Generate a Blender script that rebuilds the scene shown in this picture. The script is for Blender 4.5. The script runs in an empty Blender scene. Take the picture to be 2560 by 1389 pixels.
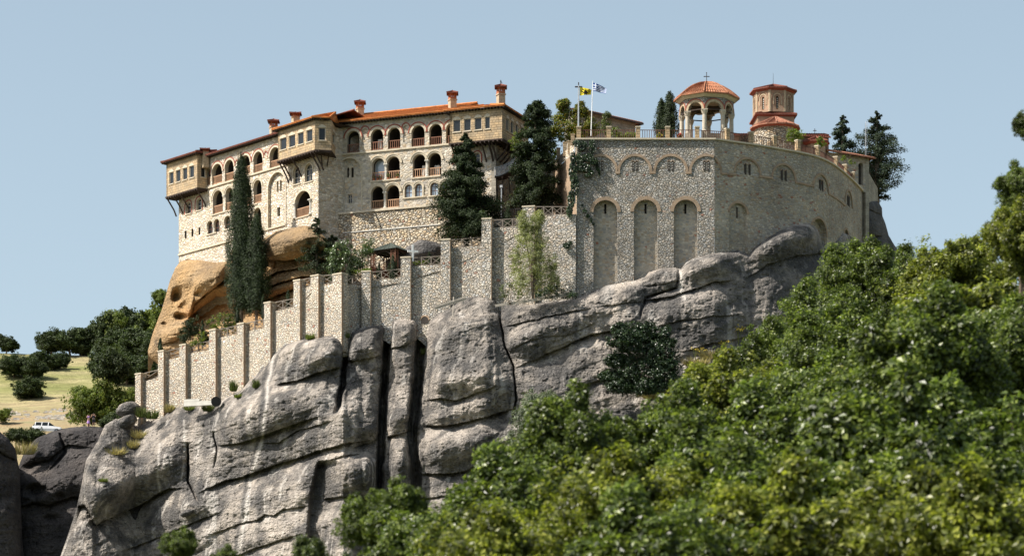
import bpy, math, random
import numpy as np
from mathutils import Vector, Matrix
from mathutils.geometry import tessellate_polygon
PI = math.pi
R_ = math.radians
C = bpy.context.scene.collection
sc = bpy.context.scene

# ---------------------------------------------------------------- camera, sky, sun
FPX, HZ, CX = 8000.0, 2300.0, 1280.0      # focal length and horizon row of the photograph, in its pixels
cd = bpy.data.cameras.new('camera'); cam = bpy.data.objects.new('camera', cd); C.objects.link(cam)
cam.location = (0, 0, 0); cam.rotation_euler = (R_(90), 0, 0)
cd.sensor_width = 36; cd.lens = FPX / 2560 * 36; cd.shift_y = (HZ - 694.5) / 2560
cd.clip_start = 1; cd.clip_end = 20000
cd.dof.use_dof = True; cd.dof.focus_distance = 395; cd.dof.aperture_fstop = 2.7
sc.camera = cam
SUN_EL, SUN_AZ = R_(49), math.atan2(-0.95, -0.31)      # towards the sun: behind the camera, far to the left
w = bpy.data.worlds.new('World'); sc.world = w; w.use_nodes = True
wn = w.node_tree.nodes; wl = w.node_tree.links
bg = wn['Background']
sky = wn.new('ShaderNodeTexSky'); sky.sky_type = 'NISHITA'; sky.sun_disc = False
sky.sun_elevation = SUN_EL; sky.sun_rotation = SUN_AZ
sky.air_density = 1.0; sky.dust_density = 3.0; sky.ozone_density = 1.6; sky.altitude = 500
hs = wn.new('ShaderNodeHueSaturation'); hs.inputs['Saturation'].default_value = .66; hs.inputs['Hue'].default_value = .478; hs.inputs['Value'].default_value = .84
wl.new(sky.outputs[0], hs.inputs['Color']); wl.new(hs.outputs[0], bg.inputs[0]); bg.inputs[1].default_value = 0.128
sl = bpy.data.lights.new('sun', 'SUN'); so = bpy.data.objects.new('sun', sl); C.objects.link(so)
sl.energy = 5.0; sl.angle = R_(0.5); sl.color = (1.0, 0.94, 0.85)
sdir = Vector((math.sin(SUN_AZ) * math.cos(SUN_EL), math.cos(SUN_AZ) * math.cos(SUN_EL), math.sin(SUN_EL)))
so.rotation_euler = (-sdir).to_track_quat('-Z', 'Y').to_euler(); so.location = (-60, 200, 160)
sc.view_settings.view_transform = 'Standard'; sc.view_settings.look = 'None'
sc.view_settings.exposure = 0.7; sc.view_settings.gamma = 1

# ---------------------------------------------------------------- numpy helpers
def vnoise(x, y, z=0.0, seed=0):
    x, y, z = np.broadcast_arrays(np.asarray(x, float), np.asarray(y, float), np.asarray(z, float))
    ix, iy, iz = np.floor(x).astype(np.int64), np.floor(y).astype(np.int64), np.floor(z).astype(np.int64)
    fx, fy, fz = x - ix, y - iy, z - iz
    fx, fy, fz = [t * t * (3 - 2 * t) for t in (fx, fy, fz)]
    def h(a, b, c):
        n = (a * 374761393 + b * 668265263 + c * 1440662683 + seed * 974634777) & 0xffffffff
        n = ((n ^ (n >> 13)) * 1274126177) & 0xffffffff
        n = ((n ^ (n >> 16)) * 2246822519) & 0xffffffff
        return ((n ^ (n >> 15)) & 0xffffff) / 0xffffff
    r = 0
    for dx in (0, 1):
        for dy in (0, 1):
            for dz in (0, 1):
                r = r + h(ix + dx, iy + dy, iz + dz) * (fx if dx else 1 - fx) * (fy if dy else 1 - fy) * (fz if dz else 1 - fz)
    return r * 2 - 1
def fbm(x, y, z=0.0, o=4, seed=0):
    r = 0; a = 1.0; s = 0
    for k in range(o):
        r = r + a * vnoise(x * 2 ** k, y * 2 ** k, np.asarray(z) * 2 ** k, seed + k); s += a; a *= 0.5
    return r / s
def lin(pts):
    a = np.array(pts, float)
    return lambda q: np.interp(q, a[:, 0], a[:, 1])
def pdist(px, py, pl):
    d = np.full(np.shape(px), 1e9)
    for (x0, y0), (x1, y1) in zip(pl[:-1], pl[1:]):
        dx, dy = x1 - x0, y1 - y0
        t = np.clip(((px - x0) * dx + (py - y0) * dy) / (dx * dx + dy * dy + 1e-9), 0, 1)
        d = np.minimum(d, np.hypot(px - x0 - t * dx, py - y0 - t * dy))
    return d
def W(px, py, Y): return Vector(((px - CX) * Y / FPX, Y, (HZ - py) * Y / FPX))

# ---------------------------------------------------------------- materials
MATS = {}
class NT:
    def __init__(s, name):
        s.m = bpy.data.materials.new(name); s.m.use_nodes = True; s.t = s.m.node_tree
        s.b = s.t.nodes['Principled BSDF']; s.out = s.t.nodes['Material Output']; MATS[name] = s.m
    def n(s, typ, props=None, **inp):
        nd = s.t.nodes.new('ShaderNode' + typ)
        for k, v in (props or {}).items(): setattr(nd, k, v)
        for k, v in inp.items(): s.put(nd, k, v)
        return nd
    def put(s, nd, k, v):
        k = k.replace('_', ' ') if isinstance(k, str) else k
        if isinstance(k, str) and k.startswith('i ') : k = int(k[2:])
        sock = nd.inputs[k]
        if hasattr(v, 'links') and hasattr(v, 'node'): s.t.links.new(v, sock)
        else:
            if isinstance(v, (tuple, list)) and len(v) == 3 and sock.type == 'RGBA': v = (*v, 1)
            sock.default_value = v
    def co(s, sc3=(1, 1, 1), loc=(0, 0, 0), rot=(0, 0, 0), gen='Object'):
        tc = s.n('TexCoord'); mp = s.n('Mapping', Vector=tc.outputs[gen])
        mp.inputs['Scale'].default_value = sc3; mp.inputs['Location'].default_value = loc; mp.inputs['Rotation'].default_value = rot
        return mp.outputs[0]
    def noise(s, vec, scale, detail=4, rough=.55):
        return s.n('TexNoise', Vector=vec, Scale=scale, Detail=detail, Roughness=rough).outputs['Fac']
    def ramp(s, fac, stops, interp='LINEAR'):
        r = s.n('ValToRGB', Fac=fac); e = r.color_ramp.elements; r.color_ramp.interpolation = interp
        while len(e) < len(stops): e.new(0.5)
        for el, (p, c) in zip(e, stops):
            el.position = p; el.color = (*c, 1) if isinstance(c, (tuple, list)) else (c, c, c, 1)
        return r.outputs[0]
    def mix(s, f, a, b, mode='MIX'):
        m = s.n('Mix', {'data_type': 'RGBA', 'blend_type': mode})
        s.put(m, 0, f); s.put(m, 6, a); s.put(m, 7, b); return m.outputs[2]
    def math(s, op, a, b=0.0):
        m = s.n('Math', {'operation': op}); s.put(m, 0, a); s.put(m, 1, b); return m.outputs[0]
    def bump(s, h, dist=.05, strength=1.0, prev=None):
        b = s.n('Bump', Height=h, Distance=dist, Strength=strength)
        if prev is not None: s.put(b, 'Normal', prev)
        return b.outputs[0]
    def fin(s, col, rough=.85, normal=None, spec=.25):
        s.put(s.b, 'Base Color', col); s.put(s.b, 'Roughness', rough); s.put(s.b, 'Specular IOR Level', spec)
        if normal is not None: s.put(s.b, 'Normal', normal)
        return s.m

def rubble(name, cols, mortar, scale=2.6, bump=.07, mw=.05, stain=(.7, 1.12), stretch=1.35, red=0.0):
    t = NT(name)
    v = t.co((scale, scale, scale * stretch))
    nz = t.n('TexNoise', Vector=v, Scale=1.3, Detail=2)
    v2 = t.mix(.16, v, nz.outputs['Color'], 'ADD')
    vo = t.n('TexVoronoi', Vector=v2, Scale=1.0)
    ed = t.n('TexVoronoi', {'feature': 'DISTANCE_TO_EDGE'}, Vector=v2, Scale=1.0)
    sp = t.n('SeparateColor', Color=vo.outputs['Color'])
    n = len(cols)
    c = t.ramp(sp.outputs[0], [(i / n, k) for i, k in enumerate(cols)], 'CONSTANT')
    br = t.ramp(sp.outputs[1], [(0, .80), (1, 1.16)])
    c = t.mix(1.0, c, br, 'MULTIPLY')
    if red:
        c = t.mix(t.ramp(sp.outputs[2], [(1 - red, 0), (1 - red + .01, .8)]), c, (.33, .13, .08))
    mm = t.ramp(ed.outputs['Distance'], [(mw * .4, 0), (mw * 1.6, 1)])
    c = t.mix(mm, mortar, c)
    big = t.ramp(t.noise(t.co((.16, .16, .22)), 1.0, 5, .6), [(.28, stain[0]), (.7, stain[1])])
    c = t.mix(1.0, c, big, 'MULTIPLY')
    h = t.ramp(ed.outputs['Distance'], [(0, 0), (mw * 3.2, .8), (.5, 1)])
    h2 = t.math('ADD', h, t.math('MULTIPLY', t.noise(t.co(), 7, 3), .35))
    h3 = t.math('ADD', h2, t.math('MULTIPLY', sp.outputs[1], .5))
    return t.fin(c, .9, t.bump(h3, bump, 1.0))
def ashlar(name, c1, c2, mortar, bw=.62, bh=.27, ms=.018, bump=.02):
    t = NT(name)
    tc = t.n('TexCoord'); sp = t.n('SeparateXYZ', Vector=tc.outputs['Object'])
    cb = t.n('CombineXYZ', X=t.math('ADD', sp.outputs[0], sp.outputs[1]), Y=sp.outputs[2])
    wob = t.noise(t.co(), 1.2, 2)
    vv = t.mix(.06, cb.outputs[0], wob, 'ADD')
    b = t.n('TexBrick', {'offset': .5, 'offset_frequency': 2, 'squash': .7, 'squash_frequency': 3}, Vector=vv, Scale=1.0, Mortar=mortar)
    b.inputs['Color1'].default_value = (*c1, 1); b.inputs['Color2'].default_value = (*c2, 1)
    b.inputs['Brick Width'].default_value = bw; b.inputs['Row Height'].default_value = bh
    b.inputs['Mortar Size'].default_value = ms; b.inputs['Bias'].default_value = 0
    c = t.mix(1.0, b.outputs['Color'], t.ramp(t.noise(t.co((.5, .5, .8)), 1.6, 5, .65), [(.3, .62), (.72, 1.2)]), 'MULTIPLY')
    h = t.math('SUBTRACT', t.math('MULTIPLY', t.noise(t.co(), 9, 3), .5), b.outputs['Fac'])
    return t.fin(c, .88, t.bump(h, bump, 1.0))
def plain(name, col, rough=.8, var=.2, scale=3.0, bump=0.0, metal=0.0, spec=.3):
    t = NT(name)
    f = t.noise(t.co(), scale, 4, .6)
    c = t.mix(1.0, col, t.ramp(f, [(.3, 1 - var), (.7, 1 + var)]), 'MULTIPLY')
    nm = t.bump(f, bump, 1.0) if bump else None
    t.put(t.b, 'Metallic', metal)
    return t.fin(c, rough, nm, spec)
def leafm(name, cols, rough=.5, trans=.35, spec=.4, big=None):
    t = NT(name)
    g = t.n('NewGeometry')
    c = t.ramp(g.outputs['Random Per Island'], [(i / max(1, len(cols) - 1), k) for i, k in enumerate(cols)])
    c = t.mix(1.0, c, t.ramp(t.noise(t.co(), big or .9, 3), [(.3, .5), (.7, 1.35)]), 'MULTIPLY')
    t.put(t.b, 'Base Color', c); t.put(t.b, 'Roughness', rough); t.put(t.b, 'Specular IOR Level', spec)
    tr = t.n('BsdfTranslucent', Color=t.mix(1.0, c, (1.25, 1.35, .7), 'MULTIPLY'))
    mx = t.n('MixShader', Fac=trans); t.t.links.new(t.b.outputs[0], mx.inputs[1]); t.t.links.new(tr.outputs[0], mx.inputs[2])
    t.t.links.new(mx.outputs[0], t.out.inputs[0]); return t.m

CREAM = [(.66, .56, .42), (.60, .50, .38), (.72, .64, .52), (.55, .44, .31), (.68, .60, .50), (.62, .55, .47)]
rubble('stone_cream', CREAM, (.62, .55, .44), 2.2, .12, .05, (.82, 1.1), 1.6)
rubble('stone_wing', [(.50, .43, .33), (.42, .37, .30), (.56, .50, .41), (.46, .36, .25), (.38, .35, .31), (.52, .47, .40)], (.50, .44, .35), 2.3, .05, .05, (.8, 1.12), 1.5)
rubble('stone_round', [(.58, .525, .45), (.53, .495, .44), (.66, .61, .53), (.58, .49, .39), (.49, .48, .455), (.56, .505, .44), (.60, .53, .43)], (.40, .36, .30), 2.8, .18, .04, (.70, 1.12), 1.45, .015)
rubble('stone_pale', [(.62, .545, .44), (.56, .50, .42), (.68, .61, .51), (.61, .50, .385), (.52, .485, .43), (.60, .53, .435), (.64, .55, .43)], (.52, .44, .34), 2.8, .17, .04, (.74, 1.1), 1.45, .02)
rubble('stone_warm', [(.58, .48, .34), (.52, .45, .35), (.62, .54, .41), (.56, .43, .28), (.48, .44, .37)], (.32, .25, .17), 2.4, .26, .045, (.74, 1.12), 1.45, .015)
rubble('stone_bastion', [(.43, .40, .355), (.38, .365, .335), (.49, .46, .41), (.42, .365, .30), (.36, .355, .34), (.45, .425, .38), (.42, .37, .30)], (.34, .305, .255), 2.9, .18, .04, (.66, 1.14), 1.5, .015)
rubble('stone_infill', [(.40, .36, .30), (.34, .32, .28), (.46, .41, .34), (.38, .31, .23), (.3, .29, .27)], (.40, .35, .28), 2.6, .03, .05, (.8, 1.12), 1.6, .02)
rubble('stone_curve', [(.47, .415, .335), (.40, .365, .31), (.52, .465, .38), (.46, .365, .26), (.37, .35, .31), (.50, .43, .33)], (.43, .375, .30), 2.8, .10, .05, (.68, 1.14), 1.5, .03)
ashlar('ashlar_tan', (.56, .40, .23), (.42, .33, .22), (.25, .18, .11), .62, .30, .022, .04)
ashlar('ashlar_grey', (.40, .36, .29), (.32, .29, .24), (.28, .25, .2), .7, .32)
ashlar('brick_drum', (.45, .235, .14), (.36, .23, .155), (.40, .31, .22), .34, .13, .022)
ashlar('brick_small', (.42, .27, .17), (.34, .25, .18), (.40, .32, .23), .34, .13, .022)
plain('trim_stone', (.52, .45, .34), .85, .18, 4, .01)
plain('arch_brick', (.42, .33, .22), .85, .3, 6, .02)
plain('red_brick', (.28, .075, .05), .85, .3, 6)
plain('marble', (.50, .475, .42), .6, .16, 3)
plain('column_stone', (.45, .395, .31), .7, .2, 3)
plain('plaster', (.52, .50, .45), .85, .12, 1)
plain('interior_shade', (.05, .042, .036), .95, .3, 1)  # near-black paints the shade inside openings, also on flat slit and drain plates
plain('interior_light', (.30, .25, .20), .95, .2, 1)
plain('wood_dark', (.05, .034, .026), .8, .35, 4)
plain('wood_rail', (.42, .25, .15), .75, .2, 4)
plain('wood_red', (.20, .09, .055), .75, .2, 4)
plain('wood_grey', (.17, .145, .12), .85, .3, 4)
plain('plank', (.36, .32, .27), .85, .25, 3)
plain('frame_pale', (.52, .46, .38), .7, .1, 4)
plain('frame_brown', (.13, .06, .04), .6, .1, 4)
plain('iron', (.05, .045, .045), .6, .2, 3)
plain('rail_rust', (.13, .065, .045), .7, .25, 3)
plain('steel', (.45, .46, .47), .4, .1, 3, 0, .6)
plain('white_paint', (.85, .85, .84), .5, .05, 3)
plain('car_paint', (.80, .81, .82), .25, .03, 3, 0, 0, .6)
plain('rubber', (.02, .02, .02), .9, .1, 3)
plain('curtain', (.5, .48, .44), .9, .1, 3)
plain('gazebo_tin', (.05, .062, .052), .6, .2, 2)
plain('bark', (.16, .12, .09), .95, .3, 4, .03)
plain('soil', (.24, .17, .11), .95, .3, 1)
plain('terracotta', (.38, .13, .06), .8, .2, 5)
plain('flag_yellow', (.75, .60, .02), .8, .05, 3)
plain('flag_white', (.55, .60, .68), .8, .05, 3)
plain('flag_blue', (.012, .045, .20), .8, .05, 3)
plain('flag_black', (.03, .025, .01), .8, .05, 3)
plain('bronze', (.10, .075, .04), .5, .2, 3, 0, .6)
plain('skin', (.55, .33, .23), .6, .05, 3)
plain('cloth_lilac', (.42, .24, .58), .85, .1, 8)
plain('cloth_black', (.02, .02, .028), .85, .1, 8)
plain('hair_dark', (.03, .02, .015), .6, .1, 8)
plain('bird_black', (.015, .015, .018), .6, .1, 8)
plain('flower_yellow', (.55, .42, .05), .8, .2, 2)
plain('flower_red', (.5, .03, .03), .8, .2, 2)
t = NT('glass'); t.put(t.b, 'Metallic', 0.0)
t.fin((.015, .018, .02), .12, t.bump(t.noise(t.co(), 2.5, 2), .01, .6), .35)
t = NT('glass_pale'); t.fin((.30, .36, .43), .12, t.bump(t.noise(t.co(), 2.5, 2), .01, .5), .9)
def tilem(name, cols):
    t = NT(name)
    g = t.noise(t.co(), 5.0, 3, .7)
    c = t.ramp(g, [(.25, cols[0]), (.5, cols[1]), (.72, cols[2])])
    c = t.mix(1.0, c, t.ramp(t.noise(t.co(), 1.1, 5, .7), [(.3, .55), (.7, 1.2)]), 'MULTIPLY')
    return t.fin(c, .75, t.bump(g, .03, .8))
tilem('tile_orange', [(.33, .09, .022), (.52, .175, .04), (.60, .28, .10)])
tilem('tile_red', [(.115, .034, .024), (.19, .058, .038), (.27, .115, .075)])
tilem('tile_dome', [(.20, .06, .028), (.34, .13, .065), (.47, .27, .16)])
tilem('tile_pale', [(.22, .07, .042), (.33, .14, .085), (.46, .28, .20)])
# rock: conglomerate, grey with vertical stains and tilted beds
def rockm(name, ca, cb, cdark, cpale, darkness=(.46, .62), tilt=R_(-19), streak=True, bumpd=.25):
    t = NT(name)
    o = t.co(); base = t.mix(t.ramp(t.noise(t.co((.12, .12, .2)), 1, 6, .62), [(.35, 0), (.65, 1)]), ca, cb)
    fine = t.noise(o, 2.2, 6, .7)
    base = t.mix(1.0, base, t.ramp(fine, [(.25, .6), (.75, 1.35)]), 'MULTIPLY')
    beds = t.noise(t.co((.12, .12, 1.5), rot=(0, tilt, 0)), 1, 5, .65)
    base = t.mix(1.0, base, t.ramp(beds, [(.35, .82), (.65, 1.10)]), 'MULTIPLY')
    lich = t.ramp(t.noise(t.co((.20, .20, .32), rot=(0, tilt, 0)), 1, 7, .68), [(darkness[0], 0), (darkness[1], 1)])
    base = t.mix(t.math('MULTIPLY', lich, .85), base, cdark)
    if streak:
        s1 = t.ramp(t.noise(t.co((.42, .42, .026), rot=(0, R_(2), 0)), 1, 5, .6), [(.48, 0), (.62, 1)])
        base = t.mix(t.math('MULTIPLY', s1, .72), base, cdark)
        s2 = t.ramp(t.noise(t.co((.75, .75, .045), loc=(9, 3, 1)), 1, 4, .6), [(.56, 0), (.66, 1)])
        base = t.mix(t.math('MULTIPLY', s2, .5), base, cpale)
    at = t.n('Attribute', {'attribute_name': 'stain'})  # dark mask: real lichen streaks plus shade painted onto overhang bellies
    base = t.mix(t.math('MULTIPLY', t.math('MULTIPLY', at.outputs['Fac'], .95), t.ramp(t.noise(t.co((1, 1, .35)), 1.2, 5, .7), [(.3, .55), (.55, 1)])), base, cdark)
    ap = t.n('Attribute', {'attribute_name': 'pale'})
    base = t.mix(t.math('MULTIPLY', ap.outputs['Fac'], .8), base, cpale)
    pb = t.n('TexVoronoi', Vector=o, Scale=3.2)
    spk = t.ramp(pb.outputs['Distance'], [(.12, 1), (.22, 0)])
    pv = t.n('TexVoronoi', Vector=t.co((1, 1, 1.4)), Scale=1.25); psep = t.n('SeparateColor', Color=pv.outputs['Color'])
    pit = t.math('MULTIPLY', t.ramp(pv.outputs['Distance'], [(.10, 1), (.20, 0)]), t.ramp(psep.outputs[0], [(.55, 0), (.6, 1)]))
    base = t.mix(t.math('MULTIPLY', pit, .75), base, cdark)
    base = t.mix(t.math('MULTIPLY', spk, .30), base, cpale)
    h = t.math('ADD', t.math('MULTIPLY', fine, .9), t.math('MULTIPLY', beds, .8))
    h = t.math('ADD', h, t.math('MULTIPLY', t.noise(o, .7, 6, .7), 1.2)); h = t.math('ADD', h, t.math('MULTIPLY', t.noise(t.co((.5, .5, 4.5), rot=(0, tilt, 0)), 1, 4, .6), .5))
    h = t.math('SUBTRACT', h, t.math('MULTIPLY', pb.outputs['Distance'], .45)); h = t.math('SUBTRACT', h, t.math('MULTIPLY', pit, .9))
    return t.fin(base, .92, t.bump(h, bumpd, 1.0), .15)
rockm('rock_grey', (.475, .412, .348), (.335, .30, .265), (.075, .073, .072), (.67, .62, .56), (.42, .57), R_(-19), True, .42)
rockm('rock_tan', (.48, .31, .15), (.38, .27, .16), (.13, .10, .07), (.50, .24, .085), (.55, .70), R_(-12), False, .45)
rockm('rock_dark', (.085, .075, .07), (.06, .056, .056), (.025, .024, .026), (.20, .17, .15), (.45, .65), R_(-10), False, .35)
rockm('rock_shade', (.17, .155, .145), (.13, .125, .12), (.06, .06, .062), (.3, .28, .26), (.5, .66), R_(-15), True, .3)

leafm('leaf_oak', [(.026,.040,.010), (.066, .096, .020), (.125, .170, .034), (.26, .31, .065)], .38, .44, .5, 1.0)
leafm('leaf_oak_deep', [(.025, .038, .009), (.045, .068, .013), (.08, .11, .02), (.14, .17, .035)], .4, .35, .5, 1.0)
leafm('leaf_lime', [(.05, .063, .012), (.11, .132, .021), (.19, .218, .034), (.36, .37, .065)], .40, .46, .5, 1.0)
leafm('leaf_bright', [(.08, .13, .018), (.14, .19, .025), (.22, .27, .04)], .45, .4, .4)
leafm('leaf_olive', [(.06, .08, .025), (.10, .13, .035), (.15, .17, .05)], .5, .35, .4)
leafm('leaf_hill', [(.028, .046, .014), (.045, .065, .02), (.065, .09, .026)], .6, .25, .3, .5)
leafm('leaf_hill_light', [(.08, .12, .02), (.13, .17, .03), (.19, .21, .045)], .6, .35, .3, .5)
leafm('needle_dark', [(.013, .023, .010), (.028, .044, .017), (.060, .085, .032)], .6, .2, .25, 1.2)
leafm('needle_blue', [(.018, .032, .018), (.038, .060, .034), (.085, .11, .062)], .6, .2, .25, 1.2)
leafm('leaf_fig', [(.05, .085, .03), (.09, .13, .05), (.15, .20, .09)], .35, .3, .6)
leafm('leaf_poplar', [(.18, .20, .08), (.28, .30, .13), (.38, .39, .20)], .45, .4, .5)
leafm('leaf_grey', [(.10, .13, .08), (.15, .18, .11), (.20, .23, .15)], .5, .3, .4)
leafm('leaf_ivy', [(.010, .022, .009), (.022, .044, .015), (.055, .090, .03)], .35, .15, .5)
leafm('leaf_autumn', [(.07, .10, .02), (.12, .15, .025), (.20, .21, .03), (.26, .16, .03)], .5, .4, .4)
leafm('grass_dry', [(.34, .27, .12), (.42, .35, .17), (.28, .27, .10)], .8, .3, .2)
leafm('grass_green', [(.10, .15, .03), (.16, .20, .05), (.22, .22, .07)], .8, .3, .2)
t = NT('meadow')
o = t.co()
big = t.noise(t.co((.02, .05, .05)), 1, 6, .65)
c = t.ramp(big, [(.30, (.15, .17, .055)), (.45, (.24, .235, .095)), (.58, (.33, .29, .15)), (.72, (.36, .27, .17))])
c = t.mix(1.0, c, t.ramp(t.noise(t.co((.3, .6, .6)), 1, 6, .75), [(.3, .6), (.7, 1.3)]), 'MULTIPLY')
sp = t.n('SeparateXYZ', Vector=o)
band = t.ramp(t.math('ADD', t.math('MULTIPLY', sp.outputs[2], .01), t.math('MULTIPLY', t.noise(t.co((.06, .06, .06)), 1, 4), .10)), [(.775, 1), (.80, 0)])
c = t.mix(t.math('MULTIPLY', band, .9), c, t.ramp(t.noise(t.co((.15, .5, .5)), 1, 6, .7), [(.35, (.33, .22, .13)), (.55, (.33, .27, .16)), (.7, (.19, .20, .09))]))
nearm = t.ramp(t.math('MULTIPLY', sp.outputs[1], .001), [(.400, 1), (.415, 0)])
c = t.mix(nearm, c, t.ramp(t.noise(t.co((.2, .2, .2)), 1, 6, .7), [(.35, (.05, .065, .02)), (.6, (.10, .11, .04)), (.75, (.20, .16, .09))]))
t.fin(c, .95, t.bump(t.noise(o, 1.5, 6, .7), .4, 1.0), .1)

# ---------------------------------------------------------------- object helpers
WM = {}                                   # world matrix of every object
def setp(o, label=None, cat=None, group=None, kind=None):
    for k, v in (('label', label), ('category', cat), ('group', group), ('kind', kind)):
        if v: o[k] = v
    return o
def thing(name, label, cat, loc, group=None, kind=None, rz=0, scale=1):
    o = bpy.data.objects.new(name, None); C.objects.link(o); o.location = loc; o.rotation_euler = (0, 0, rz); o.scale = (scale,) * 3
    o.empty_display_size = .5
    WM[o.name] = Matrix.Translation(Vector(loc)) @ Matrix.Rotation(rz, 4, 'Z') @ Matrix.Scale(scale, 4); return setp(o, label, cat, group, kind)
class MB:
    def __init__(s): s.v = []; s.f = []; s.m = []; s.x = None
    def add(s, vs, fs, m=0):
        b = len(s.v); s.v += [tuple(p) for p in vs]
        for f in fs: s.f.append([i + b for i in f]); s.m.append(m)
    def box(s, x0, x1, y0, y1, z0, z1, m=0):
        s.add([(x0, y0, z0), (x1, y0, z0), (x1, y1, z0), (x0, y1, z0), (x0, y0, z1), (x1, y0, z1), (x1, y1, z1), (x0, y1, z1)],
              [(0, 3, 2, 1), (4, 5, 6, 7), (0, 1, 5, 4), (1, 2, 6, 5), (2, 3, 7, 6), (3, 0, 4, 7)], m)
    def beam(s, a, b, w, h, m=0, up=Vector((0, 0, 1))):
        a, b = Vector(a), Vector(b); d = (b - a).normalized(); r = d.cross(up)
        if r.length < 1e-4: r = d.cross(Vector((0, 1, 0)))
        r.normalize(); u = r.cross(d).normalized(); vs = []
        for p in (a, b):
            for i, j in ((-1, -1), (1, -1), (1, 1), (-1, 1)): vs.append(p + r * w / 2 * i + u * h / 2 * j)
        s.add(vs, [(0, 1, 2, 3), (7, 6, 5, 4), (0, 4, 5, 1), (1, 5, 6, 2), (2, 6, 7, 3), (3, 7, 4, 0)], m)
    def tube(s, pts, rads, n=8, m=0, cap=True):
        pts = [Vector(p) for p in pts]
        if not hasattr(rads, '__len__'): rads = [rads] * len(pts)
        vs = []; fs = []
        for i, (p, r) in enumerate(zip(pts, rads)):
            d = (pts[min(i + 1, len(pts) - 1)] - pts[max(i - 1, 0)]).normalized()
            a = d.cross(Vector((0, 0, 1)));
            if a.length < .05: a = d.cross(Vector((1, 0, 0)))
            a.normalize(); b = d.cross(a)
            for k in range(n):
                q = 2 * PI * k / n; vs.append(p + a * r * math.cos(q) + b * r * math.sin(q))
        for i in range(len(pts) - 1):
            for k in range(n): fs.append((i * n + k, i * n + (k + 1) % n, (i + 1) * n + (k + 1) % n, (i + 1) * n + k))
        if cap: fs.append(tuple(range(n))); fs.append(tuple(range((len(pts) - 1) * n, len(pts) * n)))
        s.add(vs, fs, m)
    def lathe(s, c, prof, n=12, m=0, rot=0.0, cap=True):
        vs = []; fs = []
        for r, z in prof:
            for k in range(n):
                q = rot + 2 * PI * k / n; vs.append((c[0] + r * math.sin(q), c[1] - r * math.cos(q), c[2] + z))
        for i in range(len(prof) - 1):
            for k in range(n): fs.append((i * n + k, i * n + (k + 1) % n, (i + 1) * n + (k + 1) % n, (i + 1) * n + k))
        if cap: fs.append(tuple(range(n))); fs.append(tuple(range((len(prof) - 1) * n, len(prof) * n)))
        s.add(vs, fs, m)
    def plate(s, outer, holes, y0, y1, m=0, ms=None):
        """flat wall in the x-z plane: outer loop and holes, front at y0, back at y1"""
        ms = m if ms is None else ms
        loops = [[Vector((u, z, 0)) for u, z in lp] for lp in [outer] + holes]
        tris = tessellate_polygon(loops); flat = [p for lp in loops for p in lp]
        fs = []
        for t in tris:
            a, b, c = [flat[i] for i in t]
            fs.append(t if (b - a).cross(c - a).z > 0 else (t[0], t[2], t[1]))
        s.add([(p.x, y0, p.y) for p in flat], fs, m)
        s.add([(p.x, y1, p.y) for p in flat], [tuple(reversed(f)) for f in fs], m) if not holes else None
        s.band(outer, y0, y1, ms)
    def band(s, loop, y0, y1, m=0, cap=None):
        n = len(loop)
        s.add([(u, y0, z) for u, z in loop] + [(u, y1, z) for u, z in loop], [(i, (i + 1) % n, n + (i + 1) % n, n + i) for i in range(n)], m)
        if cap is not None: s.add([(u, y1, z) for u, z in loop], [tuple(range(n))], cap)
    def ring(s, cu, cz, r0, r1, y0, y1, m=0, a0=0.0, a1=PI, n=14, leg=0.0):
        """arched moulding"""
        P = []
        for k in range(n + 1):
            a = a0 + (a1 - a0) * k / n; P.append((math.cos(a), math.sin(a)))
        inn = [(cu + r0 * c, cz + r0 * q) for c, q in P]; out = [(cu + r1 * c, cz + r1 * q) for c, q in P]
        if leg: inn = [(cu + r0, cz - leg)] + inn + [(cu - r0, cz - leg)]; out = [(cu + r1, cz - leg)] + out + [(cu - r1, cz - leg)]
        k = len(inn)
        vs = [(u, y0, z) for u, z in inn] + [(u, y0, z) for u, z in out] + [(u, y1, z) for u, z in inn] + [(u, y1, z) for u, z in out]
        fs = []
        for i in range(k - 1):
            fs += [(i, i + 1, k + i + 1, k + i), (k + i, k + i + 1, 3 * k + i + 1, 3 * k + i), (i, 2 * k + i, 2 * k + i + 1, i + 1)]
        fs += [(0, k, 3 * k, 2 * k), (k - 1, 3 * k - 1, 4 * k - 1, 2 * k - 1)]
        s.add(vs, fs, m)
    def tiles(s, p0, p1, p2, p3, m=0, pitch=.30, amp=.07, row=.45):
        """corrugated tile slope: eave p0-p1, ridge p3-p2"""
        p0, p1, p2, p3 = map(Vector, (p0, p1, p2, p3))
        Lw = (p1 - p0).length; Hh = ((p3 + p2) / 2 - (p0 + p1) / 2).length
        nc = max(2, int(Lw / pitch)) * 4; nr = max(1, int(Hh / row))
        nm = (p1 - p0).cross((p3 + p2) / 2 - (p0 + p1) / 2).normalized()
        if nm.z < 0: nm = -nm
        vs = []; fs = []
        for r in range(nr):
            for e in (0, 1):
                tt = (r + e) / nr
                for c in range(nc + 1):
                    q = c / nc; p = (p0.lerp(p1, q)).lerp(p3.lerp(p2, q), tt)
                    vs.append(p + nm * (amp * (math.sin(2 * PI * c / 4 + .4)) + (.035 if e == 0 else 0)))
        w_ = nc + 1
        for r in range(nr * 2 - 1):
            for c in range(nc): fs.append((r * w_ + c, r * w_ + c + 1, (r + 1) * w_ + c + 1, (r + 1) * w_ + c))
        s.add(vs, fs, m)
        # thickness under the eave
        s.add([p0 + nm * .05, p1 + nm * .05, p1 - Vector((0, 0, .10)), p0 - Vector((0, 0, .10))], [(0, 1, 2, 3)], m)
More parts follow.
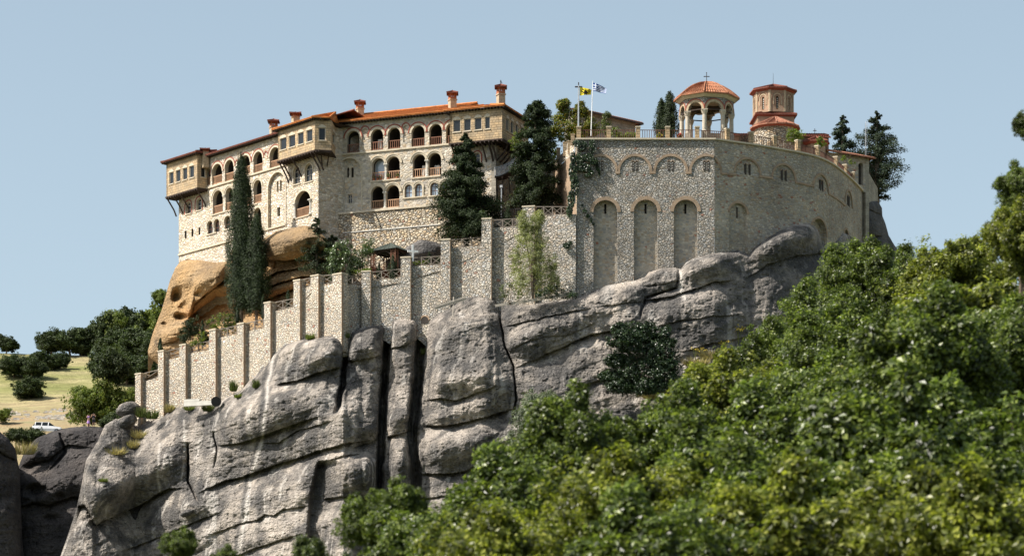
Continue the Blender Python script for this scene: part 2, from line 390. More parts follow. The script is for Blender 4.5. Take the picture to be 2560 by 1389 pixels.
def mk(name, mb, mats, parent=None, loc=(0, 0, 0), rz=0, smooth=False, local=False, label=None, cat=None, group=None, kind=None):
    me = bpy.data.meshes.new(name)
    if isinstance(mb, MB):
        me.from_pydata(mb.v, [], mb.f); mi = mb.m
    else: me.from_pydata(mb[0], [], mb[1]); mi = None
    for x in mats: me.materials.append(MATS[x])
    if mi is not None and len(mats) > 1: me.polygons.foreach_set('material_index', mi)
    if smooth: me.polygons.foreach_set('use_smooth', [True] * len(me.polygons))
    me.update()
    o = bpy.data.objects.new(name, me); C.objects.link(o)
    L = Vector(loc); M_ = Matrix.Translation(L) @ Matrix.Rotation(rz, 4, 'Z')
    if parent is not None:
        o.parent = parent; P_ = WM.get(parent.name, Matrix())
        if local: WM[o.name] = P_ @ M_
        else: WM[o.name] = M_; M_ = P_.inverted() @ M_
    else: WM[o.name] = M_
    o.matrix_basis = M_
    return setp(o, label, cat, group, kind)
class Fac:
    """a vertical wall plane through two pixels at given depths; local x along the wall, y into it, z up from z0"""
    def __init__(s, pa, Ya, pb, Yb, z0=84.0):
        s.A = Vector(((pa - CX) * Ya / FPX, Ya)); s.B = Vector(((pb - CX) * Yb / FPX, Yb)); s.z0 = z0
        s.d = (s.B - s.A).normalized(); s.n = Vector((s.d.y, -s.d.x)); s.L = (s.B - s.A).length
        s.rz = math.atan2(s.d.y, s.d.x); s.loc = (s.A.x, s.A.y, z0)
    def uz(s, px, py, off=0.0):
        A = s.A + s.n * off; t = (px - CX) / FPX
        u = (t * A.y - A.x) / (s.d.x - t * s.d.y); Y = A.y + u * s.d.y
        return u, (HZ - py) * Y / FPX - s.z0
    def u(s, px, off=0.0): return s.uz(px, 0, off)[0]
    def w(s, u, y, z): return Vector((*(s.A + s.d * u - s.n * y), z + s.z0))
    def mk(s, name, mb, mats, parent, **k): return mk(name, mb, mats, parent, loc=s.loc, rz=s.rz, **k)
def arch(u0, u1, z0, z1, n=12, flat=False):
    if flat: return [(u0, z0), (u1, z0), (u1, z1), (u0, z1)]
    r = (u1 - u0) / 2; c = (u0 + u1) / 2; zs = max(z0 + .05, z1 - r); h = z1 - zs
    return [(u0, z0), (u1, z0)] + [(c + r * math.cos(PI * k / n), zs + h * math.sin(PI * k / n)) for k in range(n + 1)]
def railing(mb, u0, u1, z0, h=1.05, y=0.1, step=.24, bw=.075, m=0, top=.1):
    mb.box(u0, u1, y - .05, y + .05, z0 + h - top, z0 + h, m); mb.box(u0, u1, y - .035, y + .035, z0 + .1, z0 + .18, m)
    n = max(2, int((u1 - u0) / step))
    for k in range(n + 1):
        u = u0 + (u1 - u0) * k / n; mb.box(u - bw / 2, u + bw / 2, y - .03, y + .03, z0, z0 + h - top, m)
def column(mb, u, y, z0, z1, r=.16, m=0):
    h = z1 - z0
    mb.lathe((u, y, z0), [(r * 1.7, 0), (r * 1.7, .12), (r * 1.3, .16), (r * 1.05, .22), (r * .9, h - .42), (r * 1.1, h - .38), (r * 1.6, h - .12)], 10, m)
    mb.box(u - r * 1.8, u + r * 1.8, y - r * 1.8, y + r * 1.8, z1 - .12, z1, m)

# ---------------------------------------------------------------- vegetation
def leafmesh(Cn, Nr, size, aspect=.6, rng=None, fold=.25, axis=None):
    """Cn centres, Nr leaf normals: diamonds of leaf size"""
    n = len(Cn); rng = rng or np.random.default_rng(1)
    Nr = Nr / (np.linalg.norm(Nr, axis=1, keepdims=True) + 1e-9)
    t = rng.normal(size=(n, 3)) if axis is None else axis + rng.normal(size=(n, 3)) * .35
    a = np.cross(Nr, t); a /= np.linalg.norm(a, axis=1, keepdims=True) + 1e-9
    b = np.cross(a, Nr); s = (size * rng.uniform(.6, 1.3, n))[:, None]
    v = np.stack([Cn - b * s * .5, Cn + a * s * aspect * .5 + Nr * s * fold * .4 + b * s * .06, Cn + b * s * .5, Cn - a * s * aspect * .5 + Nr * s * fold * .4 + b * s * .06], 1).reshape(-1, 3)
    f = np.arange(n * 4).reshape(-1, 4)
    return v, f
def rdir(rng, n):
    v = rng.normal(size=(n, 3)); return v / np.linalg.norm(v, axis=1, keepdims=True)
def crown_pts(rng, lobes, sub, per, subr, flat=.8, up=.35, fill=.25, warp=0):
    """lobes: (centre, radius3). Sub-clumps sit on each lobe's shell, leaves in each sub-clump"""
    Cs, Ns, Ax = [], [], []
    for (c, r) in lobes:
        c = np.array(c, float); r = np.array(r, float)
        d = rdir(rng, sub); rad = np.where(rng.random(sub) < fill, rng.uniform(.35, .8, sub), rng.uniform(.72, 1.16, sub))
        if warp: rad = rad * (1 + warp * fbm(d[:, 0] * 2.2 + c[0] * 3, d[:, 1] * 2.2 + c[1] * 3, d[:, 2] * 2.2 + c[2], 2, 5)) * rng.uniform(1 - warp * .5, 1 + warp * .4, sub)
        sc_ = c + d * r * rad[:, None]
        k = rng.integers(int(per * .5), int(per * 1.5) + 1, sub)
        idx = np.repeat(np.arange(sub), k); m = len(idx)
        dd = rdir(rng, m) * (rng.random(m) ** .45)[:, None] * subr * rng.uniform(.6, 1.35, sub)[idx][:, None]; dd[:, 2] *= flat
        Cs.append(sc_[idx] + dd)
        Ax.append(dd / (np.linalg.norm(dd, axis=1, keepdims=True) + 1e-6) + d[idx] * .5)
        Ns.append(d[idx] * .6 + dd / subr * .35 + np.array([0, 0, up]) + rng.normal(size=(m, 3)) * .55)
    crown_pts.ax = np.concatenate(Ax)
    return np.concatenate(Cs), np.concatenate(Ns)
def trunk_mb(h, r, lobes, rng, n=7, base=0.0):
    mb = MB(); top = Vector((0, 0, h))
    mb.tube([(0, 0, base), (0, 0, 0), (rng.normal() * .05 * h, rng.normal() * .05 * h, h * .5), top], [r * 1.3, r, r * .8, r * .55], n)
    for c, rr in lobes[:9]:
        s = Vector((0, 0, h * rng.uniform(.55, 1.0))); e = Vector(c)
        mid = s.lerp(e, .5) + Vector((0, 0, -.08 * (e - s).length))
        mb.tube([s, mid, e], [r * .5, r * .32, r * .12], 5)
    return mb
TREE_MESH = {}
def tree_proto(key, kind, seed, R, H, leaf, mat, sub=26, per=40, nl=12, zlo=.35, squash=1.0, subr=.15, shoots=0):
    """returns crown mesh data and trunk mesh data for a tree of height H, crown radius R, base at the origin"""
    rng = np.random.default_rng(seed)
    lobes = []
    if kind == 'broad':
        ch = H * (1 - zlo); cz = H * zlo + ch * .5
        for i in range(nl):
            d = rdir(rng, 1)[0]; d[2] = d[2] * .9
            q = rng.uniform(.35, .72); rr = R * rng.uniform(.30, .46)
            lobes.append(((d[0] * R * q, d[1] * R * q, cz + d[2] * ch * .5 * q), (rr, rr, rr * .8 * squash)))
        lobes.append(((0, 0, cz), (R * .5, R * .5, ch * .32)))
        for i in range(shoots):
            d = rdir(rng, 1)[0]; d[2] = abs(d[2]) * .9; q = rng.uniform(.80, 1.02); rr = R * rng.uniform(.07, .14)
            lobes.append(((d[0] * R * q, d[1] * R * q, cz + d[2] * ch * .56 * q), (rr, rr, rr * 1.8)))
        Cn, Nr = crown_pts(rng, lobes, sub, per, R * subr, warp=.7)
    v, f = leafmesh(Cn, Nr, leaf, .62, rng, axis=crown_pts.ax)
    cm = bpy.data.meshes.new('crown'); cm.from_pydata(v, [], f); cm.materials.append(MATS[mat])
    tb = trunk_mb(H * max(zlo, .3) + H * .12, R * .045 + .04, lobes, rng, base=-2.2 * H)
    tm = bpy.data.meshes.new('trunk'); tm.from_pydata(tb.v, [], tb.f); tm.materials.append(MATS['bark'])
    TREE_MESH[key] = (cm, tm); TREE_H[key] = H
def put_tree(key, name, label, cat, loc, s=1.0, rz=0.0, group=None, H=None, cz=1.0):
    """crown keeps its proportions (times cz in height); the trunk grows to reach it"""
    cm, tm = TREE_MESH[key]; H0 = TREE_H[key]; H = max(H or H0 * s, H0 * s * cz * .8)
    r = thing(name, label, cat, loc, group, rz=rz); off = H - H0 * s * cz
    for nm, me, z, sz in (('crown', cm, off, s * cz), ('trunk', tm, off, s * cz)):
        o = bpy.data.objects.new(nm, me); C.objects.link(o); o.parent = r; o.location = (0, 0, z); o.scale = (s, s, sz)
    return r
TREE_H = {}
def crown_tree(name, label, cat, loc, parts, group=None):
    """parts: list of (name, mesh arrays, material)"""
    r = thing(name, label, cat, loc, group)
    for nm, mb, mat in parts: mk(nm, mb, [mat], r, local=True)
    return r
def cypress(loc, H, R, label, n=5200, seed=0, mat='needle_dark', group=None, leaf=.2, trunk=.06, name='cypress_tree', tops=1, low=.0):
    rng = np.random.default_rng(seed)
    nc = max(14, int(n / 26))
    h = rng.random(nc) ** .85; h = low + (1 - low) * h
    prof = np.interp(h, [0, .06, .22, .45, .7, .88, 1.0], [.55, .85, 1.0, .92, .68, .38, .05])
    a = rng.uniform(0, 2 * PI, nc); rr = R * prof * rng.uniform(.74, 1.14, nc) * (1 + .22 * np.sin(a * 3 + h * 9) * rng.random(nc))
    cc = np.stack([np.cos(a) * rr, np.sin(a) * rr, H * (trunk + (1 - trunk) * h)], 1)
    if tops > 1: cc[:, 0] += np.where(rng.random(nc) < .35, -R * .55, R * .1); 
    k = rng.integers(18, 60, nc); idx = np.repeat(np.arange(nc), k); m = len(idx)
    cs = np.clip(R * .24, .05, .42)
    dd = rdir(rng, m) * (rng.random(m) ** .5)[:, None] * cs; dd[:, 2] *= 2.6
    Cn = cc[idx] + dd
    out = np.stack([np.cos(a), np.sin(a), np.zeros(nc)], 1)[idx]
    Nr = out + np.array([0, 0, .25]) + rng.normal(size=(m, 3)) * .5
    v, f = leafmesh(Cn, Nr, leaf, .5, rng, .2, np.array([1.0, 0, 0]))
    core = MB(); core.lathe((0, 0, 0), [(R * .2, H * (trunk + .03)), (R * .66, H * .2), (R * .6, H * .45), (R * .4, H * .7), (R * .1, H * .88), (.01, H * .93)], 9)
    cv = np.array(core.v); off = len(v)
    v2 = np.concatenate([v, cv]); f2 = [tuple(q) for q in f] + [tuple(i + off for i in q) for q in core.f]
    tb = MB(); tb.tube([(0, 0, -.3), (0, 0, H * .3), (0, 0, H * .8)], [max(.05, R * .13), max(.04, R * .1), .03], 7)
    return crown_tree(name, label, 'tree', loc, [('crown', (v2, f2), mat), ('trunk', tb, 'bark')], group)
def conifer(loc, H, R, label, seed=0, mat='needle_dark', nb=70, leaf=.22, per=120, droop=.15, group=None, name='conifer_tree', prof=None, lean=0.0, rise=.15, zlo=.04):
    rng = np.random.default_rng(seed); Cs, Ns = [], []; tb = MB()
    tb.tube([(0, 0, -.5), (lean * H * .4, 0, H * .5), (lean * H, 0, H * .97)], [R * .085, R * .06, .03], 7)
    px_, pr_ = zip(*(prof or [(0, .75), (.15, 1), (.45, .8), (.75, .45), (1, .08)]))
    for i in range(nb):
        h = zlo + (1 - zlo) * (i + rng.random()) / nb; a = rng.uniform(0, 2 * PI)
        L = R * np.interp(h, px_, pr_) * rng.uniform(.62, 1.12)
        s = np.array([lean * H * h, 0, H * h]); e = s + np.array([math.cos(a) * L, math.sin(a) * L, L * (rise - droop) + rng.normal() * .1 * L])
        tb.tube([Vector(s), Vector(s * .5 + e * .5) + Vector((0, 0, .05 * L)), Vector(e)], [.05 + .01 * L, .04, .015], 4)
        m = int(per * (L / R + .25)); q = rng.random(m) ** .8
        p = s + (e - s) * q[:, None]; p[:, 2] += .1 * L * np.sin(q * PI)
        wd = (.12 + .30 * np.sin(np.clip(q, .05, 1) * 2.6)) * (L * .5 + .2)
        off = rng.normal(size=(m, 3)) * .42; off[:, 2] = off[:, 2] * .95 - .12
        Cs.append(p + off * wd[:, None]); 
        Ns.append(np.array([math.cos(a) * .5, math.sin(a) * .5, .7]) + rng.normal(size=(m, 3)) * .5)
    v, f = leafmesh(np.concatenate(Cs), np.concatenate(Ns), leaf, .5, rng)
    return crown_tree(name, label, 'tree', loc, [('crown', (v, f), mat), ('trunk', tb, 'bark')], group)
def bush(name, label, cat, loc, R, H, mat, seed=0, leaf=.15, nl=6, sub=14, per=22, group=None, stems=True, subr=None, kindname='foliage'):
    rng = np.random.default_rng(seed); lobes = []
    for i in range(nl):
        a = rng.uniform(0, 2 * PI); q = rng.uniform(0, .6)
        z = H * rng.uniform(.3, .72)
        lobes.append(((math.cos(a) * R * q, math.sin(a) * R * q, z), (R * rng.uniform(.35, .55), R * rng.uniform(.35, .55), H * rng.uniform(.22, .34))))
    Cn, Nr = crown_pts(rng, lobes, sub, per, subr or min(R, H) * .2)
    Cn[:, 2] = np.maximum(Cn[:, 2], .02)
    v, f = leafmesh(Cn, Nr, leaf, .6, rng)
    parts = [(kindname, (v, f), mat)]
    if stems:
        tb = MB()
        for c, r in lobes[:5]: tb.tube([(0, 0, -.2), (c[0] * .4, c[1] * .4, c[2] * .5), c], [.03 * H, .02 * H, .008 * H], 5)
        parts.append(('stem', tb, 'bark'))
    return crown_tree(name, label, cat, loc, parts, group)
# ================================================================ TERRAIN
def ground_z(x, y):
    x = np.asarray(x, float); y = np.asarray(y, float)
    z = np.interp(y, [-60, 0, 30, 120, 300, 385, 408, 434, 445, 470, 495, 522, 600, 900, 2000, 6000],
                     [-3, -1.8, 0.5, 9, 20, 27, 40, 63.5, 68.6, 76.6, 84.6, 92.0, 86, 60, 20, -60])
    pxl = CX + FPX * x / np.maximum(y, 20)
    right = np.clip((pxl - 850) / 900, 0, 1); right = right * right * (3 - 2 * right) * np.clip((y - 18) / 20, 0, 1) * np.clip((300 - y) / 60, 0, 1)
    zr = np.interp(y, [0, 30, 45, 60, 80, 100, 130, 200, 385], [-1.8, 2.2, 4.2, 6.3, 10.6, 14.6, 16.6, 20, 27]) + np.clip((pxl - 1900) / 700, -.5, 1) * np.interp(y, [30, 50, 100, 200], [0, .5, 1.5, 2])
    z = z + (zr - z) * right
    far = np.clip((y - 430) / 30, 0, 1)
    z = z + far * (1.6 * fbm(x / 30, y / 30, 0, 3, 5) + .25 * fbm(x / 4, y / 4, 0, 3, 6)) + (1 - far) * .5 * fbm(x / 9, y / 9, 0, 3, 7)
    z = z + np.clip((y - 500) / 300, 0, 1) * 10 * fbm(x / 220, y / 220, 0, 3, 9)
    return z
def gz(x, y): return float(ground_z(x, y))
def ground_hit(px, py, y0=425, y1=560):
    ys = np.arange(y0, y1, .5); xs = (px - CX) * ys / FPX; z = ground_z(xs, ys)
    ray = (HZ - py) * ys / FPX; k = np.where(z >= ray)[0]
    Y = ys[k[0]] if len(k) else ys[np.argmax(z / ys)]
    return Vector(((px - CX) * Y / FPX, Y, gz((px - CX) * Y / FPX, Y)))
xs = np.concatenate([np.linspace(-3000, -140, 26), np.linspace(-130, -20, 190), np.linspace(-19, 80, 90), np.linspace(90, 3000, 26)])
ys = np.concatenate([np.linspace(-60, 120, 60), np.linspace(124, 424, 60), np.linspace(425, 560, 240), np.linspace(575, 6000, 60)])
gx, gy = np.meshgrid(xs, ys); gv = np.stack([gx, gy, ground_z(gx, gy)], -1).reshape(-1, 3)
nx = len(xs); ii = (np.arange(len(ys) - 1)[:, None] * nx + np.arange(nx - 1)[None]).ravel()
mk('hillside_ground', (gv, np.stack([ii, ii + 1, ii + nx + 1, ii + nx], 1)), ['meadow'], smooth=True, kind='structure')

# ================================================================ ROCKS
Yw = lin([(-100, 424), (100, 422), (338, 412), (858, 388.3), (905, 391), (1442, 385), (1786, 385), (1935, 389.4), (2050, 394.5), (2120, 404), (2172, 417), (2300, 430)])
class Rock:
    ck = 1.2; wk = 1.5
    def __init__(s, x0, x1, nx, top, bot, nr, power=1.25):
        s.top = lin(top); s.bot = lin(bot); s.nx = nx; s.nr = nr
        c = np.linspace(x0, x1, nx); v = np.linspace(0, 1, nr) ** power
        T = s.top(c) + 1.3 * fbm(c / 9., 0, 0, 4, 3); B = s.bot(c); s.c = c
        s.px = np.repeat(c[None], nr, 0); s.py = T[None] + (B - T)[None] * v[:, None]
        s.T = np.repeat(T[None], nr, 0)
        s.outline = [(a, b) for a, b in top if x0 - 60 <= a <= x1 + 60]
        s.dep = np.zeros_like(s.px); s.stain = np.zeros_like(s.px); s.pale = np.zeros_like(s.px)
    def crease(s, pl, A, wb=2.6, wa=.8, belly=.5, sc_=20.):
        A = A * s.ck; belly = belly * 1.15; wa = wa * s.wk
        """a tilted bed joint: the layer below starts set back, the layer above overhangs"""
        pl = np.array(pl, float); x = s.px
        m = (x > pl[0, 0] - 8) & (x < pl[-1, 0] + 8)
        if not m.any(): return
        yy = np.interp(x[m], pl[:, 0], pl[:, 1]) + 3.0 * fbm(x[m] / 22., 3.1, 0, 3, 11); dv = (s.py[m] - yy) / sc_
        L = pl[-1, 0] - pl[0, 0]; tp = np.clip((x[m] - pl[0, 0] + 8) / (L * .22), 0, 1) * np.clip((pl[-1, 0] + 8 - x[m]) / (L * .22), 0, 1)
        tp = tp * tp * (3 - 2 * tp)
        d = np.where(dv > 0, -A * np.exp(-np.abs(dv) / wb), A * belly * np.exp(-((dv + wa * 2.2) / (wa * 1.5)) ** 2) - A * .35 * np.exp(-np.abs(dv) / (wa * .7)))
        s.dep[m] += d * tp
    def crack(s, pl, w, D, rnd=0.0, rw=3.0, sc_=20., t0=0, t1=60):
        ys = [p[1] for p in pl]; tp = np.clip((max(ys) - s.py) / max(t1, 1), 0, 1) * (np.clip((s.py - min(ys)) / t0, 0, 1) if t0 else 1); tp = np.sqrt(tp); D = D * tp; has = rnd > 0; rnd = rnd * tp
        d = pdist(s.px + 3.5 * fbm(s.py / 26., s.px / 60., 0, 3, 21), s.py, pl) / sc_
        s.dep -= D * np.exp(-(d / w) ** 4)
        if has:
            q = np.clip(d / rw, 0, 1); s.dep -= rnd * (1 - np.sqrt(1 - (1 - q) ** 2 + 1e-9))
    def hole(s, cx, cy, rx, ry, D):
        q = ((s.px - cx) / rx) ** 2 + ((s.py - cy) / ry) ** 2; q = q * (1 + .35 * fbm(s.px / 12., s.py / 12., 0, 3, 31)); s.dep -= D * np.exp(-q ** 1.6)
    def bump(s, cx, cy, rx, ry, D, rot=0.0):
        x, y = s.px - cx, s.py - cy; a, b = x * math.cos(rot) + y * math.sin(rot), -x * math.sin(rot) + y * math.cos(rot)
        s.dep += D * np.exp(-((a / rx) ** 2 + (b / ry) ** 2) ** 1.3)
    def line(s, pl, w, att, val=1.0):
        d = pdist(s.px + 6 * fbm(s.py / 60., 0, 0, 3, 41), s.py, pl); q = val * np.exp(-(d / w) ** 2); a = getattr(s, att); np.maximum(a, q, out=a)
    def build(s, name, mat, Yf, rnd=2.2, rad=2.6, slope=.26, tilt=-.34, amp=1.0, curl=(.25, .6, 1.2, 2.5, 5, 12), off=.3, label=None, kind='structure', cat=None, sc_=20., lip=True, flute=.6, lay=.08):
        d = pdist(s.px, s.py, s.outline) / sc_; hm = (s.py - s.T) / sc_
        Yb = Yf(s.px) if not hasattr(Yf, 'shape') else Yf
        out = rnd * np.sqrt(np.clip(1 - (1 - np.clip(d / rad, 0, 1)) ** 2, 0, 1)) + slope * hm - off
        X = s.px / sc_; Zz = -s.py / sc_; a = X * math.cos(tilt) - Zz * math.sin(tilt); b = X * math.sin(tilt) + Zz * math.cos(tilt)
        edge = np.clip(d / 1.2, 0.12, 1)
        warp = 1.3 * fbm(X / 7, Zz / 7, 0, 3, 77)
        n1 = 1.0 * fbm(a / 13., (b + warp) / 4.2, 0, 3, 51) + .24 * fbm(a / 5., (b + warp) / 1.1, 0, 3, 61) + .16 * np.abs(fbm(a / 6, (b + warp) / .8, 0, 3, 63)) + .15 * fbm(X / 1.1, Zz / .9, 0, 4, 71)
        n1 = n1 + flute * fbm((X + .8 * warp) / 1.9, Zz / 26., 0, 3, 83) - lay * np.abs(fbm(a / 7., (b + .5 * warp) / .55, 0, 2, 87))
        pit = fbm(X / .5, Zz / .4, 0, 2, 91); n1 = n1 - .14 * np.clip(pit - .15, 0, 1) * 3
        out = out + amp * n1 * edge + s.dep * np.clip(d / .5, .15, 1)
        Y = Yb - out
        Y0 = Y[0]
        PX, PY, YY = [s.px], [s.py], [Y]; Z0 = (HZ - s.py[0]) * Y0 / FPX
        V = np.stack([(s.px - CX) * Y / FPX, Y, (HZ - s.py) * Y / FPX], -1)
        ex = []
        for c in curl:
            Yc = Y0 + c; ex.append(np.stack([(s.px[0] - CX) * Y0 / FPX + c * (s.px[0] - CX) / FPX, Yc, Z0 - .04 * c * c / 3 - .1 * c * (c < 3)], -1))
        V = np.concatenate([np.stack(ex[::-1], 0), V], 0); k = len(curl)
        nr = s.nr + k; nx = s.nx
        i0 = (np.arange(nr - 1)[:, None] * nx + np.arange(nx - 1)[None]).ravel()
        o = mk(name, (V.reshape(-1, 3), np.stack([i0, i0 + nx, i0 + nx + 1, i0 + 1], 1)), [mat], smooth=True, kind=kind, label=label, cat=cat)
        for att in ('stain', 'pale'):
            at = o.data.attributes.new(att, 'FLOAT', 'POINT')
            val = np.concatenate([np.repeat(getattr(s, att)[:1], k, 0), getattr(s, att)], 0).ravel().astype(np.float32); at.data.foreach_set('value', val)
        s.Y = Y; return o
    def at(s, px, py):
        j = int(np.clip(np.searchsorted(s.c, px), 0, s.nx - 1)); i = int(np.argmin(np.abs(s.py[:, j] - py)))
        return W(px, py, s.Y[i, j])

CT = [(120, 1480), (140, 1420), (170, 1335), (190, 1275), (205, 1205), (215, 1150), (245, 1100), (262, 1062), (290, 1045), (320, 1048), (345, 1062), (385, 1050), (420, 1030), (455, 1012),
      (500, 1008), (545, 1003), (590, 980), (640, 935), (680, 888), (715, 860), (745, 848), (800, 842), (835, 838), (858, 848), (868, 862), (880, 830), (900, 818), (930, 812), (958, 815),
      (970, 832), (982, 800), (1005, 794), (1035, 798), (1050, 815), (1062, 838), (1076, 800), (1090, 785), (1120, 768), (1170, 742), (1215, 738), (1238, 747), (1248, 768), (1258, 762),
      (1300, 762), (1400, 750), (1440, 745), (1480, 728), (1520, 712), (1590, 700), (1612, 692), (1622, 680), (1650, 670), (1690, 668), (1702, 672), (1715, 656), (1740, 642), (1800, 630),
      (1850, 626), (1872, 636), (1885, 618), (1930, 588), (1985, 560), (2025, 556), (2045, 575), (2058, 612), (2085, 600), (2108, 580), (2130, 592), (2160, 600), (2240, 640), (2400, 720)]
rk = Rock(128, 2300, 1500, CT, [(100, 1760), (1000, 1780), (1600, 1640), (2000, 1500), (2400, 1400)], 560)
V1 = [(868, 840), (862, 900), (856, 960), (846, 1012), (838, 1035)]
V2 = [(971, 815), (966, 870), (962, 960), (955, 1060), (950, 1180), (946, 1260), (935, 1500)]
V3 = [(1058, 815), (1048, 900), (1042, 980), (1032, 1060), (1030, 1100), (1040, 1200), (1030, 1300), (1020, 1500)]
V4 = [(1248, 748), (1250, 800), (1262, 862), (1283, 915), (1290, 990), (1280, 1060)]
rk.crack(V1, .34, 3.8, 2.6, 4.2); rk.crack(V2, .46, 4.4, 2.8, 2.8); rk.crack(V3, .60, 4.0, 2.8, 3.0)
rk.crack(V4, .11, 1.8, 1.1, 2.2)
rk.crack([(471, 1104), (471, 1203), (486, 1240), (500, 1262)], .14, 1.5, 1.9, 2.8, t0=50)
rk.crack([(533, 1077), (542, 1130), (536, 1170)], .10, 1.0, 1.5, 2.2, t0=40)
rk.crack([(1703, 660), (1690, 720), (1612, 745), (1600, 800)], .15, .8, .5, 1.6)
rk.crack([(1780, 1150), (1790, 1300)], .2, .5)
# the tan recess left of the lower middle pillar
x = rk.px; y = rk.py
edge = np.interp(y, [1150, 1240, 1360, 1600], [797, 777, 768, 752]); rec = 1 / (1 + np.exp(-(x - edge) / 2.0)) * np.clip((edge + 75 - x) / 45, 0, 1) * np.clip((y - 1150) / 12, 0, 1); rk.dep -= 2.6 * rec
for args in [
    ([(150, 1262), (212, 1264), (241, 1314), (256, 1302), (300, 1283), (353, 1260), (403, 1227), (420, 1219), (462, 1220)], 2.4, 2.4, 1.1, .7),
    ([(535, 1112), (570, 1112), (620, 1100), (700, 1072), (760, 1050), (800, 1040)], 2.0, 2.4, 1.2, .7),
    ([(655, 1107), (696, 1106), (742, 1075), (790, 1064), (835, 1048)], .9, 1.4, .8, .6),
    ([(485, 1240), (517, 1220), (551, 1205), (612, 1188), (681, 1163), (787, 1129), (845, 1112), (900, 1104), (948, 1094)], 2.1, 2.2, 1.1, .7),
    ([(795, 1157), (848, 1141), (900, 1135)], .9, 1.0, .5, .4),
    ([(640, 1300), (662, 1284), (685, 1288), (707, 1272), (770, 1262)], 1.0, 1.8, .7, .6),
    ([(520, 1335), (566, 1322), (600, 1306), (660, 1296)], .8, 1.5, .6, .5),
    ([(560, 1400), (640, 1368), (760, 1330)], 1.1, 2.0, .8, .5),
    ([(300, 1380), (400, 1340), (520, 1290), (560, 1275)], .9, 1.6, .7, .5),
    ([(250, 1440), (400, 1400), (520, 1370)], .9, 1.6, .7, .5),
    ([(690, 962), (707, 956), (749, 948), (787, 933), (841, 918), (856, 916)], 1.5, 2.6, 1.1, .8),
    ([(810, 1246), (850, 1240), (898, 1249), (930, 1250)], 1.8, 2.4, 1.2, .7),
    ([(858, 905), (900, 900), (955, 885)], .9, 2.2, 1.0, .7),
    
    ([(880, 1120), (915, 1108), (947, 1095)], .9, 1.4, .6, .5),
    ([(973, 1090), (1000, 1082), (1022, 1076)], 1.4, 1.6, .6, .5),
    ([(975, 870), (1010, 862), (1045, 850)], .9, 2.0, .9, .7),
    ([(1055, 1062), (1100, 1064), (1151, 1056), (1220, 1040), (1282, 1020)], 1.7, 2.0, 1.2, .6),
    ([(1060, 1000), (1100, 995), (1142, 999), (1195, 980), (1242, 966)], 1.0, 1.6, .8, .5),
    ([(1048, 1182), (1100, 1184), (1160, 1177), (1232, 1142)], 1.6, 2.0, 1.2, .6),
    ([(1040, 1250), (1100, 1240), (1180, 1225)], .8, 1.2, .6, .5),
    ([(1284, 922), (1342, 896), (1405, 868), (1476, 836), (1545, 823), (1640, 815)], 2.0, 2.2, 1.2, .7),
    ([(1400, 985), (1440, 968), (1498, 950), (1560, 940), (1620, 930)], 1.3, 2.0, 1.2, .6),
    ([(1260, 815), (1330, 800), (1420, 780), (1480, 772)], .7, 1.0, .5, .5),
    ([(1280, 870), (1340, 845), (1430, 835), (1500, 800)], .7, .9, .5, .4),
    ([(1600, 750), (1675, 741), (1740, 719), (1790, 704), (1835, 700)], 1.7, 1.6, 1.2, .7),
    ([(1610, 712), (1660, 708), (1700, 700)], .6, .8, .5, .4),
    ([(1500, 765), (1560, 757), (1620, 752)], .7, 1.0, .5, .4),
    ([(1700, 880), (1761, 862), (1826, 849), (1900, 838)], 1.2, 1.8, .8, .5),
    ([(1640, 815), (1700, 800), (1780, 790), (1850, 786)], .9, 1.6, 1.0, .5),
    ([(1860, 700), (1920, 660), (1990, 640), (2045, 632), (2080, 640)], 1.4, 2.0, 1.6, .8),
    ]: rk.crease(args[0], args[1] * (.6 if args[0][0][0] > 1275 else 1), *args[2:])
RKT = lin(CT)
for b in [(650, 1040, 90, 50, 1.6, -.45), (760, 880, 90, 55, .8, -.3), (300, 1190, 90, 55, 1.5, -.7), (910, 850, 42, 40, .8, 0), (905, 1180, 45, 45, 1.0, 0), (1013, 830, 32, 30, .6, 0), (1000, 1140, 22, 50, .8, 0),
          (1160, 860, 80, 90, .7, 0), (1130, 1120, 90, 42, 1.2, -.2), (1150, 1030, 80, 20, .7, -.25), (1330, 860, 90, 50, .8, -.2), (1340, 960, 80, 50, 1.2, 0), (1660, 705, 45, 25, .8, -.3), (1770, 665, 75, 28, 1.0, -.3),
          (1720, 770, 110, 35, 1.0, -.35), (1960, 600, 80, 32, 1.8, -.4), (420, 1130, 50, 80, .8, -.5), (560, 1230, 80, 50, .7, -.4)]:
    rk.bump(*b[:4], b[4] * (1.5 if b[0] < 1300 else .9), b[5])
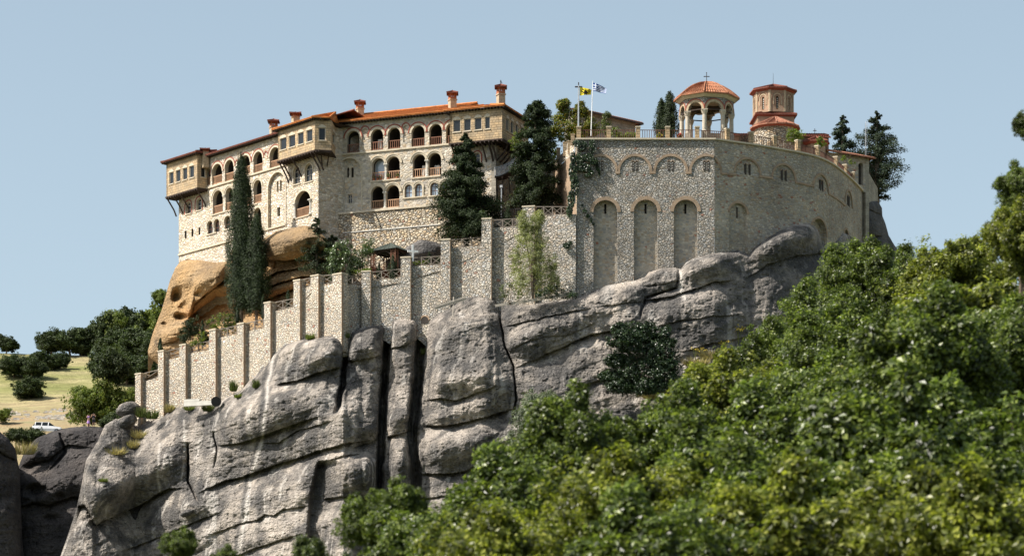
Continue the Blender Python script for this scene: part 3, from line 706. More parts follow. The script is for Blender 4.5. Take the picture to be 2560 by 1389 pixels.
# rounded vertical ribs between the fissures
for cx_, w_, y0_, y1_, A_ in [(913, 34, 840, 1110, 1.2), (1012, 26, 800, 1075, 1.0), (1000, 22, 1090, 1400, 1.1), (905, 38, 1130, 1400, 1.0), (1150, 80, 780, 980, 1.2), (700, 60, 900, 1040, .5), (800, 44, 860, 1030, .9), (1340, 70, 780, 900, .6)]:
    m_ = np.clip((rk.py - y0_) / 30, 0, 1) * np.clip((y1_ - rk.py) / 40, 0, 1); rk.dep += A_ * m_ * np.exp(-np.abs((rk.px - cx_) / w_) ** 3)
rk.hole(1010, 1090, 8, 4, .4)
for pl, w_, a, v_ in [([(292, 1060), (262, 1110), (232, 1170)], 20, 'stain', .9), ([(205, 1220), (190, 1270), (160, 1350)], 13, 'stain', .9), ([(1110, 830), (1170, 860), (1230, 870)], 34, 'stain', .55), ([(1085, 900), (1180, 920)], 26, 'stain', .6), ([(910, 880), (915, 960)], 16, 'stain', .5), ([(1015, 880), (1010, 960)], 12, 'stain', .4), ([(672, 880), (660, 960), (645, 1090), (620, 1180), (592, 1370), (585, 1500)], 5, 'stain', .9), ([(684, 880), (668, 980), (655, 1090), (628, 1190), (604, 1370)], 4, 'pale', .8),
                      ([(396, 1110), (394, 1180), (400, 1230)], 3, 'pale', .6), ([(460, 1050), (458, 1120), (456, 1200)], 2.5, 'pale', .5), ([(648, 1200), (650, 1389)], 6, 'stain', .45),
                      ([(1700, 680), (1703, 730), (1712, 745)], 5, 'pale', .9), ([(1432, 720), (1440, 860), (1450, 1000)], 9, 'stain', .5), ([(1520, 715), (1518, 745)], 14, 'pale', .5),
                      ([(720, 930), (800, 920), (850, 900)], 26, 'stain', .6), ([(570, 1085), (680, 1062), (800, 1010)], 22, 'stain', .55), ([(300, 1270), (380, 1235), (460, 1190)], 22, 'stain', .6),  # along the bellies: underside shade painted in together with the lichen
                      ([(1150, 880), (1200, 900), (1230, 850)], 45, 'stain', .5), ([(650, 1140), (800, 1100), (930, 1075)], 18, 'stain', .6), ([(870, 1190), (910, 1215)], 30, 'stain', .6),
                      ([(1090, 1120), (1170, 1130)], 30, 'stain', .45), ([(1300, 960), (1500, 900), (1560, 880)], 30, 'stain', .55), ([(1280, 800), (1450, 770), (1500, 760)], 16, 'stain', .5),
                      ([(1880, 690), (1960, 650), (2030, 640)], 50, 'stain', .9), ([(1830, 700), (2000, 760)], 70, 'stain', .7), ([(1960, 590), (2030, 620)], 25, 'stain', .35), ([(2072, 620), (2058, 700), (2050, 760)], 9, 'pale', .6),
                      ([(1600, 860), (1750, 830), (1850, 800)], 50, 'stain', .5)]:
    rk.line(pl, w_, a, v_)
Yc = lin([(100, 401), (230, 404.5), (300, 409), (338, 411.6), (858, 388.3), (905, 391), (1442, 385), (1786, 385), (1935, 389.4), (2050, 394.5), (2120, 404), (2172, 417), (2300, 430)])
rk.build('rock_cliff', 'rock_grey', Yc, 2.4, 3.0, .27, -.36)

# tan boulder under the left wing
Rock.ck = 1.8; Rock.wk = 1.0
TT = [(368, 880), (372, 868), (378, 845), (386, 820), (405, 772), (415, 736), (425, 700), (438, 670), (450, 654), (470, 648), (500, 650), (540, 656), (575, 652), (610, 640), (640, 612), (655, 598), (690, 579), (730, 569), (765, 563), (790, 572), (830, 610), (870, 640)]
tr = Rock(370, 862, 520, TT, [(368, 884), (378, 896), (392, 908), (410, 912), (440, 925), (520, 925), (700, 880), (862, 760)], 380, 1.0)
tr.outline = [(405, 935), (392, 908), (378, 896), (368, 884)] + TT
YL = lin([(370, 428), (447, 424), (800, 401), (862, 399)])
for pl, A, wb, wa, be in [([(470, 800), (478, 787), (486, 760), (518, 732), (561, 700), (600, 690)], 1.6, 1.4, .8, .6), ([(560, 664), (620, 655), (650, 640)], .8, 1.0, .5, .5),
                          ([(470, 795), (540, 742), (600, 740), (680, 760)], 3.2, 3.2, .6, .4), ([(640, 650), (662, 648), (710, 652), (770, 640), (840, 655)], 3.0, 1.6, 1.2, .6),
                          ([(655, 702), (690, 680), (750, 668), (800, 668)], 1.6, .9, .7, .5), ([(655, 722), (700, 706), (755, 689), (800, 690)], 1.5, .9, .5, .5), ([(655, 752), (700, 735), (742, 717), (790, 715)], 1.5, 1.0, .5, .5),
                          ([(400, 860), (440, 850), (470, 830)], .5, 1.0, .5, .5)]: tr.crease(pl, A, wb, wa, be)
for h in [(443, 740, 13, 19, 2.4), (458, 766, 11, 12, 1.6), (452, 791, 16, 9, 2.2), (409, 809, 6, 4, 1.0), (415, 812, 4, 3, .6), (500, 735, 14, 9, 1.0), (433, 700, 8, 6, .5), (780, 600, 14, 6, .5)]: tr.hole(*h)
tr.bump(510, 690, 60, 34, 2.2, -.3); tr.bump(720, 610, 75, 30, 2.4, -.35); tr.bump(415, 850, 36, 34, 1.8); tr.bump(430, 700, 22, 40, 1.0)
tr.line([(520, 690), (560, 700), (620, 690)], 20, 'stain', .5); tr.line([(660, 620), (720, 600), (780, 590)], 20, 'stain', .7); tr.line([(520, 665), (570, 675)], 14, 'stain', .45)
tr.line([(480, 790), (540, 762), (610, 765), (660, 780)], 20, 'pale', .95); tr.line([(660, 745), (760, 700)], 8, 'pale', .6); tr.line([(385, 850), (400, 800), (440, 690)], 8, 'stain', .35); Rock.ck = 1.2
tr.build('rock_outcrop', 'rock_tan', YL, 3.6, 3.4, -.02, -.2, .75, off=-.9, flute=.15, lay=.5)

# dark rocks on the left, in front of the meadow
DT = [(20, 1250), (40, 1180), (60, 1130), (90, 1095), (130, 1078), (170, 1068), (215, 1064), (250, 1066), (285, 1078), (320, 1095), (350, 1130)]
dr = Rock(20, 350, 330, DT, [(20, 1600), (350, 1600)], 300)
dr.outline = [(22, 1600), (25, 1300)] + DT
for h in [(90, 1225, 26, 16, 2.2), (130, 1295, 22, 10, 1.4), (150, 1240, 10, 8, .8), (70, 1170, 16, 12, .8)]: dr.hole(*h)
dr.crease([(40, 1270), (80, 1255), (120, 1262), (180, 1240), (240, 1250)], 1.6, 2.0, 1.0, .6); dr.crease([(60, 1160), (120, 1150), (170, 1110), (230, 1120)], 1.0, 1.6, .8, .6)
dr.crack([(150, 1085), (165, 1130), (120, 1180)], .2, .8, .7, 2)
dr.line([(60, 1190), (110, 1175)], 16, 'pale', .5)
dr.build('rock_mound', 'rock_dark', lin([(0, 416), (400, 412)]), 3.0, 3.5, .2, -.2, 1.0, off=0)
ET = [(-60, 1060), (0, 1078), (20, 1095), (38, 1120), (50, 1180), (52, 1260), (56, 1350), (70, 1500)]
er = Rock(-58, 68, 140, ET, [(-60, 1640), (70, 1640)], 240); er.crease([(-50, 1120), (0, 1128), (40, 1150)], 1, 1.4, .8, .5)
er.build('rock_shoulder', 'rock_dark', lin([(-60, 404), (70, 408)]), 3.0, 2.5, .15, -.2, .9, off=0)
# dark rock hanging under the right end of the bastion
RT = [(2090, 560), (2118, 545), (2138, 512), (2150, 500), (2175, 497), (2196, 505), (2205, 520), (2206, 540), (2214, 560), (2222, 590), (2236, 612), (2256, 640), (2280, 670), (2310, 700)]
rr = Rock(2095, 2305, 230, RT, [(2090, 900), (2310, 900)], 260)
rr.crease([(2120, 590), (2145, 575), (2170, 584), (2200, 590)], 1.2, 1.6, .8, .5); rr.crease([(2140, 530), (2170, 522), (2200, 535)], .6, 1.0, .5, .5)
rr.line([(2150, 520), (2200, 640)], 50, 'stain', .6)
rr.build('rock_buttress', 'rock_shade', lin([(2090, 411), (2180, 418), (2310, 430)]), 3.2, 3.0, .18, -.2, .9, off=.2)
# two boulders wedged beside the end of the lower wall
def boulder(name, px, py, Y, rx, ry, rz, seed, mat, rot, label, cat='boulder'):
    rng = np.random.default_rng(seed); n1, n2 = 56, 36
    th = np.linspace(0, 2 * PI, n1, endpoint=False)[None]; ph = np.linspace(.001, PI - .001, n2)[:, None]
    d = np.stack([np.sin(ph) * np.cos(th), np.sin(ph) * np.sin(th), np.cos(ph) * np.ones_like(th)], -1)
    q = 1 + .16 * fbm(d[..., 0] * 1.4 + seed, d[..., 1] * 1.4, d[..., 2] * 2.6, 4, seed) + .05 * fbm(d[..., 0] * 6, d[..., 1] * 6, d[..., 2] * 9, 3, seed)
    p = (d * q[..., None]) * np.array([rx, ry, rz]); p = p.reshape(-1, 3)
    c, s_ = math.cos(rot), math.sin(rot); p = np.stack([p[:, 0] * c - p[:, 2] * s_, p[:, 1], p[:, 0] * s_ + p[:, 2] * c], 1)
    f = [(i * n1 + k, (i + 1) * n1 + k, (i + 1) * n1 + (k + 1) % n1, i * n1 + (k + 1) % n1) for i in range(n2 - 1) for k in range(n1)]
    o = mk(name, (p, f), [mat], loc=W(px, py, Y), smooth=True, label=label, cat=cat)
    for a in ('stain', 'pale'): o.data.attributes.new(a, 'FLOAT', 'POINT')
    return o
boulder('boulder', 322, 1024, 409, 1.55, 1.5, 1.0, 3, 'rock_grey', .25, 'rounded grey boulder perched beside the lowest end of the stepped wall')
boulder('boulder', 312, 1058, 408.5, 1.7, 1.4, .85, 4, 'rock_grey', .55, 'slanting grey boulder just under the perched one beside the stepped wall')
boulder('boulder', 470, 1281, 398.5, 1.0, .8, .42, 5, 'rock_grey', .35, 'flat grey slab lodged in the dark crevice low on the cliff')

boulder('boulder', 1058, 640, 396.0, 2.9, 2.0, 1.9, 8, 'rock_shade', .12, 'smooth grey rock knob behind the white cross and railing')
boulder('boulder', 1010, 655, 396.5, 2.2, 1.6, 1.3, 12, 'rock_shade', .2, 'low grey rock between the gazebo and the smooth knob')
# ledges of made ground behind the walls
def ledge(name, pts, mat='soil', kind='structure'):
    vs = [tuple(p) for p in pts]; mk(name, (vs, [tuple(range(len(vs)))]), [mat], kind=kind)
a = [W(338, 960, 412), W(449, 900, 407), W(523, 888, 403.6), W(593, 850, 400.3), W(660, 832, 397.2), W(734, 780, 393.7), W(777, 732, 391.7), W(858, 724, 388.3), W(905, 722, 391), W(1002, 706, 390), W(1102, 676, 388.8), W(1204, 634, 387.7), W(1306, 580, 386.5), W(1442, 548, 385)]
b = [Vector((p.x + dx, p.y + dy, p.z + dz)) for p, dx, dy, dz in zip(a, [3] * 8 + [1] * 6, [22, 24, 24, 22, 20, 18, 16, 20, 14, 14, 14, 14, 14, 20], [2, 1.5, 1.5, 2, 2, 2.2, 2.5, 2, 1.5, 1.5, 1.5, 2.5, 2, 1])]
n = len(a); vs = a + b
mk('terrace_soil', ([tuple(v) for v in vs], [(i, i + 1, n + i + 1, n + i) for i in range(n - 1)]), ['soil'], kind='structure')
# ================================================================ MONASTERY WINGS
FL = Fac(447, 425, 800, 401.5, 84.0); FR = Fac(820, 405, 1240, 396.5, 84.0)
mon = thing('monastery_building', 'long stone monastery wing with arcaded galleries and orange tile roof on top of the cliff', 'building', FL.w(18, 5, 0))
ZT = 99.95 - 84; ZF3 = 96.15 - 84; ZB = 88.42 - 84                  # left wing: eave, gallery floor, lowest string course
RZT = 100.5 - 84; RF3 = 96.78 - 84; RB = 89.22 - 84
M3 = ['stone_cream', 'trim_stone', 'interior_shade', 'interior_light']
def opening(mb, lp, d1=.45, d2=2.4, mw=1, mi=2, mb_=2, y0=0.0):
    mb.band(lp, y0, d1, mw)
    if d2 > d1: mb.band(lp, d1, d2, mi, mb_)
def op(F, x0, x1, yt, yb, kind='arch', off=0.0):
    xc = (x0 + x1) / 2; u0, u1 = F.u(x0, off), F.u(x1, off); zt = F.uz(xc, yt, off)[1]; zb = F.uz(xc, yb, off)[1]
    return dict(u0=u0, u1=u1, z0=zb, z1=zt, kind=kind, lp=arch(u0, u1, zb, zt, flat=(kind == 'rect')))
def window(F, o, parent, fmat='frame_pale', gmat='glass', y=.22, fw=.09, bars=1, cross=1, name='window', off=0.0):
    mb = MB(); u0, u1, z0, z1 = o['u0'], o['u1'], o['z0'], o['z1']
    if o['kind'] == 'rect':
        mb.plate(arch(u0, u1, z0, z1, flat=True), [arch(u0 + fw, u1 - fw, z0 + fw, z1 - fw, flat=True)], y, y + .08)
        mb.band(arch(u0 + fw, u1 - fw, z0 + fw, z1 - fw, flat=True), y, y + .08)
    else:
        lp = arch(u0, u1, z0, z1); li = arch(u0 + fw, u1 - fw, z0 + fw, z1 - fw)
        mb.plate(lp, [li], y, y + .08); mb.band(li, y, y + .08)
    w_ = .05
    for k in range(bars): u = u0 + (u1 - u0) * (k + 1) / (bars + 1); mb.box(u - w_ / 2, u + w_ / 2, y + .012, y + .06, z0 + fw, z1 - fw - .02)
    for k in range(cross): z = z0 + (z1 - z0) * (k + 1) / (cross + 1) + .1; mb.box(u0 + fw, u1 - fw, y + .015, y + .055, z - w_ / 2, z + w_ / 2)
    P = MB(); P.add([(u, y + .05, z) for u, z in o['lp']], [tuple(range(len(o['lp'])))])
    wo = F2mk(F, name, mb, [fmat], parent, off); F2mk(F, 'pane', P, [gmat], wo, off); return wo
def F2mk(F, name, mb, mats, parent, off=0.0, **k):
    p = F.A + F.n * off; return mk(name, mb, mats, parent, loc=(p.x, p.y, F.z0), rz=F.rz, **k)

# ---- left wing wall
top3 = [op(FL, *a) for a in [(514, 526, 421, 463), (530, 555.5, 409.6, 459), (562, 584.5, 399.6, 452), (601, 625, 388, 437), (633.5, 656.5, 379, 431), (674, 700, 368, 421)]]
g2 = [op(FL, *a) for a in [(532, 557, 476, 533), (563.5, 583, 469, 525.5), (606, 629, 460, 515), (634, 654, 450, 507)]]
slim = [op(FL, *a) for a in [(465, 477, 505, 534), (491, 503.5, 496, 525.5)]]
wb = [op(FL, *a) for a in [(733, 750, 416, 460), (762, 781, 409, 454)]]
log = op(FL, 736, 778, 477, 541)
w1 = [op(FL, *a) for a in [(519, 532, 553, 584.5), (536, 549, 548.5, 580), (562, 576, 541, 572), (581, 593, 536, 567)]]
g1 = op(FL, 635, 653, 519, 574.5)
slits = [op(FL, *a, kind='rect') for a in [(461.5, 466.5, 577, 596), (478.5, 483.5, 572, 591), (496.5, 501, 568.5, 587)]]
nich = op(FL, 671, 714, 431, 568)
low = op(FL, 573, 600, 618, 662)
for o in (top3 + g2 + [log, g1]): pass
mb = MB(); uL = FL.u(796); zbot = -8.0
outer = [(0, zbot), (uL, zbot), (uL, ZT), (0, ZT)]
allo = top3 + g2 + slim + wb + [log] + w1 + [g1] + slits + [nich, low]
mb.plate(outer, [o['lp'] for o in allo], 0, 9.0, 0, 0)
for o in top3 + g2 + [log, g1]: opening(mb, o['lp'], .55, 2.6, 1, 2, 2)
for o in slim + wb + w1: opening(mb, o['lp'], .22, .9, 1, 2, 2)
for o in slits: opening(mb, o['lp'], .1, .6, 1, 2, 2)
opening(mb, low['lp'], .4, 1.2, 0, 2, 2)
# tall blind niche with its own openings
ns = op(FL, 687, 691.5, 451, 479); ns2 = op(FL, 694.5, 699.5, 449, 477); nr = op(FL, 688, 695, 517, 540, 'rect')
mb.band(nich['lp'], 0, .32, 0)
lp = nich['lp']; loops = [[Vector((u, z, 0)) for u, z in q] for q in [lp, ns['lp'], ns2['lp'], nr['lp']]]
def inner_plate(mb, lps, y, m):
    loops = [[Vector((u, z, 0)) for u, z in q] for q in lps]; flat = [p for l in loops for p in l]; fs = []
    for t in tessellate_polygon(loops):
        a, b, c = [flat[i] for i in t]; fs.append(t if (b - a).cross(c - a).z > 0 else (t[0], t[2], t[1]))
    mb.add([(p.x, y, p.y) for p in flat], fs, m)
inner_plate(mb, [nich['lp'], ns['lp'], ns2['lp'], nr['lp']], .32, 0)
for o in (ns, ns2, nr): mb.band(o['lp'], .32, .6, 1); mb.band(o['lp'], .6, 1.2, 2, 2)
mb.add([(0, 9, zbot), (uL, 9, zbot), (uL, 9, ZT), (0, 9, ZT)], [(3, 2, 1, 0)], 0)
FL.mk('wall', mb, M3, mon, label='cream rubble stone wall of the left wing')
# string courses, arch trims
def course(mb, F, ua, ub, z, h=.2, d=.14, m=0): mb.box(ua, ub, -d, .05, z - h, z, m)
mb = MB()
course(mb, FL, FL.u(511), uL, ZF3, .2, .16); course(mb, FL, 0, FL.u(600), ZB, .2, .16); course(mb, FL, FL.u(648), FL.u(716), FL.uz(682, 568)[1] - .02, .18, .16)
for o in top3[1:]:
    r = (o['u1'] - o['u0']) / 2; mb.ring((o['u0'] + o['u1']) / 2, o['z1'] - r, r, r + .26, -.06, .02, 0)
for o in g2: r = (o['u1'] - o['u0']) / 2; mb.ring((o['u0'] + o['u1']) / 2, o['z1'] - r, r + .02, r + .2, -.05, .02, 0); mb.ring((o['u0'] + o['u1']) / 2, o['z1'] - r, r + .2, r + .34, -.12, .02, 0)
for o in w1: r = (o['u1'] - o['u0']) / 2; mb.ring((o['u0'] + o['u1']) / 2, o['z1'] - r, r + .08, r + .2, -.1, .02, 0, leg=.3)
for o in wb + [log, g1]: r = (o['u1'] - o['u0']) / 2; mb.ring((o['u0'] + o['u1']) / 2, o['z1'] - r, r, r + .22, -.05, .02, 0)
r = (nich['u1'] - nich['u0']) / 2; mb.ring((nich['u0'] + nich['u1']) / 2, nich['z1'] - r, r, r + .16, -.08, .02, 0, leg=5.4)
for o in g2[::2]: mb.box(o['u0'] - .2, o['u0'] + 3.4, -.1, .1, o['z0'] - .14, o['z0'])
for o in w1[::2]: mb.box(o['u0'] - .25, o['u0'] + 2.1, -.12, .1, o['z0'] - .12, o['z0'])
for o in slim + wb + [log]: mb.box(o['u0'] - .15, o['u1'] + .15, -.1, .1, o['z0'] - .12, o['z0'])
FL.mk('stone_trim', mb, ['trim_stone'], mon)
def barch(F, cu, cz, r0, r1, y, leg=0):
    mb = MB(); mb.ring(cu, cz, r0, r1, y, .02, 0, leg=leg); F.mk('brick_arch', mb, ['red_brick'], mon)
for o in top3[1:]: r = (o['u1'] - o['u0']) / 2; barch(FL, (o['u0'] + o['u1']) / 2, o['z1'] - r, r + .27, r + .38, -.09)
for o in slim: r = (o['u1'] - o['u0']) / 2; barch(FL, (o['u0'] + o['u1']) / 2, o['z1'] - r, r + .18, r + .34, -.05, 1.0)
for a, b in zip(top3[1:-1], top3[2:]):
    g = (b['u0'] - a['u1']); c = (a['u1'] + b['u0']) / 2
    if g > 1.0: barch(FL, c, a['z1'] - (a['u1'] - a['u0']) / 2 + .35, max(.12, g / 2 - .46), max(.22, g / 2 - .36), -.07)
for o in top3 + g2 + [log, g1]:
    mb = MB(); railing(mb, o['u0'] + .02, o['u1'] - .02, o['z0'], 1.12 if o is not log else 1.2, .22); FL.mk('railing', mb, ['wood_rail'], mon)
for u, o in [((g2[0]['u1'] + g2[1]['u0']) / 2, g2[0]), ((g2[2]['u1'] + g2[3]['u0']) / 2, g2[2])]:
    mb = MB(); column(mb, u, .12, o['z0'], o['z1'] - .85, .15); FL.mk('column', mb, ['marble'], mon)
for u in (log['u0'] + .12, log['u1'] - .12):
    mb = MB(); column(mb, u, .0, log['z0'], log['z0'] + 1.9, .16); FL.mk('column', mb, ['marble'], mon)
for a, b in ((0, 1), (2, 3)):
    mb = MB(); column(mb, (w1[a]['u1'] + w1[b]['u0']) / 2, .02, w1[a]['z0'], w1[a]['z1'] - .4, .08); FL.mk('column', mb, ['marble'], mon)
for o in w1 + wb: window(FL, o, mon, 'frame_brown' if o in w1 else 'frame_pale', bars=1, cross=2)
for o in slim: window(FL, o, mon, 'frame_pale', bars=0, cross=2)

# ---- corner tower face turning back to the right wing
FT = Fac(796, 401.85, 822, 405.2, 84.0)
mb = MB(); mb.plate([(0, zbot), (FT.L + .6, zbot), (FT.L + .6, ZT + .4), (0, ZT + .4)], [], 0, .08, 0); mb.box(-.05, .42, -.05, .07, zbot, ZT - .2, 0)
FT.mk('corner_pier', mb, ['ashlar_grey'], mon)
FT.z0 = 84
# ---- right wing wall
rt3 = [op(FR, *a) for a in [(867, 898.5, 327, 381.5), (927, 958, 322.5, 375), (969.5, 1001, 319, 371.5), (1028.5, 1061.5, 313.5, 367), (1073, 1105, 310, 363), (1115, 1144, 307, 359.5)]]
rg2 = [op(FR, *a) for a in [(930, 961.5, 395.5, 451), (967, 999.5, 391.5, 448), (1031.5, 1064, 386, 443), (1070.5, 1103, 382.5, 440)]]
rg1 = [op(FR, *a) for a in [(927.5, 959, 465.5, 522), (965, 998.5, 462.5, 519)]]
rw1 = [op(FR, *a) for a in [(1012, 1031, 461, 493.5), (1037.5, 1056, 459, 491), (1076, 1096, 456, 488.5), (1102, 1121, 454, 486)]]
rw2 = [op(FR, *a) for a in [(1136, 1152, 384, 414), (1186, 1200, 382, 409)]]
rn = op(FR, 841, 903, 396, 534)
rs = [op(FR, 864.5, 870.5, 417, 442.5), op(FR, 875.5, 881.5, 417, 442)]; rr_ = op(FR, 867, 877.5, 484.5, 506.5, 'rect')
sm = [op(FR, *a) for a in [(905, 920, 321, 364), (1008, 1021, 313, 356)]]
uR = FR.u(1239)
mb = MB(); allo = rt3 + rg2 + rg1 + rw1 + rw2 + [rn] + sm
mb.plate([(-.2, zbot), (uR, zbot), (uR, RZT), (-.2, RZT)], [o['lp'] for o in allo], 0, 9.5, 0, 0)
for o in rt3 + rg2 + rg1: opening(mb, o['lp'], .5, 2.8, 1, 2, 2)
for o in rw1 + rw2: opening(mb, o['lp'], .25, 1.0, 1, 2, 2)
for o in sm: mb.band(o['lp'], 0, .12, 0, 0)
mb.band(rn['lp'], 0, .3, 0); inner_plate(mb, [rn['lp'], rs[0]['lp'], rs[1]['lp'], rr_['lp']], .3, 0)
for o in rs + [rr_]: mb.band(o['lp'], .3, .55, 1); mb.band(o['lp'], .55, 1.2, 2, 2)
mb.add([(-.2, 9.5, zbot), (uR, 9.5, zbot), (uR, 9.5, RZT), (-.2, 9.5, RZT)], [(3, 2, 1, 0)], 0)
FR.mk('wall', mb, ['stone_wing', 'trim_stone', 'interior_shade'], mon, label='greyish rubble stone wall of the right wing')
mb = MB()
course(mb, FR, -.1, uR, RF3, .2, .16); course(mb, FR, -.6, FR.u(1100), RB, .22, .75)
for o in rt3 + rg1: r = (o['u1'] - o['u0']) / 2; mb.ring((o['u0'] + o['u1']) / 2, o['z1'] - r, r, r + .3, -.05, .02, 0)
for o in rg2 + rg1: r = (o['u1'] - o['u0']) / 2; mb.ring((o['u0'] + o['u1']) / 2, o['z1'] - r, r + .05, r + .24, -.08, .02, 0); mb.ring((o['u0'] + o['u1']) / 2, o['z1'] - r, r + .24, r + .36, -.15, .02, 0)
for o in rw1: r = (o['u1'] - o['u0']) / 2; mb.ring((o['u0'] + o['u1']) / 2, o['z1'] - r, r + .0, r + .2, -.1, .02, 0, leg=1.2); mb.ring((o['u0'] + o['u1']) / 2, o['z1'] - r, r + .2, r + .3, -.16, .02, 0)
for o in rw1[::2]: mb.box(o['u0'] - .3, o['u0'] + 2.9, -.16, .1, o['z0'] - .14, o['z0'])
for o in rg1[:1] + rg2[::2]: mb.box(o['u0'] - .2, o['u0'] + 3.85, -.14, .1, o['z0'] - .16, o['z0'])
for o in rw2: r = (o['u1'] - o['u0']) / 2; mb.ring((o['u0'] + o['u1']) / 2, o['z1'] - r, r, r + .14, -.06, .02, 0, leg=.9)
r = (rn['u1'] - rn['u0']) / 2; mb.ring((rn['u0'] + rn['u1']) / 2, rn['z1'] - r, r, r + .18, -.07, .02, 0, leg=5.2)
for a, b in ((0, .45), (.45, 1.0)): pass
FR.mk('stone_trim', mb, ['trim_stone'], mon)
for o in rt3:
    r = (o['u1'] - o['u0']) / 2; barch(FR, (o['u0'] + o['u1']) / 2, o['z1'] - r, r + .32, r + .45, -.09)
for o in sm: r = (o['u1'] - o['u0']) / 2; barch(FR, (o['u0'] + o['u1']) / 2, o['z1'] - r + .12, r + .1, r + .22, -.07)
for o in rw2: r = (o['u1'] - o['u0']) / 2; barch(FR, (o['u0'] + o['u1']) / 2, o['z1'] - r, r + .15, r + .3, -.05, .9)
for o in rt3 + rg2 + rg1:
    mb = MB(); railing(mb, o['u0'] + .02, o['u1'] - .02, o['z0'], 1.1, .2, .25, .07); FR.mk('railing', mb, ['wood_rail' if o in rg1 or o in rg2 else 'wood_red'], mon)
for a, b in ((rg2[0], rg2[1]), (rg2[2], rg2[3]), (rg1[0], rg1[1])):
    mb = MB(); column(mb, (a['u1'] + b['u0']) / 2, .1, a['z0'], a['z1'] - .8, .15); FR.mk('column', mb, ['marble'], mon)
for a, b in ((rw1[0], rw1[1]), (rw1[2], rw1[3])):
    mb = MB(); column(mb, (a['u1'] + b['u0']) / 2, .0, a['z0'], a['z1'] - .45, .08); FR.mk('column', mb, ['marble'], mon)
for o in rw1: window(FR, o, mon, 'frame_brown', 'glass_pale', bars=1, cross=2)
for o in rw2: window(FR, o, mon, 'frame_pale', 'glass', bars=0, cross=1)
window(FR, rr_, mon, 'frame_pale', 'glass', y=.5, bars=1, cross=1, fw=.05)
# laundry / curtains hung in the galleries and flower pots along the sills
for o, f0, f1, h in ((rt3[1], .38, .72, 1.5), (rg2[3], .3, .7, 1.5), (rg2[2], .55, 1.0, 1.6)):
    u0 = o['u0'] + (o['u1'] - o['u0']) * f0; u1 = o['u0'] + (o['u1'] - o['u0']) * f1; vs = []; mb = MB()
    for k in range(9): q = k / 8; vs += [(u0 + (u1 - u0) * q, .75 + .05 * math.sin(q * 15), o['z0'] + .3), (u0 + (u1 - u0) * q, .75 + .05 * math.sin(q * 15 + 1), o['z0'] + h)]
    mb.add(vs, [(2 * k, 2 * k + 2, 2 * k + 3, 2 * k + 1) for k in range(8)])
    FR.mk('curtain', mb, ['curtain'], mon)
window(FR, dict(rg2[0], lp=rg2[0]['lp']), mon, 'frame_pale', 'glass_pale', y=.9, bars=0, cross=0, fw=.05)
# foundation wall under the right wing
mb = MB(); uf0 = FR.u(852, .6)
mb.box(-1.2, uR, -.6, 1, zbot, RB - .22, 0)
FR.mk('foundation_wall', mb, ['stone_warm'], mon)
mb = MB(); mb.box(FR.u(862), FR.u(1105), -.68, -.58, RB - 2.62, RB - 2.5, 0)
FR.mk('mortar_band', mb, ['plaster'], mon)

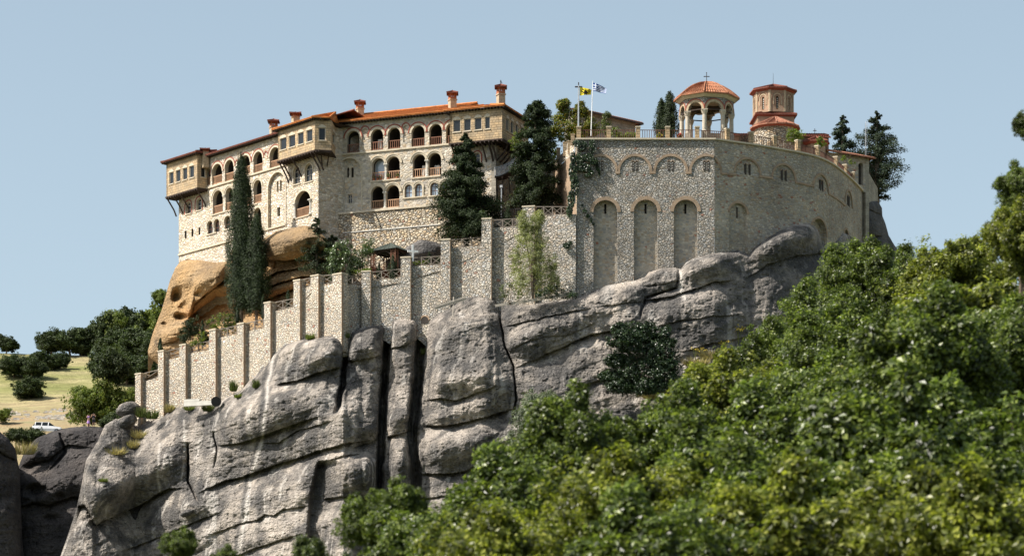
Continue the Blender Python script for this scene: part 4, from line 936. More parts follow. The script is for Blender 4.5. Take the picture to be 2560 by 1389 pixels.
# ---- oriels
def oriel(F, off, faces, zb, zt, wins, label, mat='ashlar_tan', wall_z=None, roofz=.0, brace_px=(), rise=1.25, ov=.55):
    """faces: plan outline [(u, y)] in the local frame of F, from the left wall junction to the right one; wins: per face list of (f0, f1, z0, z1)"""
    P = MB(); n = len(faces)
    objs = mk('oriel', P, [mat], mon, loc=(*F.A, F.z0), rz=F.rz) if False else None
    lower = [(u, y, zb) for u, y in faces]; upper = [(u, y, zt) for u, y in faces]
    mbw = MB(); winlist = []
    for i in range(n - 1):
        (ua, ya), (ub, yb) = faces[i], faces[i + 1]; L = math.hypot(ub - ua, yb - ya); ex, ey = (ub - ua) / L, (yb - ya) / L
        sub = MB(); holes = [arch(L * a, L * b, c, d, flat=True) for a, b, c, d in wins.get(i, [])]
        sub.plate([(0, zb), (L, zb), (L, zt), (0, zt)], holes, 0, .3, 0, 0)
        for h in holes: sub.band(h, 0, .25, 1); sub.band(h, .25, .8, 2, 2); sub.box(h[0][0] - .1, h[1][0] + .1, -.09, .02, h[0][1] - .12, h[0][1], 1)
        for h in holes:
            c = (h[0][0] + h[1][0]) / 2; r = (h[1][0] - h[0][0]) / 2; zt_ = h[2][1]
            sub.add([(c - r - .12, -.05, zt_), (c + r + .12, -.05, zt_), (c + r * .7, -.05, zt_ + .3), (c, -.05, zt_ + .42), (c - r * .7, -.05, zt_ + .3), (c - r - .12, .01, zt_), (c + r + .12, .01, zt_)], [(0, 1, 2, 3, 4)], 1)
        tf = lambda p, ua=ua, ya=ya, ex=ex, ey=ey: (ua + p[0] * ex - p[1] * ey, ya + p[0] * ey + p[1] * ex, p[2])
        mbw.add([tf(p) for p in sub.v], sub.f, 0); k = len(sub.f); mbw.m[-k:] = sub.m
        for h in holes:
            fr = MB(); fr.plate(h, [arch(h[0][0] + .07, h[1][0] - .07, h[0][1] + .07, h[2][1] - .07, flat=True)], .1, .16); fr.band(arch(h[0][0] + .07, h[1][0] - .07, h[0][1] + .07, h[2][1] - .07, flat=True), .1, .16)
            k1 = len(fr.f); fr.add([(u, .15, z) for u, z in h], [(0, 1, 2, 3)], 1)
            um = (h[0][0] + h[1][0]) / 2; fr.box(um + .02, h[1][0] - .06, .17, .19, h[0][1] + .06, h[2][1] - .06, 2) if F is FR else None
            fr.v = [tf(p) for p in fr.v]; winlist.append(fr)
    # floor slab with joists
    fl = MB()
    cx_ = sum(u for u, y in faces) / n; 
    fl.add([(u + (.12 if u > cx_ else -.12), min(y, 0) - .12 if y < -.2 else y, zb) for u, y in faces] + [(u + (.12 if u > cx_ else -.12), min(y, 0) - .12 if y < -.2 else y, zb - .16) for u, y in faces],
           [tuple(range(n)), tuple(range(2 * n - 1, n - 1, -1))] + [(i, i + 1, n + i + 1, n + i) for i in range(n - 1)])
    ym = min(y for u, y in faces); u_lo = min(u for u, y in faces); u_hi = max(u for u, y in faces)
    k = int((u_hi - u_lo) / .55)
    for q in range(k + 1):
        u = u_lo + .1 + (u_hi - u_lo - .2) * q / k
        yy = ym if (faces[1][0] - .05 <= u <= faces[-2][0] + .05) else ym * .55
        fl.box(u - .07, u + .07, yy - .12, .2, zb - .34, zb - .162)
    body = mk('oriel', mbw, [mat, 'trim_stone', 'interior_shade'], mon, loc=(*F.A, F.z0), rz=F.rz, label=label)
    mk('floor_beams', fl, ['wood_dark'], body, loc=(*F.A, F.z0), rz=F.rz)
    for fr in winlist: mk('window', fr, ['frame_pale', 'glass', 'glass_pale'], body, loc=(*F.A, F.z0), rz=F.rz)
    for (u, y1, drop) in brace_px:
        b = MB(); pts = [(u, y1 + .1, zb - .3), (u, y1 * .62, zb - .3 - drop * .28), (u, y1 * .25, zb - .3 - drop * .62), (u, .02, zb - .3 - drop)]
        for p, q in zip(pts[:-1], pts[1:]): b.beam(p, q, .13, .17, 0, Vector((1, 0, 0)))
        mk('brace', b, ['wood_dark'], body, loc=(*F.A, F.z0), rz=F.rz)
    return body
def hip(F, poly, ze, apex_u, apex_y, rise, parent, mat='tile_orange', mat_i=None):
    """tile planes rising from an eave polyline to an apex line/point, in the local frame of F"""
    mb = MB(); ap = [Vector((*a, ze + rise)) for a in ((apex_u[0], apex_y), (apex_u[1], apex_y))]
    n = len(poly)
    for i in range(n - 1):
        a, b = Vector((*poly[i], ze)), Vector((*poly[i + 1], ze))
        mu = (a.x + b.x) / 2
        qa = ap[0] if (a.x < (apex_u[0] + apex_u[1]) / 2) else ap[1]; qb = ap[0] if (b.x < (apex_u[0] + apex_u[1]) / 2) else ap[1]
        mb.tiles(a, b, qb, qa)
        mb.tube([a + Vector((0, 0, .04)), b + Vector((0, 0, .04))], .06, 5)
        if i: mb.tube([a + Vector((0, 0, .05)), qa + Vector((0, 0, .05))], .13, 6)
    o = mk('roof', mb, [mat], parent, loc=(*F.A, F.z0), rz=F.rz)
    sf = MB(); sf.add([(u, y, ze - .12) for u, y in poly], [tuple(range(n))])
    L = sum(math.hypot(poly[i + 1][0] - poly[i][0], poly[i + 1][1] - poly[i][1]) for i in range(n - 1))
    for i in range(n - 1):
        (ua, ya), (ub, yb) = poly[i], poly[i + 1]; l = math.hypot(ub - ua, yb - ya); k = max(2, int(l / .42)); nx_, ny_ = -(yb - ya) / l, (ub - ua) / l
        for q in range(k):
            f = (q + .5) / k; u, y = ua + (ub - ua) * f, ya + (yb - ya) * f
            sf.beam((u + nx_ * .04, y + ny_ * .04, ze - .20), (u + nx_ * .85, y + ny_ * .85, ze - .22), .1, .13)
    mk('rafters', sf, ['wood_dark'], o, loc=(*F.A, F.z0), rz=F.rz)
    return o
def zpx(F, px, py, off): return F.uz(px, py, off)[1]
# bay 1 (left end)
o1 = 1.5; ua, ub = FL.u(416, o1), FL.u(493, o1); zb1 = zpx(FL, 455, 480.5, o1); zt1 = zpx(FL, 455, 397, o1)
wz0, wz1 = zpx(FL, 436, 457, o1), zpx(FL, 436, 428, o1); Lb = ub - ua
fr_ = lambda x: (FL.u(x, o1) - ua) / Lb
bay1 = oriel(FL, o1, [(ua, 1.2), (ua, -o1), (ub, -o1), (ub + .15, 0)], zb1, zt1,
      {1: [(fr_(423), fr_(434), wz0, wz1), (fr_(440), fr_(451), wz0, wz1), (fr_(457), fr_(468), wz0, wz1), (fr_(473.5), fr_(485), wz0, wz1)], 2: [(.38, .82, wz0 - .05, wz1 - .05)]},
      'tan ashlar oriel with four small windows at the far left corner', brace_px=[(ua + .12, -o1, 2.1), (ua + 1.7, -o1, 2.1), (ua + 3.2, -o1, 2.0), (ub - .15, -o1, 2.0)])
# bay 2
o2 = 1.5; ua, ub = FL.u(695, o2), FL.u(787, o2); zb2 = zpx(FL, 741, 388.5, o2); zt2 = zpx(FL, 741, 313, o2); Lb = ub - ua
fr_ = lambda x: (FL.u(x, o2) - ua) / Lb; wz0, wz1 = zpx(FL, 740, 364, o2), zpx(FL, 740, 335, o2)
def loc_on(F, px, Y):
    p = Vector(((px - CX) * Y / FPX, Y)) - F.A; return (p.dot(F.d), -p.dot(F.n))
pB = loc_on(FL, 828, 400.2); pC = loc_on(FL, 842, 404.6)
bay2 = oriel(FL, o2, [(ua, 0), (ua, -o2), (ub, -o2), pB, pC], zb2, zt2,
      {1: [(fr_(700), fr_(716), wz0, wz1), (fr_(722), fr_(738), wz0, wz1), (fr_(744.5), fr_(759), wz0, wz1), (fr_(766), fr_(781), wz0, wz1)], 2: [(.24, .66, wz0 - .0, wz1 + .1)], 3: [(.25, .7, wz0 - .0, wz1)]},
      'tan ashlar oriel wrapping the corner between the two wings', brace_px=[(ua + .2, -o2, 2.3), (ua + .8, -o2, 2.2), (ua + 2.9, -o2, 2.0), (ub - .9, -o2, 2.0), (ub - .2, -o2, 2.0)])
b = MB()
for (pa, pb) in (((803, 401.0), (808, 403)), ((822, 400.8), (812, 404.4)), ((838, 403.5), (826, 405.5))):
    A1, B1 = W(pa[0], 398, pa[1]), W(pb[0], 420, pb[1]); A1.z = zb2 + 84 - .3; B1.z = A1.z - 2.0
    b.beam(A1, (A1 + B1) / 2 + Vector((0, .3, -.2)), .13, .17); b.beam((A1 + B1) / 2 + Vector((0, .3, -.2)), B1, .13, .17)
mk('brace', b, ['wood_dark'], bay2)
# bay 3
o3 = 1.7; ua, ub = FR.u(1124.5, o3), FR.u(1255, o3); zb3 = zpx(FR, 1190, 352, o3); zt3 = zpx(FR, 1190, 276, o3); Lb = ub - ua
fr_ = lambda x: (FR.u(x, o3) - ua) / Lb; wz0, wz1 = zpx(FR, 1177, 326, o3), zpx(FR, 1177, 296, o3)
FS_end = (ub + .25, 7.4)
bay3 = oriel(FR, o3, [(ua, 0), (ua, -o3), (ub, -o3), (ub + .1, 7.0)], zb3, zt3,
      {1: [(fr_(1133), fr_(1151), wz0, wz1), (fr_(1160), fr_(1177), wz0, wz1), (fr_(1186.5), fr_(1204), wz0, wz1), (fr_(1212.5), fr_(1225), wz0, wz1)],
       2: [(.16, .25, wz0, wz1), (.33, .42, wz0, wz1), (.51, .60, wz0, wz1), (.70, .79, wz0, wz1)]},
      'tan ashlar oriel with four bright windows at the right end', brace_px=[(ua + .2, -o3, 2.0), (ua + 4.2, -o3, 2.0), (ua + 5.1, -o3, 2.0), (uR - .3, -o3, 2.0), (uR + .1, -o3, 1.9)])
b = MB()
for k in range(6):
    y = .3 + k * 1.1; b.beam((ub - .05, y, zb3 - .3), (ub - .5, y, zb3 - 1.2), .14, .2, 0, Vector((0, 1, 0))); b.beam((ub - .5, y, zb3 - 1.2), (uR + .02, y, zb3 - 2.2), .14, .2, 0, Vector((0, 1, 0)))
    b.box(uR, ub + .15, y - .09, y + .09, zb3 - .32, zb3 - .16)
FR.mk('brace', b, ['wood_dark'], bay3)

# ---- main roofs
ov = .75; rise = .364
def ridge_roof(F, ua, ub, ze, run, hipl, hipr, parent, mat, mat2=None):
    mb = MB(); e0, e1 = Vector((ua, -ov, ze)), Vector((ub, -ov, ze)); r0 = Vector((ua + (run if hipl else 0), run - ov, ze + run * rise)); r1 = Vector((ub - (run if hipr else 0), run - ov, ze + run * rise))
    mb.tiles(e0, e1, r1, r0); b0, b1 = Vector((ua, 2 * run - ov, ze)), Vector((ub, 2 * run - ov, ze)); mb.tiles(b1, b0, r0, r1)
    if hipr: mb.tiles(e1, b1, r1, r1 + Vector((0, .01, 0)))
    if hipl: mb.tiles(b0, e0, r0 + Vector((0, .01, 0)), r0)
    mb.tube([r0 + Vector((0, 0, .06)), r1 + Vector((0, 0, .06))], .14, 6); mb.tube([e0 + Vector((0, 0, .03)), e1 + Vector((0, 0, .03))], .055, 5)
    o = F.mk('roof', mb, [mat], parent)
    sf = MB(); sf.add([(ua, -ov, ze - .11), (ub, -ov, ze - .11), (ub, 2 * run - ov, ze - .11), (ua, 2 * run - ov, ze - .11)], [(0, 1, 2, 3)])
    k = int((ub - ua) / .42)
    for q in range(k): u = ua + (ub - ua) * (q + .5) / k; sf.box(u - .05, u + .05, -ov + .03, .0, ze - .26, ze - .115)
    F.mk('rafters', sf, ['wood_dark'], o); return o
roofL = ridge_roof(FL, FL.u(488), FL.u(812), ZT + .25, 5.4, False, False, mon, 'tile_red')
roofR = ridge_roof(FR, -3.4, FR.u(1150), RZT + .2, 6.4, False, False, mon, 'tile_orange')
ua, ub = FL.u(416, o1), FL.u(493, o1)
hip(FL, [(ua - .5, 8.5), (ua - .5, -o1 - .6), (ub + .55, -o1 - .6), (ub + .7, 1.5)], zt1 + .18, (ua + 3.0, ub - 1.0), 2.3, 1.05, mon, 'tile_red')
ua, ub = FL.u(695, o2), FL.u(787, o2)
hip(FL, [(ua - .55, 3), (ua - .55, -o2 - .6), (ub + .2, -o2 - .6), (pB[0] + .35, pB[1] - .5), (pC[0] + .5, pC[1] + .1)], zt2 + .18, (ua + 4.2, ub - .2), 1.9, 1.25, mon, 'tile_orange')
ua, ub = FR.u(1124.5, o3), FR.u(1255, o3)
hip(FR, [(ua - .6, 1.5), (ua - .6, -o3 - .6), (ub + .6, -o3 - .6), (ub + .6, 8.6), (ub - 5.5, 8.6)], zt3 + .2, (ua + 2.6, ub - 3.4), 3.0, 1.62, mon, 'tile_orange')

# ---- chimneys
def chimney(px, yt, yb, Y, wid, roof, mat='arch_brick', label=None, rz=.4, cap='tile_orange'):
    base = W(px, yb, Y); h = (yb - yt) * Y / FPX; w_ = wid / 2; mb = MB()
    mb.box(-w_, w_, -w_, w_, -1.6, h * .42, 0); mb.box(-w_ * 1.18, w_ * 1.18, -w_ * 1.18, w_ * 1.18, h * .42, h * .48, 0); mb.box(-w_, w_, -w_, w_, h * .48, h * .60, 1)
    for i in (-1, -.33, .33, 1):
        for j in (-1, -.33, .33, 1):
            if abs(i) == 1 or abs(j) == 1: mb.box(i * w_ * .86 - .055, i * w_ * .86 + .055, j * w_ * .86 - .055, j * w_ * .86 + .055, h * .60, h * .78, 1)
    mb.box(-w_ * 1.1, w_ * 1.1, -w_ * 1.1, w_ * 1.1, h * .78, h * .83, 1)
    c = MB(); e = w_ * 1.75; z0, z1 = h * .83, h
    for a, b in (((-e, -e), (e, -e)), ((e, -e), (e, e)), ((e, e), (-e, e)), ((-e, e), (-e, -e))):
        c.tiles((*a, z0), (*b, z0), (b[0] * .16, b[1] * .16, z1 - .05), (a[0] * .16, a[1] * .16, z1 - .05), 0, .2, .04, .3)
    for i in (-1, 1):
        for j in (-1, 1): c.tube([(i * e, j * e, z0 + .05), (0, 0, z1)], .06, 5)
    c.box(-w_ * .18, w_ * .18, -w_ * .18, w_ * .18, z1 - .12, z1 + .08)
    o = mk('chimney', mb, [mat, 'terracotta'], roof, loc=base, rz=rz, label=label); mk('chimney_cap', c, [cap], o, loc=base)
    return o
chimney(513, 371, 389, 419.5, .75, roofL, label='squat brick chimney nearest the left end', cap='tile_red')
chimney(684, 298, 336, 410.5, .85, roofL, cap='tile_red')
chimney(739, 281, 304, 406, .85, roofL, cap='tile_red')
chimney(900, 250, 292, 408.5, .82, roofR, cap='tile_red')
chimney(1131, 227, 270, 401, .82, roofR, cap='tile_red')
c6 = chimney(1252, 210.5, 259, 399, .86, roofR, label='stone chimney at the right end with a bird on its cap', cap='tile_red')

# ---- side wall of the right wing, balcony with steps, drainpipe
mb = MB(); mb.box(uR - .3, uR + .004, .01, 9.4, zbot, RZT - .05, 0); mb.box(uR - .55, uR + .03, -.03, .5, RB - 3, zb3 - .3, 1)
FR.mk('end_wall', mb, ['stone_warm', 'ashlar_grey'], mon)
bl = MB(); z0 = FR.uz(1238, 442)[1]; pts = []
for k in range(11):
    q = k / 10; pts.append((uR + .1 + 2.5 * q, -.55 + 1.9 * q, z0 + 1.9 * q ** 1.7))
dk = MB()
for p, q in zip(pts[:-1], pts[1:]):
    bl.beam(p, q, .1, .1); bl.beam((p[0], p[1], p[2] + 1.05), (q[0], q[1], q[2] + 1.05), .08, .08)
    dk.add([(p[0], p[1] - .05, p[2] - .05), (q[0], q[1] - .05, q[2] - .05), (q[0], q[1] + 1.6, q[2] - .05), (p[0], p[1] + 1.6, p[2] - .05), (p[0], p[1] - .05, p[2] - .25), (q[0], q[1] - .05, q[2] - .25), (q[0], q[1] + 1.6, q[2] - .25), (p[0], p[1] + 1.6, p[2] - .25)],
           [(0, 1, 2, 3), (7, 6, 5, 4), (0, 4, 5, 1)])
    for f in (0, .5): x_ = [p[i] + (q[i] - p[i]) * f for i in range(3)]; bl.box(x_[0] - .02, x_[0] + .02, x_[1] - .02, x_[1] + .02, x_[2], x_[2] + 1.03)
for u, dz in ((uR + .2, 2.4), (uR + 1.0, 2.2), (uR + 1.9, 2.0)): dk.beam((u, -.3, z0 - .2), (u - .2, .6, z0 - dz), .14, .18)
bo = FR.mk('balcony', dk, ['wood_dark'], mon); FR.mk('railing', bl, ['steel'], bo)
mb = MB(); a = FR.uz(1257, 470, -.2); b_ = FR.uz(1257, 545, -.2)
mb.tube([(a[0], -.2, a[1]), (b_[0], -.2, b_[1])], .09, 8); mb.box(a[0] - .17, a[0] + .17, -.36, -.04, a[1] - .05, a[1] + .25)
FR.mk('drainpipe', mb, ['steel'], mon)
# bird on the last chimney
bp = W(1252, 210.5, 399); mb = MB()
mb.lathe((0, 0, 0), [(.01, .08), (.09, .14), (.10, .22), (.07, .30), (.05, .34), (.06, .38), (.045, .42), (.01, .45)], 8); mb.beam((.02, 0, .16), (.22, 0, .06), .07, .03); mb.beam((-.04, 0, .39), (-.13, 0, .38), .02, .02)
mb.tube([(0, .02, 0), (0, .02, .1)], .012, 4); mb.tube([(.03, -.02, 0), (.03, -.02, .1)], .012, 4)
mk('bird', mb, ['bird_black'], loc=bp + Vector((0, 0, .07)), rz=.5, label='small dark bird perched on the cap of the rightmost chimney', cat='bird')
for k, (o, f) in enumerate(((rg2[0], .15), (rg2[0], .45), (rg2[0], .7), (rg2[1], .12), (rg2[1], .8))):
    u = o['u0'] + (o['u1'] - o['u0']) * f; p = FR.w(u, -.02, o['z0'])
    rt = thing('potted_plant', ['red geranium in a clay pot, leftmost in the glazed gallery arch', 'second red geranium from the left in the glazed gallery arch', 'third red geranium, left of the white column of the gallery',
                                'tall leafy pot plant just right of the white gallery column', 'round leafy pot plant at the right corner of the gallery sill'][k], 'potted plant', p, 'pot plants on the gallery sill')
    m_ = MB(); m_.lathe((0, 0, 0), [(.10, 0), (.15, .24), (.17, .26)], 8); mk('pot', m_, ['terracotta'], rt, local=True)
    rg = np.random.default_rng(k); nn = 60; c_ = rdir(rg, nn) * .2 + np.array([0, 0, .45 + .1 * (k == 3)]); v, f_ = leafmesh(c_, rdir(rg, nn), .12, .7, rg); mk('foliage', (v, f_), ['leaf_oak'], rt, local=True)
    if k < 3: c_ = rdir(rg, 16) * .2 + np.array([0, 0, .5]); v, f_ = leafmesh(c_, rdir(rg, 16), .1, .9, rg); mk('flowers', (v, f_), ['flower_red'], rt, local=True)
# ================================================================ STEPPED LOWER WALL
FA = Fac(338, 412, 858, 388.3, 60.0); FB = Fac(859, 388.35, 905, 391.2, 60.0); FC = Fac(905, 391.2, 1442, 385.0, 60.0)
sw = thing('retaining_wall', 'long stepped cobblestone retaining wall with buttresses climbing the cliff edge', 'wall', FA.w(0, 0, 0))
def wallpiece(F, pts, xa, xb, name='wall', mat='stone_round', zb=-25, th=1.0, cope=True):
    """pts: (px, py) of the stepped top edge"""
    mb = MB(); top = [F.uz(*p) for p in pts]
    bx = np.linspace(xb, xa, 24); lp = [F.uz(x_, max(RKT(x_), RKT(x_ - 6), RKT(x_ + 6)) + 30)[::1] for x_ in bx[::-1]] + top[::-1]; mb.plate(lp, [], 0, th, 0, 0)
    return F.mk(name, mb, [mat], sw)
topA = [(345, 957), (397, 943), (397, 904), (449, 892), (449, 886), (524, 874), (524, 848), (594, 835), (594, 832), (661, 819), (661, 783), (735, 767), (735, 724), (778, 715), (778, 712), (834, 709), (858, 709)]
wallpiece(FA, [(338, 960)] + topA, 338, 858, mat='stone_pale')
wallpiece(FB, [(859, 711), (904, 712)], 859, 904)
topC = [(905, 704), (1003, 693.5), (1003, 666), (1103, 661.5), (1103, 622), (1204, 614.5), (1204, 571.5), (1306, 566), (1306, 538), (1441, 538)]
wallpiece(FC, topC, 905, 1441)
mb = MB(); u0, u1 = FC.u(1383), FC.u(1441); mb.box(u0, u1, -.35, .05, FC.uz(1400, 800)[1], FC.uz(1410, 538)[1], 0); FC.mk('wall', mb, ['stone_round'], sw)
def buttress(F, xa, xb, yt, out=.6, zb=-25, back=.5):
    mb = MB(); zb = F.uz(xb, RKT(xb) + 34)[1]; u0 = F.u(xa, out); u1 = F.u(xb, out); z = F.uz((xa + xb) / 2, yt, out)[1]
    mb.box(u0, u1, -out, back, zb, z - .16, 0); mb.box(u0 - .06, u1 + .06, -out - .06, back + .04, z - .158, z, 1)
    # brick-edged quoins up the corner
    mb.box(u1 - .02, u1 + .03, -out - .03, -out + .3, zb, z - .17, 2)
    F.mk('buttress', mb, ['stone_pale' if F is FA else 'stone_round', 'trim_stone', 'brick_small'], sw)
for xa, xb, yt in [(338, 352, 932), (395, 409, 875), (449, 464, 859.5), (523, 539, 822), (593.5, 609, 806.5), (660, 676, 754), (734, 750, 698.5), (777, 796, 686.5), (832, 854, 682.5)]: buttress(FA, xa, xb, yt)
for xa, xb, yt, o_ in [(904, 926, 676, .7), (1002, 1026, 641, .75), (1102, 1125, 596.5, .75), (1204, 1228, 544.5, .8), (1306, 1336, 514, .45)]: buttress(FC, xa, xb, yt, o_)
mb = MB(); c_ = FC.uz(1062, 800); mb.band(arch(c_[0] - .45, c_[0] + .45, c_[1] - .4, c_[1] + .45), .1, -.05, 0, 0); mb.ring(c_[0], c_[1], .45, .62, -.08, .1, 1)
FC.mk('drain_opening', mb, ['interior_shade', 'brick_small'], sw)
# rustic wooden railings between the buttresses
def xrail(F, xa, ya, xb, yb, label, nx=2, h=1.05, y=.35, mat='wood_grey'):
    """px/py of the two lower ends"""
    a, b = F.uz(xa, ya, -y), F.uz(xb, yb, -y)
    base = F.w(a[0], y, a[1]); rt = thing('wooden_railing', label, 'railing', base, 'cross-braced wooden railings along the stepped wall')
    A = Vector((a[0], y, a[1])); B = Vector((b[0], y, b[1])); H = Vector((0, 0, h)); Z = Vector((0, 0, .12))
    t = MB(); t.beam(A + H, B + H, .10, .10); F.mk('rail', t, [mat], rt)
    t = MB(); t.beam(A + Z, B + Z, .08, .08); F.mk('rail', t, [mat], rt)
    for k in range(nx + 1):
        p = A.lerp(B, k / nx); t = MB(); t.box(p.x - .06, p.x + .06, y - .06, y + .06, p.z, p.z + h + .05); F.mk('post', t, [mat], rt)
    for k in range(nx):
        p, q = A.lerp(B, k / nx), A.lerp(B, (k + 1) / nx); t = MB()
        t.beam(p + Z, q + H - Z * .6, .055, .07); t.beam(p + H - Z * .6, q + Z, .055, .07); F.mk('brace', t, [mat], rt)
names = ['lowest and leftmost of the wooden railings on the stepped wall', 'wooden railing below the dark boulder overhang, second up from the left end', 'wooden railing in front of the pale climbing shrub, third from the left end',
         'wooden railing left of the cypress trunks, beside the leafy shrubs', 'wooden railing directly below the two tall cypress trunks', 'wooden railing on the step just right of the cypress trunks, with a young cypress behind',
         'short railing just left of the two close-set buttresses', 'short railing between the two close-set buttresses', 'railing above the shaded wall face that turns back',
         'wooden railing directly under the gazebo', 'wooden railing beside the white cross', 'wooden railing right under the big dark conifer', 'wooden railing behind the top of the pale poplar', 'longest wooden railing, at the foot of the bastion wall']
i_ = 0
for (F, xa, ya, xb, yb, nx) in [(FA, 358, 954, 396, 944, 1), (FA, 415, 898, 449, 890.5, 1), (FA, 470, 883, 523, 873.5, 2), (FA, 545, 844.5, 593, 835, 2), (FA, 614, 829, 660, 819, 2), (FA, 682, 778, 734, 767.5, 2),
                                (FA, 754, 720.5, 777, 716, 1), (FA, 802, 710.5, 832, 708.5, 1), (FB, 860, 711.5, 903, 712, 2), (FC, 930, 701.5, 1002, 694, 3), (FC, 1030, 666, 1102, 662, 3), (FC, 1130, 621, 1204, 615, 3), (FC, 1232, 572, 1306, 567, 3), (FC, 1338, 538.5, 1425, 538.5, 4)]:
    xrail(F, xa, ya, xb, yb, names[i_], nx, mat='wood_grey'); i_ += 1
# iron railing one step back above the poplar
a, b = W(1232, 548, 392), W(1302, 545, 391.5); rt = thing('iron_railing', 'dark iron railing with upright bars above the round-topped cypress', 'railing', a)
mb = MB(); n = 16
for k in range(n + 1): p = a.lerp(b, k / n); mb.box(p.x - .03, p.x + .03, p.y - .03, p.y + .03, p.z, p.z + 1.15)
mb.beam(a + Vector((0, 0, 1.15)), b + Vector((0, 0, 1.15)), .07, .07); mb.beam(a + Vector((0, 0, .1)), b + Vector((0, 0, .1)), .05, .05); mk('bars', mb, ['iron'], rt)
mb = MB(); p = W(1228, 562, 390.8); mb.box(p.x, p.x + 4.2, p.y, p.y + 1.2, p.z - 6, p.z + .7, 0); mk('wall', mb, ['stone_infill'], sw)
# ---- concrete blocks at the foot of the lower wall, planks, post, tank
mb = MB(); p, q = W(462, 1012, 401.5), W(540, 1008, 399.5); d_ = (q - p).normalized()
mb.beam(p + Vector((0, 0, .1)), q + Vector((0, 0, .1)), .5, .55); mb.beam(p + Vector((0, 0, .5)), p.lerp(q, .5) + Vector((0, 0, .5)), .5, .35); mk('concrete_ledge', mb, ['plaster'], label='white concrete ledge at the foot of the stepped wall beside a black basin', cat='ledge')
mb = MB(); mb.tube([W(540, 1003, 398.6), W(541, 1003, 399.6)], .62, 18); mk('water_basin', mb, ['rubber'], label='round black basin lying at the right end of the white concrete ledge', cat='basin')
def planks(pa, pb, n, label, wd=.22, step=.0):
    a, b = pa, pb; rt = thing('plank_barrier', label, 'wooden barrier', a)
    for k in range(n): t = MB(); o = Vector((0, -.04 * k, .24 * k)); t.beam(a + o, b + o, .06, wd); mk('plank', t, ['plank'], rt)
    for f in (.1, .5, .9): p = a.lerp(b, f); t = MB(); t.box(p.x - .05, p.x + .05, p.y + .05, p.y + .15, p.z - .6, p.z + .24 * n); mk('post', t, ['plank'], rt)
planks(W(1086, 772, 383.2), W(1166, 747, 383.2), 2, 'grey plank barrier on the rounded boulder left of the wooden cross post')
planks(W(1238, 764, 382.0), W(1440, 733, 382.0), 1, 'single long weathered plank along the foot of the pale poplar', .3)
rt = thing('wooden_post', 'bare wooden post standing on the rounded boulder below the plank barrier', 'post', W(1132, 790, 381.6)); mb = MB(); mb.beam(W(1132, 792, 381.6), W(1134, 742, 382.0), .13, .13); mk('pole', mb, ['plank'], rt)
mb = MB(); mb.beam(W(1126, 757, 381.7), W(1143, 752, 381.9), .06, .14); mk('crosspiece', mb, ['plank'], rt)

# ================================================================ BASTION
BA = Fac(1442, 385, 1786, 385, 60.0)
ba = thing('bastion_wall', 'high rubble stone bastion wall with blind arches below the church terrace', 'wall', BA.w(0, 0, 0))
ZP = 93.86 - 60
niches = [op(BA, *a) for a in [(1483.5, 1543.5, 500, 790), (1584.5, 1644, 499, 790), (1684.5, 1743.5, 499, 790)]]
mb = MB(); UB = BA.L
mb.plate([(0, -3), (UB, -3), (UB, ZP), (0, ZP)], [o['lp'] for o in niches], 0, 1.6, 0, 0)
for o in niches:
    c_ = (o['u0'] + o['u1']) / 2; zt_ = BA.uz(1513, 506)[1]; zb_ = BA.uz(1513, 530.5)[1]
    s_ = arch(c_ - .13 + .02, c_ + .15, zb_, zt_, flat=True)
    mb.band(o['lp'], 0, .85, 0); inner_plate(mb, [o['lp'], s_], .85, 1); mb.band(s_, .85, 1.5, 2, 2)
    mb.box(c_ - .2, c_ + .0, .845, .9, zb_ + .35, zb_ + .55, 2)
BA.mk('wall', mb, ['stone_bastion', 'stone_infill', 'interior_shade'], ba)
mb = MB()
for o in niches:
    r = (o['u1'] - o['u0']) / 2; mb = MB(); mb.ring((o['u0'] + o['u1']) / 2, o['z1'] - r, r, r + .42, -.07, .06, 0, n=18)
    BA.mk('arch_trim', mb, ['brick_small'], ba)
for cx_, w_ in ((1502, 37), (1587, 37.5), (1677, 37.5), (1766, 19)):
    u0, u1 = BA.u(cx_ - w_), BA.u(cx_ + w_) if cx_ != 1766 else UB; zt_ = BA.uz(cx_, 391)[1]; r = BA.u(37.5 + 1280) - BA.u(1280)
    c_ = BA.u(cx_); mb = MB(); mb.ring(c_, zt_ - r, r, r + .3, -.1, .05, 0, n=18, a0=0.0 if cx_ != 1766 else math.acos(min(1, (UB - c_) / (r + .3)))); BA.mk('arch_trim', mb, ['brick_small'], ba)
    if cx_ != 1766:
        mb = MB(); mb.box(c_ + r - .02, BA.u(cx_ + 89 if cx_ > 1510 else 1587) - r + .02, -.1, .05, zt_ - r - .3, zt_ - r, 0); BA.mk('arch_footing', mb, ['brick_small'], ba)
for cx_, dy in ((1501, 1), (1587.5, 0), (1677, 0), (1766, 0)):
    for e in (-4.6, 4.6):
        if cx_ == 1501 and e < 0: pass
        u = BA.u(cx_ + e); z0, z1 = BA.uz(cx_, 427.5)[1], BA.uz(cx_, 402)[1]; mb = MB()
        mb.band(arch(u - .13, u + .13, z0, z1), .02, -.035, 1, 1); mb.ring(u, z1 - .13, .13, .2, -.06, .02, 0)
        for q in range(3): mb.box(u - .04, u + .04, -.05, -.03, z0 + .3 + .3 * q, z0 + .42 + .3 * q, 2)
        BA.mk('slit_window', mb, ['brick_small', 'interior_shade', 'marble'], ba)
